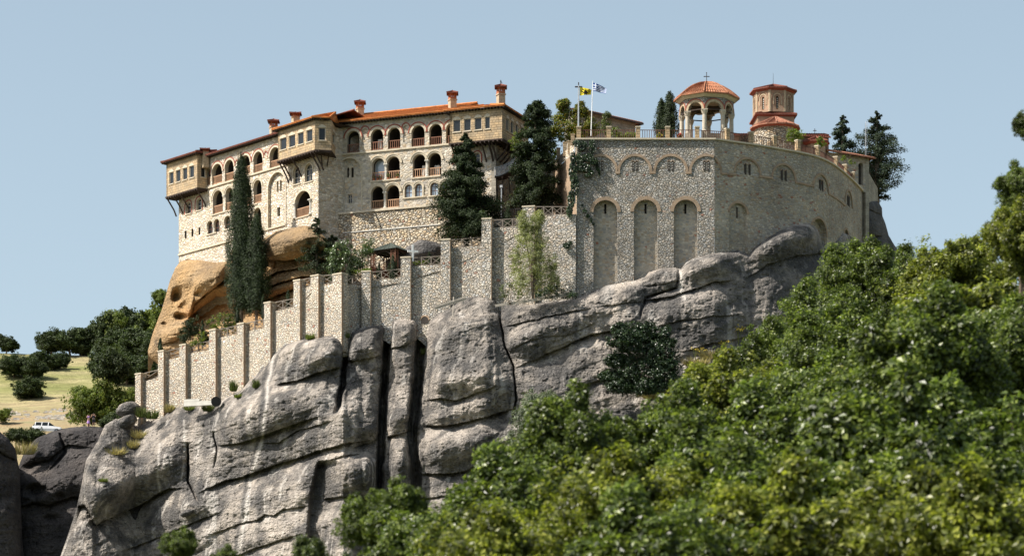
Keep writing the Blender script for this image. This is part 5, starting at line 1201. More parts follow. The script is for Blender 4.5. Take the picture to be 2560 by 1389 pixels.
# curved part as one relief surface
cp = [(24.36, 385.0), (31.9, 389.4), (38.0, 394.6), (42.4, 404.2), (46.6, 417.8), (48.6, 430)]
P = [Vector(p) for p in cp]; P = [P[0] * 2 - P[1]] + P + [P[-1] * 2 - P[-2]]; crv = []
for i in range(1, len(P) - 2):
    for k in range(24):
        t = k / 24; a, b, c, d = P[i - 1], P[i], P[i + 1], P[i + 2]
        crv.append(.5 * ((2 * b) + (c - a) * t + (2 * a - 5 * b + 4 * c - d) * t * t + (-a + 3 * b - 3 * c + d) * t ** 3))
crv = np.array([tuple(c) for c in crv]); ds = np.concatenate([[0], np.cumsum(np.hypot(*np.diff(crv, axis=0).T))]); STOT = ds[-1]
cpx = CX + crv[:, 0] / crv[:, 1] * FPX
def cpos(s_): return np.interp(s_, ds, crv[:, 0]), np.interp(s_, ds, crv[:, 1])
def cnrm(s_):
    x0, y0 = cpos(np.clip(s_ - .2, 0, STOT)); x1, y1 = cpos(np.clip(s_ + .2, 0, STOT)); dx, dy = x1 - x0, y1 - y0; l = np.hypot(dx, dy); return dy / l, -dx / l
k_ = int(np.argmax(cpx)); 
def s_of(px): return float(np.interp(px, cpx[:k_ + 1], ds[:k_ + 1]))
def cz(px, py): s_ = s_of(px); return s_, float((HZ - py) * cpos(s_)[1] / FPX)
def CW(s_, out, z): x, y = cpos(s_); nx_, ny_ = cnrm(s_); return Vector((float(x + nx_ * out), float(y + ny_ * out), z))
S = np.arange(0, STOT, .11); Zr = np.arange(66, 93.87, .11); Zr[-1] = 93.86
SS, ZZ = np.meshgrid(S, Zr); rec = np.zeros_like(SS)
def archrec(sc0, z1, r, depth, z0=None):
    q = (np.hypot(SS - sc0, np.maximum(ZZ - (z1 - r), 0)) < r) & (ZZ > (z0 if z0 is not None else z1 - r)); rec[q] = np.maximum(rec[q], depth); return q
carcs = []
for px, pt, hw in ((1784, 391, 1.7), (1869, 398, 1.75), (1960, 413, 1.75), (2054, 438, 1.8), (2122, 478, 1.8)):
    s0, z1 = cz(px, pt) if px > 1786 else (BA.u(1766) - UB, BA.uz(1766, 391)[1] + 60); carcs.append((s0, z1, hw if px > 1786 else 1.8)); archrec(s0, z1, hw if px > 1786 else 1.8, .10)
s4, z4 = cz(1846, 508); archrec(s4, z4, 1.25, .35, 66); s5, z5 = cz(2049, 547); archrec(s5, z5, 1.9, .7, 76); s6, z6 = cz(2116, 574); archrec(s6, z6, 1.15, .9, 76)
nX, nY = cnrm(SS); pX, pY = cpos(SS); V = np.stack([pX - nX * rec, pY - nY * rec, ZZ], -1); nx = len(S); nr_ = len(Zr)
i0 = (np.arange(nr_ - 1)[:, None] * nx + np.arange(nx - 1)[None]).ravel()
mk('wall', (V.reshape(-1, 3), np.stack([i0, i0 + 1, i0 + nx + 1, i0 + nx], 1)), ['stone_curve'], ba, label='shaded curving right part of the bastion wall')
def sweep(mb, s0, s1, o0, o1, z0, z1, m=0, n=None):
    n = n or max(2, int((s1 - s0) / .5)); vs = []; fs = []
    for k in range(n + 1):
        s_ = s0 + (s1 - s0) * k / n
        for o, z in ((o0, z0), (o1, z0), (o1, z1), (o0, z1)): vs.append(CW(s_, o, z))
    for k in range(n):
        for j in range(4): fs.append((k * 4 + j, k * 4 + (j + 1) % 4, (k + 1) * 4 + (j + 1) % 4, (k + 1) * 4 + j))
    mb.add(vs, fs + [(0, 1, 2, 3), (n * 4, n * 4 + 3, n * 4 + 2, n * 4 + 1)], m)
def carc(s0, z, r0, r1, out, m, mb, a0=0.0, a1=PI, n=16):
    vs = []; fs = []
    for k in range(n + 1):
        a = a0 + (a1 - a0) * k / n
        for r, o in ((r0, out), (r1, out), (r1, -.03), (r0, -.03)): vs.append(CW(s0 + r * math.cos(a), o, z + r * math.sin(a)))
    for k in range(n):
        for j in range(4): fs.append((k * 4 + j, k * 4 + (j + 1) % 4, (k + 1) * 4 + (j + 1) % 4, (k + 1) * 4 + j))
    mb.add(vs, fs, m)
for k, (s0, z1, r) in enumerate(carcs):
    mb = MB(); carc(s0, z1 - r, r, r + .25, .08, 0, mb, 0, PI if k else math.acos(min(1, -s0 / r)) ); mk('arch_trim', mb, ['brick_small'], ba)
    if k + 1 < len(carcs): mb = MB(); sweep(mb, s0 + r, carcs[k + 1][0] - carcs[k + 1][2], -.02, .12, z1 - r - .22, z1 - r); mk('arch_footing', mb, ['brick_small'], ba)
    if k:
        for e in (-.3, .3):
            mb = MB()
            x, y = cpos(s0 + e); nx_, ny_ = cnrm(s0 + e); F_ = MB(); F_.band(arch(-.12, .12, z1 - r - .15, z1 - .55), -.03, .1, 1, 1); F_.ring(0, z1 - .67, .12, .2, -.05, .1, 0); F_.add([(-.12, -.032, z1 - r - .15), (.12, -.032, z1 - r - .15), (.12, -.032, z1 - .68), (.09, -.032, z1 - .58), (0, -.032, z1 - .55), (-.09, -.032, z1 - .58), (-.12, -.032, z1 - .68)], [tuple(range(7))], 1)
            mk('slit_window', F_, ['brick_small', 'interior_shade'], ba, loc=(float(x), float(y), 0), rz=math.atan2(nx_, -ny_))
for s0, z1, r in ((s4, z4, 1.25), (s5, z5, 1.9), (s6, z6, 1.15)): mb = MB(); carc(s0, z1 - r, r, r + .28, .05, 0, mb); mk('arch_trim', mb, ['brick_small'], ba)
x, y = cpos(s4); nx_, ny_ = cnrm(s4); F_ = MB(); F_.box(-.1, .1, .3, .36, z4 - 1.7, z4 - .4); mk('slit_window', F_, ['interior_shade'], ba, loc=(float(x), float(y), 0), rz=math.atan2(nx_, -ny_))
# left return of the bastion, coping
mb = MB(); L0 = BA.w(0, 0, 0)
mb.add([(L0.x, 385, 60), (L0.x, 385, 93.86), (L0.x - .9, 402, 93.86), (L0.x - .9, 402, 60)], [(0, 1, 2, 3)]); mk('wall', mb, ['stone_warm'], ba)
mb = MB(); mb.box(L0.x - .15, BA.B.x + .05, 384.74, 386.3, 93.862, 94.05); sweep(mb, .02, STOT - 1.5, -1.3, .24, 93.862, 94.046); mk('coping', mb, ['trim_stone'], ba)
# terrace paving behind the wall
tp = [(L0.x - .9, 402), (L0.x, 385.3), (24.3, 385.3)] + [tuple(CW(s_, -.3, 0)[:2]) for s_ in np.linspace(.5, STOT - .5, 14)] + [(48, 440), (5, 440)]
mk('terrace_paving', ([(x, y, 93.865) for x, y in tp], [tuple(range(len(tp)))]), ['soil'], kind='structure')

# ---- balustrade: stone piers and rusty iron panels
bl = thing('terrace_balustrade', 'stone piers with rusty iron bar panels along the top of the bastion wall', 'balustrade', Vector((L0.x, 385.6, 94.05)))
pp = [(Vector(((px - CX) * 385.55 / FPX, 385.55, 94.05)), 0) for px in (1447, 1522, 1595, 1669, 1743)]
for px in (1823, 1883, 1941.5, 2001.5, 2052.5, 2099, 2122, 2141.5): s_ = s_of(px); nx_, ny_ = cnrm(s_); pp.append((CW(s_, -.5, 94.05), math.atan2(nx_, -ny_)))
for p, rz in pp:
    mb = MB(); mb.box(-.26, .26, -.26, .26, 0, 1.42, 0); mb.box(-.31, .31, -.31, .31, 1.42, 1.54, 1); mk('pier', mb, ['ashlar_tan', 'trim_stone'], bl, loc=p, rz=rz)
for (p, r1), (q, r2) in zip(pp[:-1], pp[1:]):
    d = (q - p); L = d.length; dn = d.normalized(); a, b = p + dn * .28, q - dn * .28; mb = MB()
    for z in (.12, 1.12): mb.beam(a + Vector((0, 0, z)), b + Vector((0, 0, z)), .07, .07)
    n = int((L - .5) / .27)
    for k in range(1, n): c = a.lerp(b, k / n); mb.box(c.x - .035, c.x + .035, c.y - .035, c.y + .035, c.z + .1, c.z + 1.12)
    mk('iron_panel', mb, ['rail_rust'], bl)
# stepped flank wall left of the bastion going down and back
fl_ = thing('stair_wall', 'stepped tan wall with small piers leading down behind the dark conifer', 'wall', W(1400, 400, 394))
mb = MB(); a, b, c = W(1440, 352, 386), W(1418, 372, 390), W(1384, 402, 396)
mb.add([a, b, c, c - Vector((0, 0, 1.2)), b - Vector((0, 0, 1.2)), a - Vector((0, 0, 1.2)), a - Vector((0, 0, 12)), c - Vector((0, 0, 10))], [(0, 1, 4, 5), (1, 2, 3, 4)]); mk('parapet', mb, ['stone_cream'], fl_)
mb = MB(); mb.add([a - Vector((-.02, 0, 1.2)), c - Vector((0, -.4, 1.2)), c - Vector((0, -.4, 12)), a - Vector((-.02, 0, 16))], [(0, 1, 2, 3)]); mk('wall', mb, ['brick_small'], fl_)
for px, py, Y, h in ((1432, 338, 387.5, 1.2), (1424, 355, 389, 1.4), (1412, 358, 391, 1.6), (1396, 372, 394, 1.4)):
    p = W(px, py, Y); mb = MB(); mb.box(-.22, .22, -.22, .22, -h, 0); mb.box(-.26, .26, -.26, .26, 0, .1); mk('pier', mb, ['ashlar_tan'], fl_, loc=p)
mb = MB(); p = W(1240, 420, 404); q = W(1445, 420, 403.5); mb.box(p.x, q.x, 404, 405, 62, 95.5); mk('back_wall', mb, ['stone_infill'], fl_)
mb = MB(); mb.tube([W(1437, 362, 384.7), W(1437, 508, 384.7)], .09, 8); mk('drainpipe', mb, ['steel'], label='pale drainpipe running down the ivy-covered left edge of the bastion', cat='drainpipe')

# ================================================================ BELL TOWER
bc = Vector(((1766.5 - CX) * 389.2 / FPX, 389.2, 94.0)); RB_ = 3.02
bt = thing('bell_tower', 'open octagonal bell tower with white columns and domed red tile roof', 'bell tower', bc)
ang = [R_(-8.3 + 45 * k) for k in range(8)]
for k, a in enumerate(ang):
    p = (RB_ * math.sin(a), -RB_ * math.cos(a), 0); mb = MB()
    mb.box(p[0] - .3, p[0] + .3, p[1] - .3, p[1] + .3, 0, 1.2); h = 3.72
    mb.lathe(p, [(.34, 1.2), (.31, 1.3), (.27, 1.38), (.25, h - .45), (.29, h - .4), (.39, h - .12), (.42, h)], 12); mb.box(p[0] - .38, p[0] + .38, p[1] - .38, p[1] + .38, h, h + .14)
    mk('column', mb, ['column_stone'], bt, loc=bc)
ztop = 5.62
for k in range(8):
    a0, a1 = ang[k], ang[(k + 1) % 8]; Ro = RB_ + .28
    p0, p1 = Vector((Ro * math.sin(a0), -Ro * math.cos(a0))), Vector((Ro * math.sin(a1), -Ro * math.cos(a1))); L = (p1 - p0).length
    r = L / 2 - .34; zs = 3.86; mb = MB()
    outer = [(0, zs), (L / 2 - r, zs)] + [(L / 2 - r * math.cos(PI * j / 14), zs + r * math.sin(PI * j / 14)) for j in range(1, 14)] + [(L / 2 + r, zs), (L, zs), (L, ztop), (0, ztop)]
    mb.plate(outer, [], 0, .5, 0, 0)
    lps = [[Vector((u, z, 0)) for u, z in outer]]; mb.add([(u, .5, z) for u, z in outer], [tuple(reversed(t)) for t in tessellate_polygon(lps)], 1)
    mb.ring(L / 2, zs, r, r + .34, -.04, .05, 5, n=18); mb.ring(L / 2, zs, r + .3, r + .42, -.07, .05, 3, n=18)
    mb.box(-.05, L + .05, -.14, .1, ztop - .26, ztop - .004, 2)
    mb.box(.3, L - .3, .12, .22, zs - .02, zs + .1, 4)
    d = (p1 - p0).normalized(); mk('arch_panel', mb, ['stone_bastion', 'arch_brick', 'trim_stone', 'red_brick', 'wood_dark', 'arch_brick'], bt, loc=bc + Vector((p0.x, p0.y, 0)), rz=math.atan2(d.y, d.x))
prof = [(3.98, 0), (3.55, .42), (2.85, .98), (2.0, 1.5), (1.1, 1.88), (.12, 2.12)]; rf = MB()
for k in range(8):
    a0, a1 = ang[k], ang[(k + 1) % 8]
    for (r0, z0), (r1, z1) in zip(prof[:-1], prof[1:]):
        q = lambda r, a, z: (r * math.sin(a), -r * math.cos(a), z)
        A, B, Cc, D = map(Vector, (q(r0, a0, z0), q(r0, a1, z0), q(r1, a1, z1), q(r1, a0, z1)))
        nc = 9 * 4; vs = []; nm = (B - A).cross(D - A).normalized()
        for e, (l, rr2) in enumerate(((A, B), (D, Cc))):
            for c in range(nc + 1): vs.append(l.lerp(rr2, c / nc) + nm * (.075 * math.sin(PI / 2 * c + .4) + (.05 if e == 0 else 0)))
        rf.add(vs, [(c, c + 1, nc + 2 + c, nc + 1 + c) for c in range(nc)])
    rf.tube([(r * math.sin(a0), -r * math.cos(a0), z + .08) for r, z in prof], .11, 6)
    A, B = [Vector((3.98 * math.sin(a), -3.98 * math.cos(a), .02)) for a in (a0, a1)]; rf.beam(A, B, .12, .14)
ro = mk('roof', rf, ['tile_dome'], bt, loc=bc + Vector((0, 0, ztop + .08)))
sf = MB(); sf.lathe((0, 0, -.12), [(3.9, .1), (3.3, 0), (.1, .05)], 8, 0, ang[0]); sf.lathe((0, 0, -.36), [(3.38, 0), (3.75, .3)], 8, 0, ang[0], False); mk('cornice', sf, ['trim_stone'], ro, loc=bc + Vector((0, 0, ztop + .04)))
cr = MB(); cr.tube([(0, 0, 0), (0, 0, 1.25)], .045, 6); cr.box(-.28, .28, -.035, .035, .76, .85)
for x_, z_ in ((-.3, .8), (.3, .8), (0, 1.27)): cr.lathe((x_, 0, z_ - .08), [(.01, 0), (.08, .08), (.01, .16)], 6)
mk('cross', cr, ['iron'], ro, loc=bc + Vector((0, 0, ztop + 2.15)))
for dx, dz, s_ in ((-.9, 4.35, .38), (.55, 4.3, .48), (1.3, 4.5, .3)):
    b = MB(); b.lathe((0, 0, 0), [(s_, 0), (s_ * .82, s_ * .25), (s_ * .6, s_ * .8), (s_ * .45, s_ * 1.2), (.03, s_ * 1.4)], 14); mk('bell', b, ['bronze'], bt, loc=bc + Vector((dx, 0, dz - s_)))
b = MB()
for y_ in (-1.0, 1.0): b.beam((-2.6, y_, 4.62), (2.6, y_, 4.62), .16, .2)
b.beam((-2.8, 0, 4.75), (2.8, 0, 4.75), .18, .22); mk('beam', b, ['wood_dark'], bt, loc=bc)
mb = MB(); Rw = RB_
for k in range(8):
    a0, a1 = ang[k], ang[(k + 1) % 8]
    if k in (0, 2, 3, 4, 5): 
        A, B = [Vector((Rw * math.sin(a), -Rw * math.cos(a), .5)) for a in (a0, a1)]; mb.beam(A, B, .3, 1.0)
mk('parapet', mb, ['ashlar_grey'], bt, loc=bc)

# ================================================================ CHURCH
cc = Vector(((1933 - CX) * 411.5 / FPX, 411.5, 94.0))
ch = thing('church', 'brick church with tall octagonal drum and red tile roofs behind the balustrade', 'church', cc)
R2 = 2.62; z0, z1 = 9.35, 12.15; mb = MB(); aoff = -14.5
an = [R_(aoff + 45 * k) for k in range(8)]
for k in range(8):
    a0, a1 = an[k], an[(k + 1) % 8]; p0, p1 = Vector((R2 * math.sin(a0), -R2 * math.cos(a0))), Vector((R2 * math.sin(a1), -R2 * math.cos(a1))); L = (p1 - p0).length; d = (p1 - p0).normalized()
    s = MB(); o_ = arch(L / 2 - .18, L / 2 + .18, z0 + .35, z0 + 2.0); s.plate([(0, z0), (L, z0), (L, z1 + .1), (0, z1 + .1)], [o_], 0, .3, 0, 0); s.band(o_, 0, .25, 1); s.band(o_, .25, .5, 2, 2)
    for j, (ra, rb, yy) in enumerate(((.18, .32, -.02), (.44, .56, -.05), (.68, .8, -.08))): s.ring(L / 2, z0 + 1.82, ra, rb, yy, .03, 1 if j % 2 else 0, leg=.9 if j < 2 else .2)
    for q in range(5): s.box(L / 2 - .06, L / 2 + .06, .1, .14, z0 + .5 + .28 * q, z0 + .64 + .28 * q, 3)
    s.box(-.03, .16, -.05, .1, z0, z1, 1); s.box(L - .16, L + .03, -.05, .1, z0, z1, 1)
    mk('drum_face', s, ['brick_drum', 'arch_brick', 'interior_shade', 'marble'], ch, loc=cc + Vector((p0.x, p0.y, 0)), rz=math.atan2(d.y, d.x))
def octroof(name, R0, zz, rise, Rt=.05, n=8, a=None, mat='tile_red', cen=cc, parent=ch, nt=3, eave=.22):
    rf = MB(); a = a or an; n = len(a)
    for k in range(n):
        a0, a1 = a[k], a[(k + 1) % n]; q = lambda r, an_, z: (r * math.sin(an_), -r * math.cos(an_), z)
        rf.tiles(q(R0, a0, zz), q(R0, a1, zz), q(Rt, a1, zz + rise), q(Rt, a0, zz + rise), 0, .24, .06, .4); rf.tube([q(R0, a0, zz + .06), q(Rt, a0, zz + rise + .05)], .09, 5)
        A, B = Vector(q(R0, a0, zz - .06)), Vector(q(R0, a1, zz - .06)); rf.beam(A, B, .12, eave * .7)
    sf = MB(); sf.lathe((0, 0, 0), [(R0 * .98, zz - .14), (R0 * .86, zz - .34), (.05, zz - .34)], n, 0, a[0]); o = mk(name, rf, [mat], parent, loc=cen); mk('cornice', sf, ['red_brick'], o, loc=cen); return o
dr_ = octroof('roof', 3.05, z1 + .28, .95)
mb = MB(); mb.tube([(0, 0, 0), (0, 0, 1.65)], [.035, .015], 5); mk('lightning_rod', mb, ['iron'], dr_, loc=cc + Vector((0, 0, z1 + 1.1)))
sq = [R_(-45 + 90 * k + 4) for k in range(4)]
octroof('roof', 3.75, z0 - .32, .35, 2.5, a=sq, eave=.25)
mb = MB(); mb.lathe((0, 0, 0), [(3.35, 6), (3.35, z0 - .5)], 4, 0, sq[0]); mk('drum_base', mb, ['brick_drum'], ch, loc=cc)
ap = cc + Vector((-.1, -4.2, 0)); ae = [R_(-90 + 22.5 * k) for k in range(16)]
octroof('roof', 3.15, 6.75, 1.35, .3, a=ae, cen=ap, mat='tile_pale'); mb = MB(); mb.lathe((0, 0, 0), [(2.75, 0), (2.75, 6.5)], 16, 0, ae[0]); mb.box(-.12, .12, -2.8, -2.6, 5.0, 5.5, 1); mk('apse', mb, ['stone_warm', 'interior_shade'], ch, loc=ap)
mb = MB(); mb.box(-6.5, 6.5, -1.5, 9, 0, 6.6, 0); mk('nave', mb, ['brick_drum'], ch, loc=cc)
mb = MB(); mb.tiles((-7, -2, 6.5), (7, -2, 6.5), (7, 3.6, 8.0), (-7, 3.6, 8.0)); mb.tiles((7, 9.5, 6.5), (-7, 9.5, 6.5), (-7, 3.6, 8.0), (7, 3.6, 8.0)); mk('roof', mb, ['tile_red'], ch, loc=cc)
# small chapel to the right
c2 = Vector(((2040 - CX) * 408 / FPX, 408, 94.0)); chp = thing('chapel', 'low brick chapel with small conical tile roof and iron cross right of the church', 'chapel', c2)
a8 = [R_(10 + 45 * k) for k in range(8)]
mb = MB(); mb.lathe((0, 0, 0), [(1.25, 0), (1.25, 5.0)], 8, 0, a8[0]); mb.box(-.4, .4, -1.3, -1.1, 3.4, 4.2, 1); mk('turret', mb, ['brick_small', 'interior_shade'], chp, loc=c2)
o = octroof('roof', 1.75, 5.1, .75, a=a8, cen=c2, parent=chp)
mb = MB(); mb.box(-2.0, 1.75, 1.2, 6, 0, 6.2, 0); mk('wall', mb, ['brick_small'], chp, loc=c2); mb = MB(); mb.tiles((-2.6, .8, 6.3), (2.0, .8, 6.0), (1.8, 3.6, 7.0), (-2.4, 3.6, 7.2)); mk('roof', mb, ['tile_red'], chp, loc=c2)
cr = MB(); cr.tube([(0, 0, 0), (0, 0, .7)], .04, 5); cr.box(-.22, .22, -.03, .03, .40, .48); mk('cross', cr, ['iron'], o, loc=c2 + Vector((0, 1.6, 6.6)))
# ochre-roofed lodge at the right end of the terrace
FE = Fac(2068, 409, 2168, 412.5, 94.0); lg = thing('gate_lodge', 'stone lodge with pale tile roof and tall arch right of the chapel', 'building', FE.w(2.5, 2, 0))
zE = FE.uz(2120, 388)[1]; aw = op(FE, 2146, 2158, 407, 462); mb = MB(); uE = FE.u(2172); mb.plate([(0, -.2), (uE, -.2), (uE, zE), (0, zE)], [aw['lp']], 0, .6, 0, 0); mb.band(aw['lp'], 0, .5, 1, 2); mb.box(uE - .55, uE + .02, -.03, .7, -9, zE - .3, 1)
mb.box(-.0, uE, 3.5, 4, 0, zE - .1, 0); mb.box(uE - .5, uE, .6, 4, 0, zE - .1, 0); FE.mk('wall', mb, ['stone_infill', 'ashlar_grey', 'interior_shade'], lg)
mb = MB(); mb.tiles((-.6, -.7, zE), (uE + .55, -.7, zE), (uE - .8, 2.5, zE + 1.05), (-.6, 2.5, zE + 1.05), 0, .26, .08); mb.tiles((uE + .55, -.7, zE), (uE + .55, 5.2, zE), (uE - .8, 2.6, zE + 1.05), (uE - .8, 2.5, zE + 1.05), 0, .26, .08); mb.beam((-.6, -.7, zE - .02), (uE + .55, -.7, zE - .02), .14, .16)
FE.mk('roof', mb, ['tile_pale'], lg)
mb = MB(); p = W(2172, 432, 416); mb.add([W(2168, 425, 414.5), W(2194, 470, 420), W(2196, 530, 420), W(2168, 530, 414.5)], [(0, 1, 2, 3)]); mk('corner_wall', mb, ['ashlar_grey'], lg)
# residence behind the flagpoles
FH = Fac(1440, 398, 1597, 405, 94.0); hs = thing('residence', 'low stone house with faded red tile roof behind the flagpoles', 'house', FH.w(4, 2, 0))
zH = FH.uz(1560, 302)[1]; uH = FH.L; mb = MB(); mb.box(0, uH - .6, 0, 2.2, 0, zH, 0); FH.mk('wall', mb, ['ashlar_grey'], hs)
mb = MB(); mb.tiles((-.6, -.8, zH), (uH, -.8, zH), (uH - 2.6, 3.4, zH + 1.15), (2, 3.4, zH + 1.15)); mb.tiles((uH, -.8, zH), (uH + .1, 7, zH), (uH - 2.6, 3.5, zH + 1.15), (uH - 2.6, 3.4, zH + 1.15)); mb.beam((-.6, -.8, zH - .02), (uH, -.8, zH - .02), .1, .1); ho = FH.mk('roof', mb, ['tile_pale'], hs)
mb = MB(); mb.box(-.6, uH, -.9, -.8, zH - .2, zH - .06); mb.tube([(uH, -.85, zH - .15), (uH + .12, 6.8, zH - .15)], .09, 6); FH.mk('gutter', mb, ['iron'], ho)
mb = MB(); a_ = FH.u(1540); mb.tiles((a_ - 1.0, -.7, 1.75 + .1), (a_ + .7, -.7, 1.85), (a_ + .7, 0, 2.2), (a_ - 1.0, 0, 2.2), 0, .22, .05); FH.mk('porch_roof', mb, ['tile_red'], hs)
# ================================================================ TERRACE THINGS
# gazebo
gp = W(990, 617, 392.0); a1 = math.atan2(-math.sin(R_(32)), -math.cos(R_(32)))
e1 = Vector((-math.cos(R_(32)), math.sin(R_(32)), 0)); e2 = Vector((math.cos(R_(60)), math.sin(R_(60)), 0)); S_ = 4.3
cen = gp + e1 * S_ / 2 + e2 * S_ / 2; hgt = 2.75; base = Vector((cen.x, cen.y, gp.z - hgt))
gz_ = thing('gazebo', 'dark wooden gazebo with low green tin roof and lattice corners on the terrace', 'gazebo', base)
mb = MB(); cs = [gp, gp + e2 * S_, gp + e2 * S_ + e1 * S_, gp + e1 * S_]; apx = cen + Vector((0, 0, 1.15))
for i in range(4):
    A, B = cs[i], cs[(i + 1) % 4]; mb.add([A, B, apx, A - Vector((0, 0, .08)), B - Vector((0, 0, .08)), apx - Vector((0, 0, .08))], [(0, 1, 2), (5, 4, 3), (0, 3, 4, 1)])
    for q in np.linspace(.12, .88, 6): m_ = A.lerp(B, q); mb.beam(m_ + Vector((0, 0, .02)), m_.lerp(apx, 1 - abs(q - .5) * 1.6) + Vector((0, 0, .02)), .04, .05)
mk('roof', mb, ['gazebo_tin'], gz_)
ins = [cen + (c - cen) * .84 for c in cs]
for k, c in enumerate(ins):
    mb = MB(); dA = (ins[(k + 1) % 4] - c).normalized(); dB = (ins[(k - 1) % 4] - c).normalized()
    for o in (Vector((0, 0, 0)), dA * .62, dB * .62): mb.box(c.x + o.x - .07, c.x + o.x + .07, c.y + o.y - .07, c.y + o.y + .07, base.z, gp.z - .02)
    for dd in (dA, dB):
        for q in range(9):
            z = base.z + .1 + q * .28; mb.beam(c + dd * .05 + Vector((0, 0, z - c.z)), c + dd * .6 + Vector((0, 0, z + .28 - c.z)), .02, .045); mb.beam(c + dd * .6 + Vector((0, 0, z - c.z)), c + dd * .05 + Vector((0, 0, z + .28 - c.z)), .02, .045)
    mk('corner_post', mb, ['wood_red'], gz_)
mb = MB()
for k in range(4):
    A, B = ins[k], ins[(k + 1) % 4]; mb.beam(A - Vector((0, 0, .1)), B - Vector((0, 0, .1)), .12, .2); pr = None
    for q in range(11):
        f = .2 + .6 * q / 10; p = A.lerp(B, f) - Vector((0, 0, .22 + .45 * (2 * abs(f - .5) / .6) ** 2.4))
        if pr is not None: mb.beam(pr, p, .06, .1)
        pr = p
mk('arched_beam', mb, ['wood_dark'], gz_)
mb = MB()
for k in (1, 2): mb.beam(ins[k] + Vector((0, 0, .5 - hgt)), ins[(k + 1) % 4] + Vector((0, 0, .5 - hgt)), .05, .9)
mk('bench_back', mb, ['wood_red'], gz_)
# white cross
cp_ = W(1032, 641, 389.6); wc = thing('white_cross', 'plain white wooden cross standing beside the gazebo', 'cross', cp_ - Vector((0, 0, .6)), rz=.25)
mb = MB(); mb.box(-.11, .11, -.08, .08, 0, 2.05); mb.box(-.66, -.11, -.075, .075, 1.12, 1.36); mb.box(.11, .66, -.075, .075, 1.12, 1.36); mk('beam', mb, ['white_paint'], wc, local=True)
# flagpoles and flags
def flag(name, hoist, size, rows, cols, fn, mats, parent, drop=.5, taper=.0, ang=0.0, seed=0):
    Wd, Hh = size; vs = []; fs = []; mi = []
    for r in range(rows + 1):
        for c in range(cols + 1):
            u, v = c / cols, r / rows; h = Hh * (1 - taper * u)
            x = Wd * u * (1 - .05 * v); z = -v * h - drop * u ** 1.15 * (1 - taper * .4) ; y = .16 * math.sin(u * 7 + v * 2 + seed) * u + .05 * math.sin(u * 13 + seed)
            vs.append((x, y, z))
    for r in range(rows):
        for c in range(cols): i = r * (cols + 1) + c; fs.append((i, i + 1, i + cols + 2, i + cols + 1)); mi.append(fn(r, c))
    m_ = MB(); m_.v = vs; m_.f = [list(f) for f in fs]; m_.m = mi; return mk(name, m_, mats, parent, loc=hoist, rz=ang, smooth=True)
b0 = W(1446, 348, 388); t0 = W(1446.5, 207, 388); fp = thing('flagpole', 'grey pole topped by a metal cross, flying the yellow flag', 'flagpole', b0)
mb = MB(); mb.tube([b0, t0 - Vector((0, 0, .3))], [.11, .07], 8)
for k in range(10): q = b0.lerp(t0, .06 + .08 * k); mb.box(q.x - .13, q.x + .13, q.y - .02, q.y + .02, q.z, q.z + .04)
mk('pole', mb, ['steel'], fp)
cr = MB(); cr.box(t0.x - .06, t0.x + .06, t0.y - .05, t0.y + .05, t0.z - .9, t0.z); cr.box(t0.x - .40, t0.x + .40, t0.y - .045, t0.y + .045, t0.z - .58, t0.z - .42)
for dx, dz in ((-.4, -.5), (.4, -.5), (0, .0)): cr.lathe((t0.x + dx, t0.y, t0.z + dz - .07), [(.02, 0), (.09, .07), (.02, .14)], 6)
mk('cross', cr, ['iron'], fp)
EAG = ["...........", "..#.....#..", "..##.#.##..", ".#..###..#.", ".##.###.##.", "..#######..", "...#####...", "..#.###.#..", "....#.#...."]
flag('yellow_flag', W(1449.5, 217.5, 387.9), (1.45, 1.05), 18, 22, lambda r, c: 1 if EAG[r // 2][c // 2] == '#' else 0, ['flag_yellow', 'flag_black'], None, .38, .45, .1).name
o = bpy.data.objects['yellow_flag']; setp(o, 'yellow flag with a black double-headed bird emblem flying from the cross-topped pole', 'flag')
b0 = W(1477.5, 340, 389.5); t0 = W(1482, 205, 389.5); fp = thing('flagpole', 'slim white pole flying the blue and white striped flag', 'flagpole', b0); mb = MB(); mb.tube([b0, t0], [.06, .035], 8); mb.lathe(t0, [(.02, 0), (.06, .05), (.02, .1)], 6); mk('pole', mb, ['white_paint'], fp)
def greek(r, c):
    row = r // 2
    if row < 5 and c < 10: return 1 if (row == 2 or 4 <= c <= 5) else 0
    return row % 2
flag('striped_flag', W(1483, 206.5, 389.4), (1.62, 1.05), 18, 27, greek, ['flag_blue', 'flag_white'], None, .85, .35, -.05, 2)
setp(bpy.data.objects['striped_flag'], 'blue and white striped flag with a white cross in its corner', 'flag')
# lattice mast
b0 = W(2164, 400, 417); t0 = W(2166, 303, 417); am = thing('antenna_mast', 'slim pale lattice mast rising before the right-hand conifer', 'mast', b0); mb = MB(); h = (t0 - b0).z
for k in range(3): a = 2 * PI * k / 3; o3_ = Vector((.13 * math.cos(a), .13 * math.sin(a), 0)); mb.tube([b0 + o3_, t0 + o3_], .018, 4)
for q in range(int(h / .3)):
    for k in range(3): a, a2 = 2 * PI * k / 3, 2 * PI * (k + 1) / 3; mb.tube([b0 + Vector((.13 * math.cos(a), .13 * math.sin(a), q * .3)), b0 + Vector((.13 * math.cos(a2), .13 * math.sin(a2), q * .3 + .3))], .01, 4)
mk('lattice', mb, ['steel'], am)

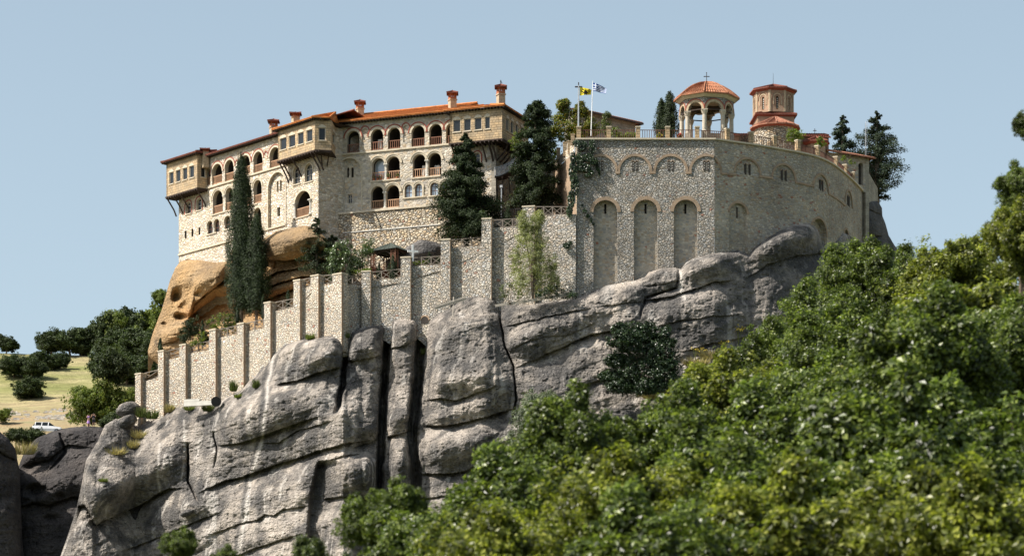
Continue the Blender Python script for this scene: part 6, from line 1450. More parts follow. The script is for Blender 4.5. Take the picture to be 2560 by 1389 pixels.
# ================================================================ CYPRESSES AND CONIFERS
def Hm(yt, yb, Y): return (yb - yt) * Y / FPX
cypress(W(604, 806, 403.5), Hm(399, 806, 403.5), 1.9, 'very tall slender cypress, the taller of the pair before the left wing', 24000, 1, leaf=.19, trunk=.055, group='pair of tall cypresses')
cypress(W(641, 806, 402.0), Hm(548, 806, 402), 1.6, 'slender cypress, the shorter right one of the tall pair', 16000, 2, leaf=.19, trunk=.09, group='pair of tall cypresses')
small = [(401, 880, 846, 408.5, 'tiny cypress beside the second buttress from the bottom'), (506, 872, 800, 407, 'small dark cypress within the shrubs above the third buttress'), (594, 812, 762, 401.5, 'young cypress just left of the tall cypress trunks'),
         (658, 805, 738, 399.0, 'young cypress right of the tall cypress trunks'), (720, 775, 726, 396, 'young cypress above the railing on the rock side of the steps'), (830, 712, 668, 391.5, 'small cypress between the two close-set buttresses'),
         (873, 714, 660, 391.5, 'young cypress behind the railing over the shaded wall face'), (948, 702, 660, 391.6, 'smaller cypress under the left part of the gazebo'), (983, 700, 640, 391.0, 'bushy young cypress before the gazebo'),
         (1074, 665, 631, 390.5, 'small cypress right of the white cross'), (1097, 664, 641, 390.2, 'tiny cypress touching the buttress right of the white cross'), (1167, 622, 551, 389.6, 'young cypress at the foot of the big dark conifer'),
         (1270, 572, 520, 389.0, 'round-topped clipped cypress behind the upper railing')]
for k, (px, yb, yt, Y, lb) in enumerate(small):
    wd = {1270: .62, 983: .62, 1167: .5, 873: .5}.get(px, .36)
    cypress(W(px, yb, Y), Hm(yt, yb, Y), wd, lb, 1500 if wd > .4 else 900, 10 + k, leaf=.12, trunk=.02, group='young cypresses along the terrace', mat='needle_dark')
conifer(W(1165, 606, 391.0), Hm(336, 606, 391), 4.3, 'big dark spreading conifer in front of the right wing', 5, 'needle_dark', 190, .24, 560, .12, prof=[(0, .85), (.1, 1.0), (.3, .98), (.5, .75), (.75, .45), (1, .08)])
conifer(W(1338, 536, 392.0), Hm(254, 536, 392), 3.3, 'massive dark conifer between the right wing and the bastion', 6, 'needle_dark', 170, .24, 520, .2, prof=[(0, .9), (.2, 1.0), (.5, .88), (.8, .62), (.93, .5), (1, .25)])
conifer(W(792, 704, 395.5), Hm(545, 704, 395.5), 2.5, 'dark bushy conifer beside the rock under the corner tower', 7, 'needle_dark', 60, .22, 210, .02, prof=[(0, .8), (.3, 1), (.6, .7), (1, .1)])
conifer(W(832, 700, 396.0), Hm(590, 700, 396), 1.8, 'dark conifer leaning right beside the pale fig tree', 8, 'needle_dark', 40, .22, 180, -.1, prof=[(0, .6), (.5, 1), (.8, .7), (1, .2)])
conifer(W(2192, 520, 424.0), Hm(280, 520, 424), 4.3, 'large blue-green conifer at the right end of the monastery', 9, 'needle_blue', 110, .26, 300, -.15, prof=[(0, .15), (.2, .95), (.45, 1.0), (.7, .55), (1, .04)])
conifer(W(2106, 400, 421.0), Hm(290, 400, 421), 2.0, 'smaller drooping conifer behind the chapel, left of the large one', 10, 'needle_blue', 50, .24, 220, .1, prof=[(0, 1), (.5, .8), (.8, .5), (1, .15)])
cypress(W(1674, 352, 392.5), Hm(238, 352, 392.5), 1.15, 'dark cypress left of the bell tower, the taller of two', 4500, 31, leaf=.18, trunk=.02, group='two cypresses beside the bell tower')
cypress(W(1653, 352, 393.0), Hm(252, 352, 393), .85, 'slimmer cypress touching the left side of the one by the bell tower', 3200, 32, leaf=.18, trunk=.02, group='two cypresses beside the bell tower')

# ================================================================ BROADLEAVES ON THE ROCK
def lobed(name, label, cat, base, lobes_px, Y, leaf, mat, sub=16, per=26, seed=0, subr=.3, dy=.8, group=None, trunkr=.12, stem='trunk', fn='crown'):
    """a plant whose lobes are given as (px, py, rx, ry) in photograph pixels at depth Y"""
    rng = np.random.default_rng(seed); lob = []
    for px, py, rx, ry in lobes_px:
        c = W(px, py, Y + rng.normal() * .3) - base; k = Y / FPX; lob.append(((c.x, c.y + rng.normal() * .2, c.z), (rx * k, max(.3, (rx + ry) * .5 * k * dy), ry * k)))
    Cn, Nr = crown_pts(rng, lob, sub, per, subr); v, f = leafmesh(Cn, Nr, leaf, .6, rng); tb = MB()
    for c, r in lob[:10]: e = Vector(c); tb.tube([(0, 0, -.2), (e.x * .35, e.y * .35, e.z * .55), e], [trunkr, trunkr * .6, .02], 6)
    return crown_tree(name, label, cat, base, [(fn, (v, f), mat), (stem, tb, 'bark')], group)
lobed('fig_tree', 'pale green broad-leaved fig tree left of the gazebo', 'tree', W(868, 706, 393.2), [(840, 640, 24, 24), (868, 622, 26, 22), (895, 640, 24, 24), (862, 662, 30, 22), (900, 668, 22, 20), (832, 668, 18, 18), (915, 625, 14, 14)], 393.2, .24, 'leaf_fig', 26, 30, 1, .42)
lobed('small_tree', 'thin grey-green young tree behind the fig tree', 'tree', W(920, 650, 397), [(912, 610, 14, 16), (930, 604, 10, 12), (918, 630, 12, 12)], 397, .16, 'leaf_grey', 14, 16, 2, .25, trunkr=.07)
lobed('poplar_tree', 'pale yellow-green poplar growing against the lower wall on a rock ledge', 'tree', W(1332, 748, 382.2), [(1332, 712, 44, 34), (1322, 665, 38, 36), (1350, 655, 36, 40), (1330, 620, 32, 36), (1350, 605, 22, 30), (1312, 592, 22, 32), (1306, 555, 9, 26), (1320, 570, 14, 26), (1340, 556, 14, 26), (1350, 545, 7, 18), (1368, 700, 26, 36), (1300, 700, 24, 34), (1380, 660, 14, 34), (1290, 645, 14, 30), (1385, 705, 14, 24)], 382.2, .14, 'leaf_poplar', 60, 34, 3, .42, .7, trunkr=.1)
lobed('shrub', 'olive shrub with bare stems left of the poplar foot', 'shrub', W(1275, 758, 381.8), [(1262, 722, 12, 16), (1280, 715, 14, 18), (1292, 735, 14, 12), (1258, 742, 10, 8)], 381.8, .15, 'leaf_olive', 14, 14, 4, .25, trunkr=.04, stem='stem', fn='foliage')
lobed('shrub', 'low dark shrub right of the poplar foot', 'shrub', W(1395, 748, 381.6), [(1360, 735, 20, 10), (1385, 730, 22, 14), (1412, 734, 18, 10), (1432, 738, 10, 6)], 381.6, .16, 'leaf_ivy', 24, 26, 5, .28, trunkr=.04, stem='stem', fn='foliage')
lobed('ivy_bush', 'large dark green ivy bush clinging to the cliff face', 'bush', W(1600, 985, 377), [(1600, 830, 50, 26), (1565, 850, 40, 24), (1640, 850, 44, 34), (1590, 885, 60, 34), (1650, 890, 50, 40), (1610, 930, 62, 36), (1660, 925, 40, 34), (1540, 900, 22, 14), (1530, 938, 30, 12), (1560, 965, 40, 16), (1620, 965, 46, 18), (1548, 820, 14, 8)], 376.3, .25, 'leaf_ivy', 110, 44, 6, .45, .45, trunkr=.08, stem='stem', fn='foliage')
GY = rk.at(1350, 1120).y - 2.2
lobed('shrub', 'grey-green feathery shrub below the cliff crack, above the nearest oaks', 'shrub', W(1350, 1150, GY), [(1335, 1015, 28, 36), (1370, 1010, 26, 30), (1310, 1050, 24, 34), (1345, 1065, 44, 40), (1300, 1110, 30, 34), (1400, 1050, 26, 30), (1290, 1150, 30, 30), (1425, 1010, 14, 26), (1350, 1120, 50, 40)], GY, .22, 'leaf_grey', 70, 44, 7, .6, trunkr=.06, stem='stem', fn='foliage')
lobed('fruit_tree', 'thin-leaved tree with yellow and reddish leaves behind the cross-topped pole', 'tree', W(1430, 352, 395), [(1440, 335, 40, 16), (1475, 315, 22, 22), (1420, 320, 34, 20), (1395, 300, 16, 18), (1412, 280, 12, 20), (1436, 290, 14, 26), (1455, 310, 22, 20), (1402, 262, 6, 10), (1415, 256, 6, 10), (1450, 270, 7, 14), (1480, 325, 18, 14), (1462, 280, 6, 10), (1385, 330, 14, 14)], 395, .24, 'leaf_autumn', 34, 34, 8, .4, trunkr=.1)
lobed('small_tree', 'compact green tree in front of the residence roof', 'tree', W(1515, 352, 391.5), [(1515, 300, 12, 14), (1512, 325, 14, 18), (1518, 286, 6, 6)], 391.5, .2, 'leaf_olive', 20, 22, 9, .3)
lobed('shrub', 'light green shrub between second and third balustrade piers', 'shrub', W(1540, 350, 387.5), [(1540, 333, 13, 14), (1552, 340, 8, 8)], 387.5, .2, 'leaf_bright', 20, 18, 10, .25, trunkr=.05, stem='stem', fn='foliage')
lobed('flower_bush', 'yellow-green flowering bush behind the third balustrade panel', 'shrub', W(1575, 350, 387.5), [(1572, 338, 14, 8), (1585, 340, 8, 7)], 387.5, .2, 'leaf_bright', 16, 16, 11, .25, trunkr=.05, stem='stem', fn='foliage')
lobed('flower_bush', 'red flowering bed on the flank wall beside the first balustrade pier', 'flowers', W(1418, 348, 393), [(1408, 340, 16, 6), (1428, 338, 14, 7)], 393, .18, 'leaf_autumn', 16, 14, 12, .22, trunkr=.03, stem='stem', fn='foliage')
lobed('hedge', 'yellow-green hedge above the stepped flank wall', 'hedge', W(1405, 362, 393), [(1396, 350, 14, 8), (1414, 350, 14, 8), (1385, 362, 8, 8)], 393, .18, 'leaf_bright', 20, 20, 13, .22, trunkr=.03, stem='stem', fn='foliage')
lobed('broadleaf_tree', 'light green leafy tree between the right oriel and the massive conifer', 'tree', W(1300, 470, 396), [(1300, 345, 16, 18), (1287, 362, 14, 16), (1308, 378, 16, 16), (1320, 330, 12, 14), (1390, 385, 10, 12)], 395, .2, 'leaf_bright', 20, 20, 14, .32)
lobed('yellow_shrub', 'yellow-green small tree right of the apse behind the balustrade', 'shrub', W(1988, 362, 396), [(1985, 330, 12, 12), (1998, 338, 12, 12), (1976, 344, 10, 10), (1990, 350, 12, 10)], 394.6, .2, 'leaf_bright', 20, 18, 15, .28, trunkr=.05, stem='stem', fn='foliage')
lobed('topiary', 'clipped yellow-green topiary in front of the chapel', 'shrub', W(2052, 368, 397.5), [(2049, 347, 7, 6), (2056, 358, 11, 8), (2046, 362, 9, 6)], 396.6, .15, 'leaf_bright', 26, 20, 16, .16, trunkr=.05, stem='stem', fn='foliage')
lobed('shrub', 'flowering shrub behind the last balustrade panels on the right', 'shrub', W(2112, 400, 404), [(2110, 394, 6, 8), (2128, 408, 8, 8)], 403, .16, 'leaf_bright', 14, 14, 17, .2, trunkr=.04, stem='stem', fn='foliage')
def potted(px, py, Y, label, mat, r=.5, fl=None, seed=0):
    p = W(px, py, Y); p.z = 94.05; rt = thing('potted_plant', label, 'potted plant', p, 'potted plants on the terrace'); m_ = MB(); m_.lathe((0, 0, 0), [(.2, 0), (.3, .4), (.33, .44)], 10); mk('pot', m_, ['terracotta'], rt, local=True)
    rg = np.random.default_rng(seed); nn = 420; c_ = rdir(rg, nn) * (rg.random(nn) ** .4)[:, None] * r + np.array([0, 0, .55 + r]); v, f_ = leafmesh(c_, rdir(rg, nn), .16, .6, rg); mk('foliage', (v, f_), [mat], rt, local=True)
    if fl: c_ = rdir(rg, 60) * r + np.array([0, 0, .6 + r]); v, f_ = leafmesh(c_, rdir(rg, 60), .16, .9, rg); mk('flowers', (v, f_), [fl], rt, local=True)
potted(1860, 345, 391.0, 'dark potted shrub behind the balustrade right of the bell tower', 'leaf_ivy', .75, None, 1)
potted(1648, 345, 387.6, 'potted yellow flowers behind the balustrade left of the bell tower', 'leaf_bright', .35, 'flower_yellow', 2)
potted(1700, 345, 387.4, 'potted red flowers beside the left bell tower column', 'leaf_oak', .3, 'flower_red', 3)
# ivy on the bastion edge
rng = np.random.default_rng(77); Cs, Ns = [], []
for px, py, rx, ry, n in [(1442, 360, 10, 8, 260), (1455, 366, 12, 12, 360), (1480, 368, 8, 18, 520), (1470, 395, 14, 10, 420), (1448, 400, 10, 16, 500), (1458, 420, 18, 10, 600), (1485, 405, 10, 8, 260), (1432, 430, 10, 28, 900), (1437, 465, 10, 26, 700), (1428, 500, 9, 22, 520), (1424, 530, 8, 16, 260), (1432, 395, 7, 14, 260),
                          (1470, 440, 8, 4, 90), (1478, 432, 6, 5, 90), (1493, 415, 3, 14, 90), (1498, 430, 2, 10, 40), (1455, 513, 4, 3, 24), (1462, 528, 5, 5, 50), (1470, 540, 4, 5, 60), (1478, 550, 3, 6, 50), (1484, 560, 3, 4, 30), (1416, 615, 9, 8, 200), (1425, 607, 5, 4, 60)]:
    a = rng.uniform(0, 2 * PI, n); q = np.sqrt(rng.random(n)); k = 385 / FPX; c = W(px, py, 384.85)
    Cs.append(np.stack([c.x + np.cos(a) * q * rx * k, 384.82 - rng.random(n) ** 1.5 * .5 * (rx > 4) - .02 + 0 * q, c.z + np.sin(a) * q * ry * k], 1)); Ns.append(np.array([0, -1, .35]) + rng.normal(size=(n, 3)) * .45)
v, f = leafmesh(np.concatenate(Cs), np.concatenate(Ns), .2, .75, rng)
mk('ivy', (v, f), ['leaf_ivy'], label='dark ivy trailing down the left edge of the bastion wall', cat='ivy')
# shrubs behind the lower railings
lobed('shrub', 'bright green leafy shrub left of the tall cypress trunks', 'shrub', W(555, 850, 405), [(535, 805, 18, 16), (560, 798, 22, 16), (582, 800, 14, 16), (548, 822, 24, 14), (575, 820, 20, 12)], 405, .2, 'leaf_oak', 24, 22, 21, .3, trunkr=.06, stem='stem', fn='foliage')
lobed('shrub', 'dark conifer shrub above the third buttress', 'shrub', W(480, 880, 408.5), [(470, 820, 14, 24), (485, 812, 14, 26), (460, 840, 12, 18), (500, 830, 16, 22), (515, 845, 12, 14)], 408.5, .18, 'needle_dark', 30, 34, 22, .34, trunkr=.06, stem='stem', fn='foliage')
lobed('shrub', 'pale climbing shrub behind the third railing', 'shrub', W(498, 876, 404.8), [(495, 850, 12, 14), (506, 842, 8, 12), (486, 860, 8, 8)], 404.8, .17, 'leaf_bright', 16, 14, 23, .24, trunkr=.03, stem='stem', fn='foliage')
lobed('hedge', 'low light green hedge between the fig tree and the gazebo', 'hedge', W(900, 690, 391.8), [(888, 679, 12, 4), (908, 677, 12, 4), (922, 675, 8, 4)], 391.8, .15, 'leaf_bright', 20, 16, 24, .16, trunkr=.02, stem='stem', fn='foliage')
lobed('hedge', 'low light green hedge behind the railing beside the white cross', 'hedge', W(1055, 668, 391), [(1042, 658, 10, 4), (1060, 657, 12, 4)], 391, .15, 'leaf_bright', 20, 16, 25, .16, trunkr=.02, stem='stem', fn='foliage')
lobed('small_tree', 'light green small tree right of the big dark conifer', 'tree', W(1205, 612, 390), [(1205, 548, 20, 18), (1190, 572, 16, 16), (1214, 572, 14, 16), (1200, 592, 18, 12)], 390, .19, 'leaf_fig', 22, 22, 26, .3, trunkr=.07)
lobed('small_tree', 'pale shrub behind the drainpipe at the foot of the end wall', 'shrub', W(1285, 520, 396), [(1282, 500, 12, 16), (1272, 515, 10, 10)], 395.5, .17, 'leaf_grey', 14, 14, 27, .24, trunkr=.04)
# plants in the rock crevices: each a separate tuft
def tuft(px, py, Y, rx, ry, mat, label, seed, n=260, leaf=.28, name='grass_tuft', cat='plant', grp='plants in the rock crevices'):
    j_ = int(np.clip(np.searchsorted(rk.c, px), 0, rk.nx - 1)); ty_ = py + ry * .7
    if Y > 380 and ty_ > rk.py[0, j_] + 2: Y = rk.at(px, ty_).y - .05
    rng = np.random.default_rng(seed); k = Y / FPX; a = rng.uniform(0, 2 * PI, n); q = np.sqrt(rng.random(n)) * .8
    p = np.stack([np.cos(a) * q * rx * k, np.sin(a) * q * .4 - .1, np.zeros(n)], 1); t = p * .7 + np.array([0, 0, 1]) * rng.uniform(.3, 1, n)[:, None] * ry * k * 1.7 + rng.normal(size=(n, 3)) * .12
    s_ = np.cross(t, rng.normal(size=(n, 3))); s_ /= np.linalg.norm(s_, axis=1, keepdims=True) + 1e-9; s_ *= leaf * .12
    v = np.stack([p - s_, p + s_, p + t * .6 + s_ * 1.2, p + t], 1).reshape(-1, 3); f = np.arange(n * 4).reshape(-1, 4)
    mk(name, (v, f), [mat], loc=W(px, py + ry * .7, Y), label=label, cat=cat, group=grp)
for k, (px, py, Y, rx, ry, mat, lb) in enumerate([(474, 1020, 399.3, 13, 8, 'grass_green', 'rounded yellow-green tuft just below the white concrete ledge'), (522, 1018, 398.5, 16, 14, 'leaf_olive', 'straggly green plant right of the rounded tuft below the ledge'),
      (640, 960, 394.3, 8, 14, 'leaf_olive', 'thin climbing weed low on the stepped wall above the rock edge'), (584, 965, 397, 9, 18, 'leaf_olive', 'climbing weed on the wall two buttresses right of the ledge'), (775, 842, 388.3, 10, 9, 'grass_green', 'small green tuft at the foot of the close-set buttresses'),
      (862, 838, 388.6, 12, 10, 'leaf_olive', 'dark green tuft over the top of the first deep crack'), (1056, 846, 388.3, 10, 16, 'leaf_olive', 'green plant hanging below the small drain arch'), (380, 1035, 406, 16, 16, 'leaf_olive', 'weeds at the foot of the second buttress'),
      (352, 1030, 408, 12, 18, 'leaf_olive', 'weeds at the foot of the lowest buttress'), (425, 1020, 403, 12, 14, 'grass_dry', 'dry weeds left of the white concrete ledge'), (290, 1128, 404.2, 26, 12, 'grass_dry', 'dry golden grass on the sloping left shoulder of the cliff'),
      (330, 1110, 402.6, 18, 14, 'grass_dry', 'dry grass stems right of the golden patch on the shoulder'), (258, 1200, 401.5, 10, 5, 'grass_green', 'small bright green cushion plant on the left rock face'), (350, 1085, 403, 20, 14, 'grass_dry', 'dry stalks below the end of the stepped wall'),
      (60, 1120, 411.5, 32, 22, 'grass_dry', 'pale golden grass clump between the dark rocks'), (1060, 880, 388, 6, 8, 'leaf_olive', 'tiny plant inside the wide dark crack'), (595, 990, 397.3, 8, 6, 'grass_green', 'small weed on the rock edge right of the black basin')]):
    tuft(px, py, Y, rx, ry, mat, lb, k)

# ================================================================ HILL BEHIND
tree_proto('hillA', 'broad', 41, 3.2, 5.2, .30, 'leaf_hill', 34, 42, 13, .12); tree_proto('hillB', 'broad', 42, 3.2, 5.4, .30, 'leaf_hill', 34, 42, 15, .10); tree_proto('hillC', 'broad', 43, 3.2, 5.6, .28, 'leaf_hill_light', 30, 34, 14, .22)
HT = [(15, 880, 830, 28, 'A', 'dark round tree on the skyline at the far left edge'), (128, 872, 822, 38, 'B', 'left part of the dark skyline tree group above the meadow'), (176, 872, 812, 44, 'A', 'broad dark tree in the middle of the skyline group'),
      (205, 878, 840, 32, 'B', 'low dark tree at the right end of the skyline group'), (118, 926, 872, 34, 'A', 'dark bush on the meadow, right of the largest bush'), (150, 922, 878, 24, 'B', 'smaller dark bush joined to the right of the meadow bush'),
      (34, 944, 882, 36, 'B', 'large dark bush on the left of the meadow'), (78, 948, 884, 34, 'A', 'dark bush overlapping the large one on the meadow'), (72, 997, 942, 37, 'B', 'lone round dark bush lowest on the meadow'),
      (262, 860, 772, 34, 'A', 'dark tree on the left edge of the hillside wood'), (300, 850, 766, 38, 'C', 'yellowish tree crown high in the hillside wood'), (335, 850, 755, 44, 'A', 'dark tree at the top of the hillside wood'), (375, 850, 752, 44, 'C', 'green tree at the wood top next to the tan rock'),
      (404, 800, 716, 20, 'C', 'bright green tree touching the left edge of the tan rock'), (250, 890, 822, 36, 'B', 'dark tree low on the left of the wood'), (300, 900, 820, 44, 'B', 'dark middle tree in the hillside wood'), (350, 905, 815, 50, 'A', 'wide dark tree in the middle of the wood near the rock'),
      (392, 915, 830, 40, 'B', 'dark tree close under the tan boulder overhang'), (268, 930, 846, 48, 'A', 'dark open-stemmed tree at the lower left of the wood'), (318, 962, 884, 46, 'B', 'round dark bush lowest in the wood above the bright tree'), (368, 965, 884, 44, 'A', 'round dark bush lowest in the wood beside the stepped wall'),
      (222, 1072, 954, 46, 'C', 'bright yellow-green spreading tree behind the two people, left half'), (268, 1070, 945, 52, 'C', 'bright yellow-green tree behind the dark rock, right half'), (322, 1040, 962, 26, 'C', 'small light green tree beside the lowest buttress'), (292, 1076, 1018, 36, 'A', 'dark bush below the bright tree beside the perched boulder'),
      (40, 1103, 1062, 32, 'A', 'dark bush left of the white car'), (88, 1106, 1070, 32, 'B', 'dark bush hiding the lower half of the white car'), (6, 1060, 1016, 22, 'C', 'small green bush at the left edge above the car bushes')]
for k, (px, yb, yt, hw, kd, lb) in enumerate(HT):
    g = ground_hit(px, yb) if yb < 1062 else Vector(((px - CX) * 431 / FPX, 431, gz((px - CX) * 431 / FPX, 431)))
    if px in (222, 268): g = Vector(((px - CX) * 440 / FPX, 440, gz((px - CX) * 440 / FPX, 440)))
    if px in (40, 88, 292): g = Vector(((px - CX) * 424 / FPX, 424, (HZ - yb - 8) * 424 / FPX))
    Y = g.y; zt = (HZ - yt) * Y / FPX; H = zt - g.z + .3; s_ = hw * Y / FPX / 2.75 * 1.12; H0 = TREE_H['hill' + kd]
    put_tree('hill' + kd, 'hill_tree' if hw > 30 else 'hill_bush', lb, 'tree' if hw > 30 else 'bush', g - Vector((0, 0, .3)), s_, k * 1.7, 'trees and bushes on the hill behind', H, min(1.35, max(.8, H / (H0 * s_))))
# more wood over the crest and down the back, so that the hill continues behind the rock
# stones along the track
rng = np.random.default_rng(9); mb = MB()
for k in range(90):
    px = rng.uniform(0, 330); py = rng.uniform(1022, 1052); g = ground_hit(px, py); r = rng.uniform(.15, .55); d = rdir(rng, 8) * r; d[:, 2] *= .6
    t = [(g.x + x * r * (1.3 + .3 * rng.random()), g.y + y * r, g.z + z * r * .8) for x, y, z in ((-1, -1, -.3), (1, -.9, -.3), (1.1, 1, -.3), (-.9, 1, -.3), (-.6, -.7, .7), (.7, -.5, .8), (.6, .7, .7), (-.7, .6, .9))]
    mb.add(t, [(0, 1, 5, 4), (1, 2, 6, 5), (2, 3, 7, 6), (3, 0, 4, 7), (4, 5, 6, 7)])
o = mk('rubble_stones', mb, ['plaster'], kind='stuff', label='grey rubble stones scattered along the dirt bank below the meadow', cat='stones')
o.data.materials[0] = MATS['stone_infill']
# white car
cy = 432.0; cx0 = (118 - CX) * cy / FPX; cz_ = (HZ - 1084) * cy / FPX; car = thing('parked_car', 'small white hatchback parked on the track behind the dark rocks', 'car', (cx0, cy, cz_), rz=.12)
def loft(secs, m=0):
    m_ = MB(); n = len(secs[0]); vs = [p for s in secs for p in s]; fs = [(i * n + k, i * n + (k + 1) % n, (i + 1) * n + (k + 1) % n, (i + 1) * n + k) for i in range(len(secs) - 1) for k in range(n)]
    m_.add(vs, fs + [tuple(range(n)), tuple(range((len(secs) - 1) * n, len(secs) * n))], m); return m_
prof = [(-2.0, .45, .80), (-1.92, .28, .98), (-1.2, .26, 1.02), (-.2, .26, 1.0), (.9, .26, .96), (1.75, .28, .84), (2.02, .42, .68)]
mb = loft([[(x, -.82 * w_, zl), (x, .82 * w_, zl), (x, .86 * w_, (zl + zh) / 2), (x, .78 * w_, zh), (x, -.78 * w_, zh), (x, -.86 * w_, (zl + zh) / 2)] for (x, zl, zh), w_ in zip(prof, (.86, .96, 1, 1, 1, .95, .84))]); mk('body', mb, ['car_paint'], car, local=True, smooth=False)
mb = loft([[(x, -w_, z) for w_ in (.70, -.70)] + [(x2, -w_, 1.47) for w_ in (-.55, .55)] for x, x2, z in ((-1.9, -1.55, .99), (-1.0, -.95, 1.005), (.2, .05, 1.0), (1.05, .35, .965))]); cab = mk('cabin', mb, ['glass'], car, local=True)
mb = MB(); mb.box(-1.58, .38, -.57, .57, 1.46, 1.52)
for x in (-1.62, -.75, .12):
    for s in (-1, 1): mb.beam((x, s * .69, 1.0), (x + .1, s * .57, 1.48), .09, .05)
mk('roof', mb, ['car_paint'], car, local=True)
for x in (-1.3, 1.28):
    for s in (-1, 1): m_ = MB(); m_.tube([(x, s * .70, .31), (x, s * .88, .31)], .31, 14); m_.tube([(x, s * .882, .31), (x, s * .89, .31)], .18, 10, 1); mk('wheel', m_, ['rubber', 'steel'], car, local=True)
# the two people on the rock
def person(px, py, Y, H, label, joints, mats, rz, dress=None):
    rt = thing('person', label, 'person', W(px, py, Y), 'two people standing on the dark rock', rz=rz)
    J = {k: (Vector(v[0]) * H, v[1] * H) for k, v in joints.items()}
    links = [('pelvis', 'waist'), ('waist', 'chest'), ('chest', 'neck'), ('neck', 'head'), ('head', 'crown')] + [(a + s, b + s) for s in 'LR' for a, b in (('hip', 'knee'), ('knee', 'ankle'), ('ankle', 'toe'), ('shoulder', 'elbow'), ('elbow', 'wrist'), ('wrist', 'hand'))] + [('pelvis', 'hip' + s) for s in 'LR'] + [('chest', 'shoulder' + s) for s in 'LR']
    names_ = list(J); me = bpy.data.meshes.new('body'); me.from_pydata([tuple(J[k][0]) for k in names_], [(names_.index(a), names_.index(b)) for a, b in links], []); o = bpy.data.objects.new('body', me); C.objects.link(o); o.parent = rt; me.materials.append(MATS[mats[0]])
    md = o.modifiers.new('skin', 'SKIN'); 
    if not me.skin_vertices: me.attributes.new('skin', 'FLOAT_VECTOR', 'POINT') if False else None
    try:
        for k, sv in zip(names_, me.skin_vertices[0].data): sv.radius = (J[k][1], J[k][1]); sv.use_root = (k == 'pelvis')
    except Exception: pass
    s2 = o.modifiers.new('sub', 'SUBSURF'); s2.levels = 1; s2.render_levels = 1
    hd = J['head'][0]
    hb = MB(); hb.lathe(hd + Vector((0, .012 * H, -.02 * H)), [(.03 * H, -.03 * H), (.062 * H, .0), (.068 * H, .04 * H), (.055 * H, .075 * H), (.01 * H, .092 * H)], 12); mk('hair', hb, ['hair_dark'], rt, local=True)
    for nm, pf, mt in dress: db = MB(); db.lathe((0, 0, 0), [(r * H, z * H) for r, z in pf], 14, 0); db.v = [(x, y * .62, z) for x, y, z in db.v]; mk(nm, db, [mt], rt, local=True)
    for s in 'LR':
        for q in range(5):
            fb = MB(); w_ = J['hand' + s][0]; d = Vector((.008 * (q - 2), -.006 if q else 0.0, .035 + (.006 if q == 2 else 0) - (.015 if q == 0 else 0))) * H; fb.tube([w_ + Vector((.009 * (q - 2) * H, 0, 0)), w_ + Vector((.009 * (q - 2) * H, 0, 0)) + d], [.0055 * H, .004 * H], 5); mk('finger', fb, [mats[0]], o, local=True)
    return rt
base_j = dict(pelvis=((0, 0, .52), .085), waist=((0, 0, .62), .07), chest=((0, 0, .74), .085), neck=((0, 0, .845), .032), head=((0, -.01, .905), .052), crown=((0, -.005, .955), .045),
    hipL=((-.055, 0, .50), .065), kneeL=((-.06, -.01, .28), .04), ankleL=((-.062, .01, .045), .024), toeL=((-.066, -.07, .018), .018), hipR=((.055, 0, .50), .065), kneeR=((.06, -.01, .28), .04), ankleR=((.062, .01, .045), .024), toeR=((.066, -.07, .018), .018),
    shoulderL=((-.115, 0, .80), .038), elbowL=((-.17, -.05, .70), .027), wristL=((-.10, -.10, .83), .019), handL=((-.075, -.105, .865), .02), shoulderR=((.115, 0, .80), .038), elbowR=((.17, -.05, .70), .027), wristR=((.10, -.10, .83), .019), handR=((.075, -.105, .865), .02))
person(221.5, 1066.5, 412.8, 1.68, 'person in a lilac dress with both arms raised on the dark rock', base_j, ['skin'], .2, [('dress', [(.13, .28), (.115, .40), (.10, .52), (.075, .62), (.10, .74), (.115, .80), (.05, .835)], 'cloth_lilac')])
person(234.5, 1066.5, 413.1, 1.82, 'person in black clothes with raised hands, right of the lilac dress', base_j, ['skin'], -.25, [('shirt', [(.12, .50), (.105, .60), (.12, .74), (.135, .80), (.05, .84)], 'cloth_black'), ('shorts', [(.118, .32), (.12, .42), (.11, .52)], 'cloth_black')])

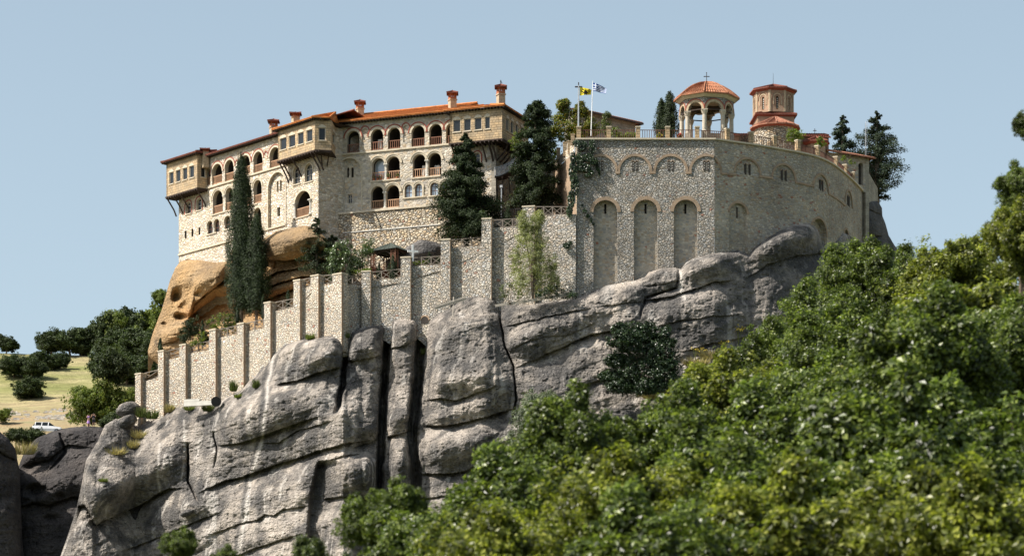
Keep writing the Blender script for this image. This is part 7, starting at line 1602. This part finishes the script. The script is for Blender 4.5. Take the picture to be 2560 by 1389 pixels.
# ================================================================ NEAR OAKS
for key, sd, mt in (('oakA', 51, 'leaf_oak'), ('oakB', 52, 'leaf_oak'), ('oakC', 53, 'leaf_lime'), ('oakD', 54, 'leaf_oak_deep')):
    tree_proto(key, 'broad', sd, 2.9, 6.0, .175, mt, 70, 48, 22, .12, subr=.12, shoots=16)
tree_proto('oakF', 'broad', 55, 2.9, 6.0, .13, 'leaf_oak', 90, 52, 24, .12, subr=.10, shoots=14)
NT_ = [ # px, top py, Y, half width px, kind, label
    (2580, 270, 62, 34, 'oakD', 'tall dark oak at the right edge, its crown against the sky'), (2552, 405, 61, 52, 'oakB', 'dark oak crown directly below the tallest one at the right edge'),
    (2560, 500, 60, 85, 'oakC', 'bright green oak below the tall one at the right edge'),
    (2395, 592, 84, 105, 'oakC', 'yellow-green oak on the skyline left of the right edge'),
    (2300, 640, 96, 110, 'oakB', 'oak on the skyline in the dip between two crowns'),
    (2185, 598, 98, 110, 'oakB', 'oak crown just under the dark rock at the bastion end'),
    (2035, 715, 94, 125, 'oakA', 'oak under the shaded cliff, sloping down to the left'),
    (1965, 790, 88, 110, 'oakB', 'fine-leaved oak left of the skyline slope'),
    (2150, 760, 82, 150, 'oakA', 'dark middle-distance oak in the centre of the right slope'),
    (2440, 700, 64, 190, 'oakC', 'large lit oak at the right, under the bright skyline crowns'),
    (2290, 720, 55, 170, 'oakA', 'near blurred oak crown rising in the middle right'),
    (1830, 880, 70, 135, 'oakC', 'light oak behind the yellow flowers'),
    (1990, 950, 58, 190, 'oakA', 'large near oak right of the ivy bush'),
    (1660, 960, 60, 140, 'oakA', 'oak crown below the ivy bush'),
    (2250, 980, 48, 260, 'oakB', 'very near oak at the lower right'),
    (2500, 960, 50, 240, 'oakA', 'very near oak in the lower right corner'),
    (1780, 1050, 50, 210, 'oakB', 'near oak at the bottom centre right'),
    (1440, 978, 54, 130, 'oakB', 'oak with a pointed top in front of the grey-green shrub'),
    (1330, 1110, 52, 170, 'oakA', 'broad near oak left of the pointed one'),
    (1560, 1120, 48, 190, 'oakC', 'bright near oak at the bottom centre'),
    (1120, 1225, 50, 150, 'oakA', 'low near oak at the bottom, left of centre'),
    (970, 1200, 52, 85, 'oakB', 'near oak with a tall shoot at the bottom centre left'),
    (1250, 1260, 45, 180, 'oakC', 'yellowish near oak along the bottom edge'),
    (2000, 1180, 44, 260, 'oakC', 'nearest yellow-green oak along the bottom edge'),
    (1700, 1230, 43, 230, 'oakA', 'nearest dark oak along the bottom edge'),
    (2400, 1180, 43, 260, 'oakC', 'nearest bright oak in the bottom right corner'),
    (800, 1352, 50, 90, 'oakD', 'dark oak top peeping in left of the bottom centre'),
    (450, 1316, 52, 34, 'oakB', 'small oak top at the bottom left, taller of two'),
    (558, 1360, 52, 36, 'oakA', 'small oak top at the bottom left, lower right one'),
    (2080, 860, 66, 150, 'oakA', 'shaded oak filling the middle of the right slope'),
    (2350, 850, 60, 170, 'oakB', 'dense oak in the middle of the right third'),
    (1900, 1130, 47, 200, 'oakB', 'near oak low in the centre right, darker leaves'),
    (2540, 720, 58, 130, 'oakA', 'oak at the right edge below the bright crown'),
    (2130, 1120, 46, 210, 'oakB', 'dense near oak low on the right, partly blurred')]
for k, (px, yt, Y, hw, kd, lb) in enumerate(NT_):
    X = (px - CX) * Y / FPX; g = gz(X, Y) - .3; zt = (HZ - yt) * Y / FPX; s_ = hw * Y / FPX / 2.6 * 1.18; zt -= s_ * .35
    if Y > 75 and kd != 'oakC': kd = 'oakF'
    Hd = max(zt - g, 4.6 * s_); put_tree(kd, 'oak_tree', lb, 'tree', Vector((X, Y, zt - Hd)), s_, k * 2.1, 'oaks on the near slope', Hd)
# yellow flowering weeds at the cliff foot
def weed(px, py, Y, h, label, seed):
    Y2 = rk.at(px, py + 15).y - .3; h = h * Y2 / Y; Y = Y2
    rng = np.random.default_rng(seed); b = W(px, py, Y) - Vector((0, 0, h)); rt = thing('yellow_weed', label, 'plant', b, 'tall yellow-flowered weeds'); st = MB(); pts = []
    for k in range(5):
        e = Vector((rng.normal() * .22 * h, rng.normal() * .1 * h, h * rng.uniform(.8, 1.05))); st.tube([(0, 0, 0), e * .5 + Vector((0, 0, .1 * h)), e], .012 * h, 4)
        pts.append(np.array(e) + rng.normal(size=(14, 3)) * np.array([.08, .08, .04]) * h)
    mk('stem', st, ['grass_green'], rt, local=True); c_ = np.concatenate(pts); v, f = leafmesh(c_, rdir(rng, len(c_)), .07 * h, .9, rng); mk('flowers', (v, f), ['flower_yellow'], rt, local=True)
for k, (px, py, Y, h, lb) in enumerate([(1846, 815, 100, .62, 'tallest yellow-flowered weed at the edge of the oaks'), (1738, 868, 100, .42, 'yellow-flowered weed left of the tallest, over the oak tops'), (1752, 872, 100, .36, 'yellow-flowered weed paired closely with its left neighbour'), (1805, 855, 102, .45, 'yellow-flowered weed in front of the dry grass patch'), (1612, 942, 90, .35, 'small yellow-flowered weed below the ivy bush')]): weed(px, py, Y, h, lb, k)
for k, (px, py, rx, ry, lb) in enumerate([(1790, 885, 40, 16, 'dry orange-yellow grass patch at the edge of the oaks'), (1740, 905, 30, 14, 'pale dry grass left of the orange patch'), (1640, 985, 34, 16, 'dry grass below the ivy bush')]):
    tuft(px, py, 385, rx, ry, 'grass_dry', lb, 60 + k, 400, .28, grp='dry grass at the cliff foot')
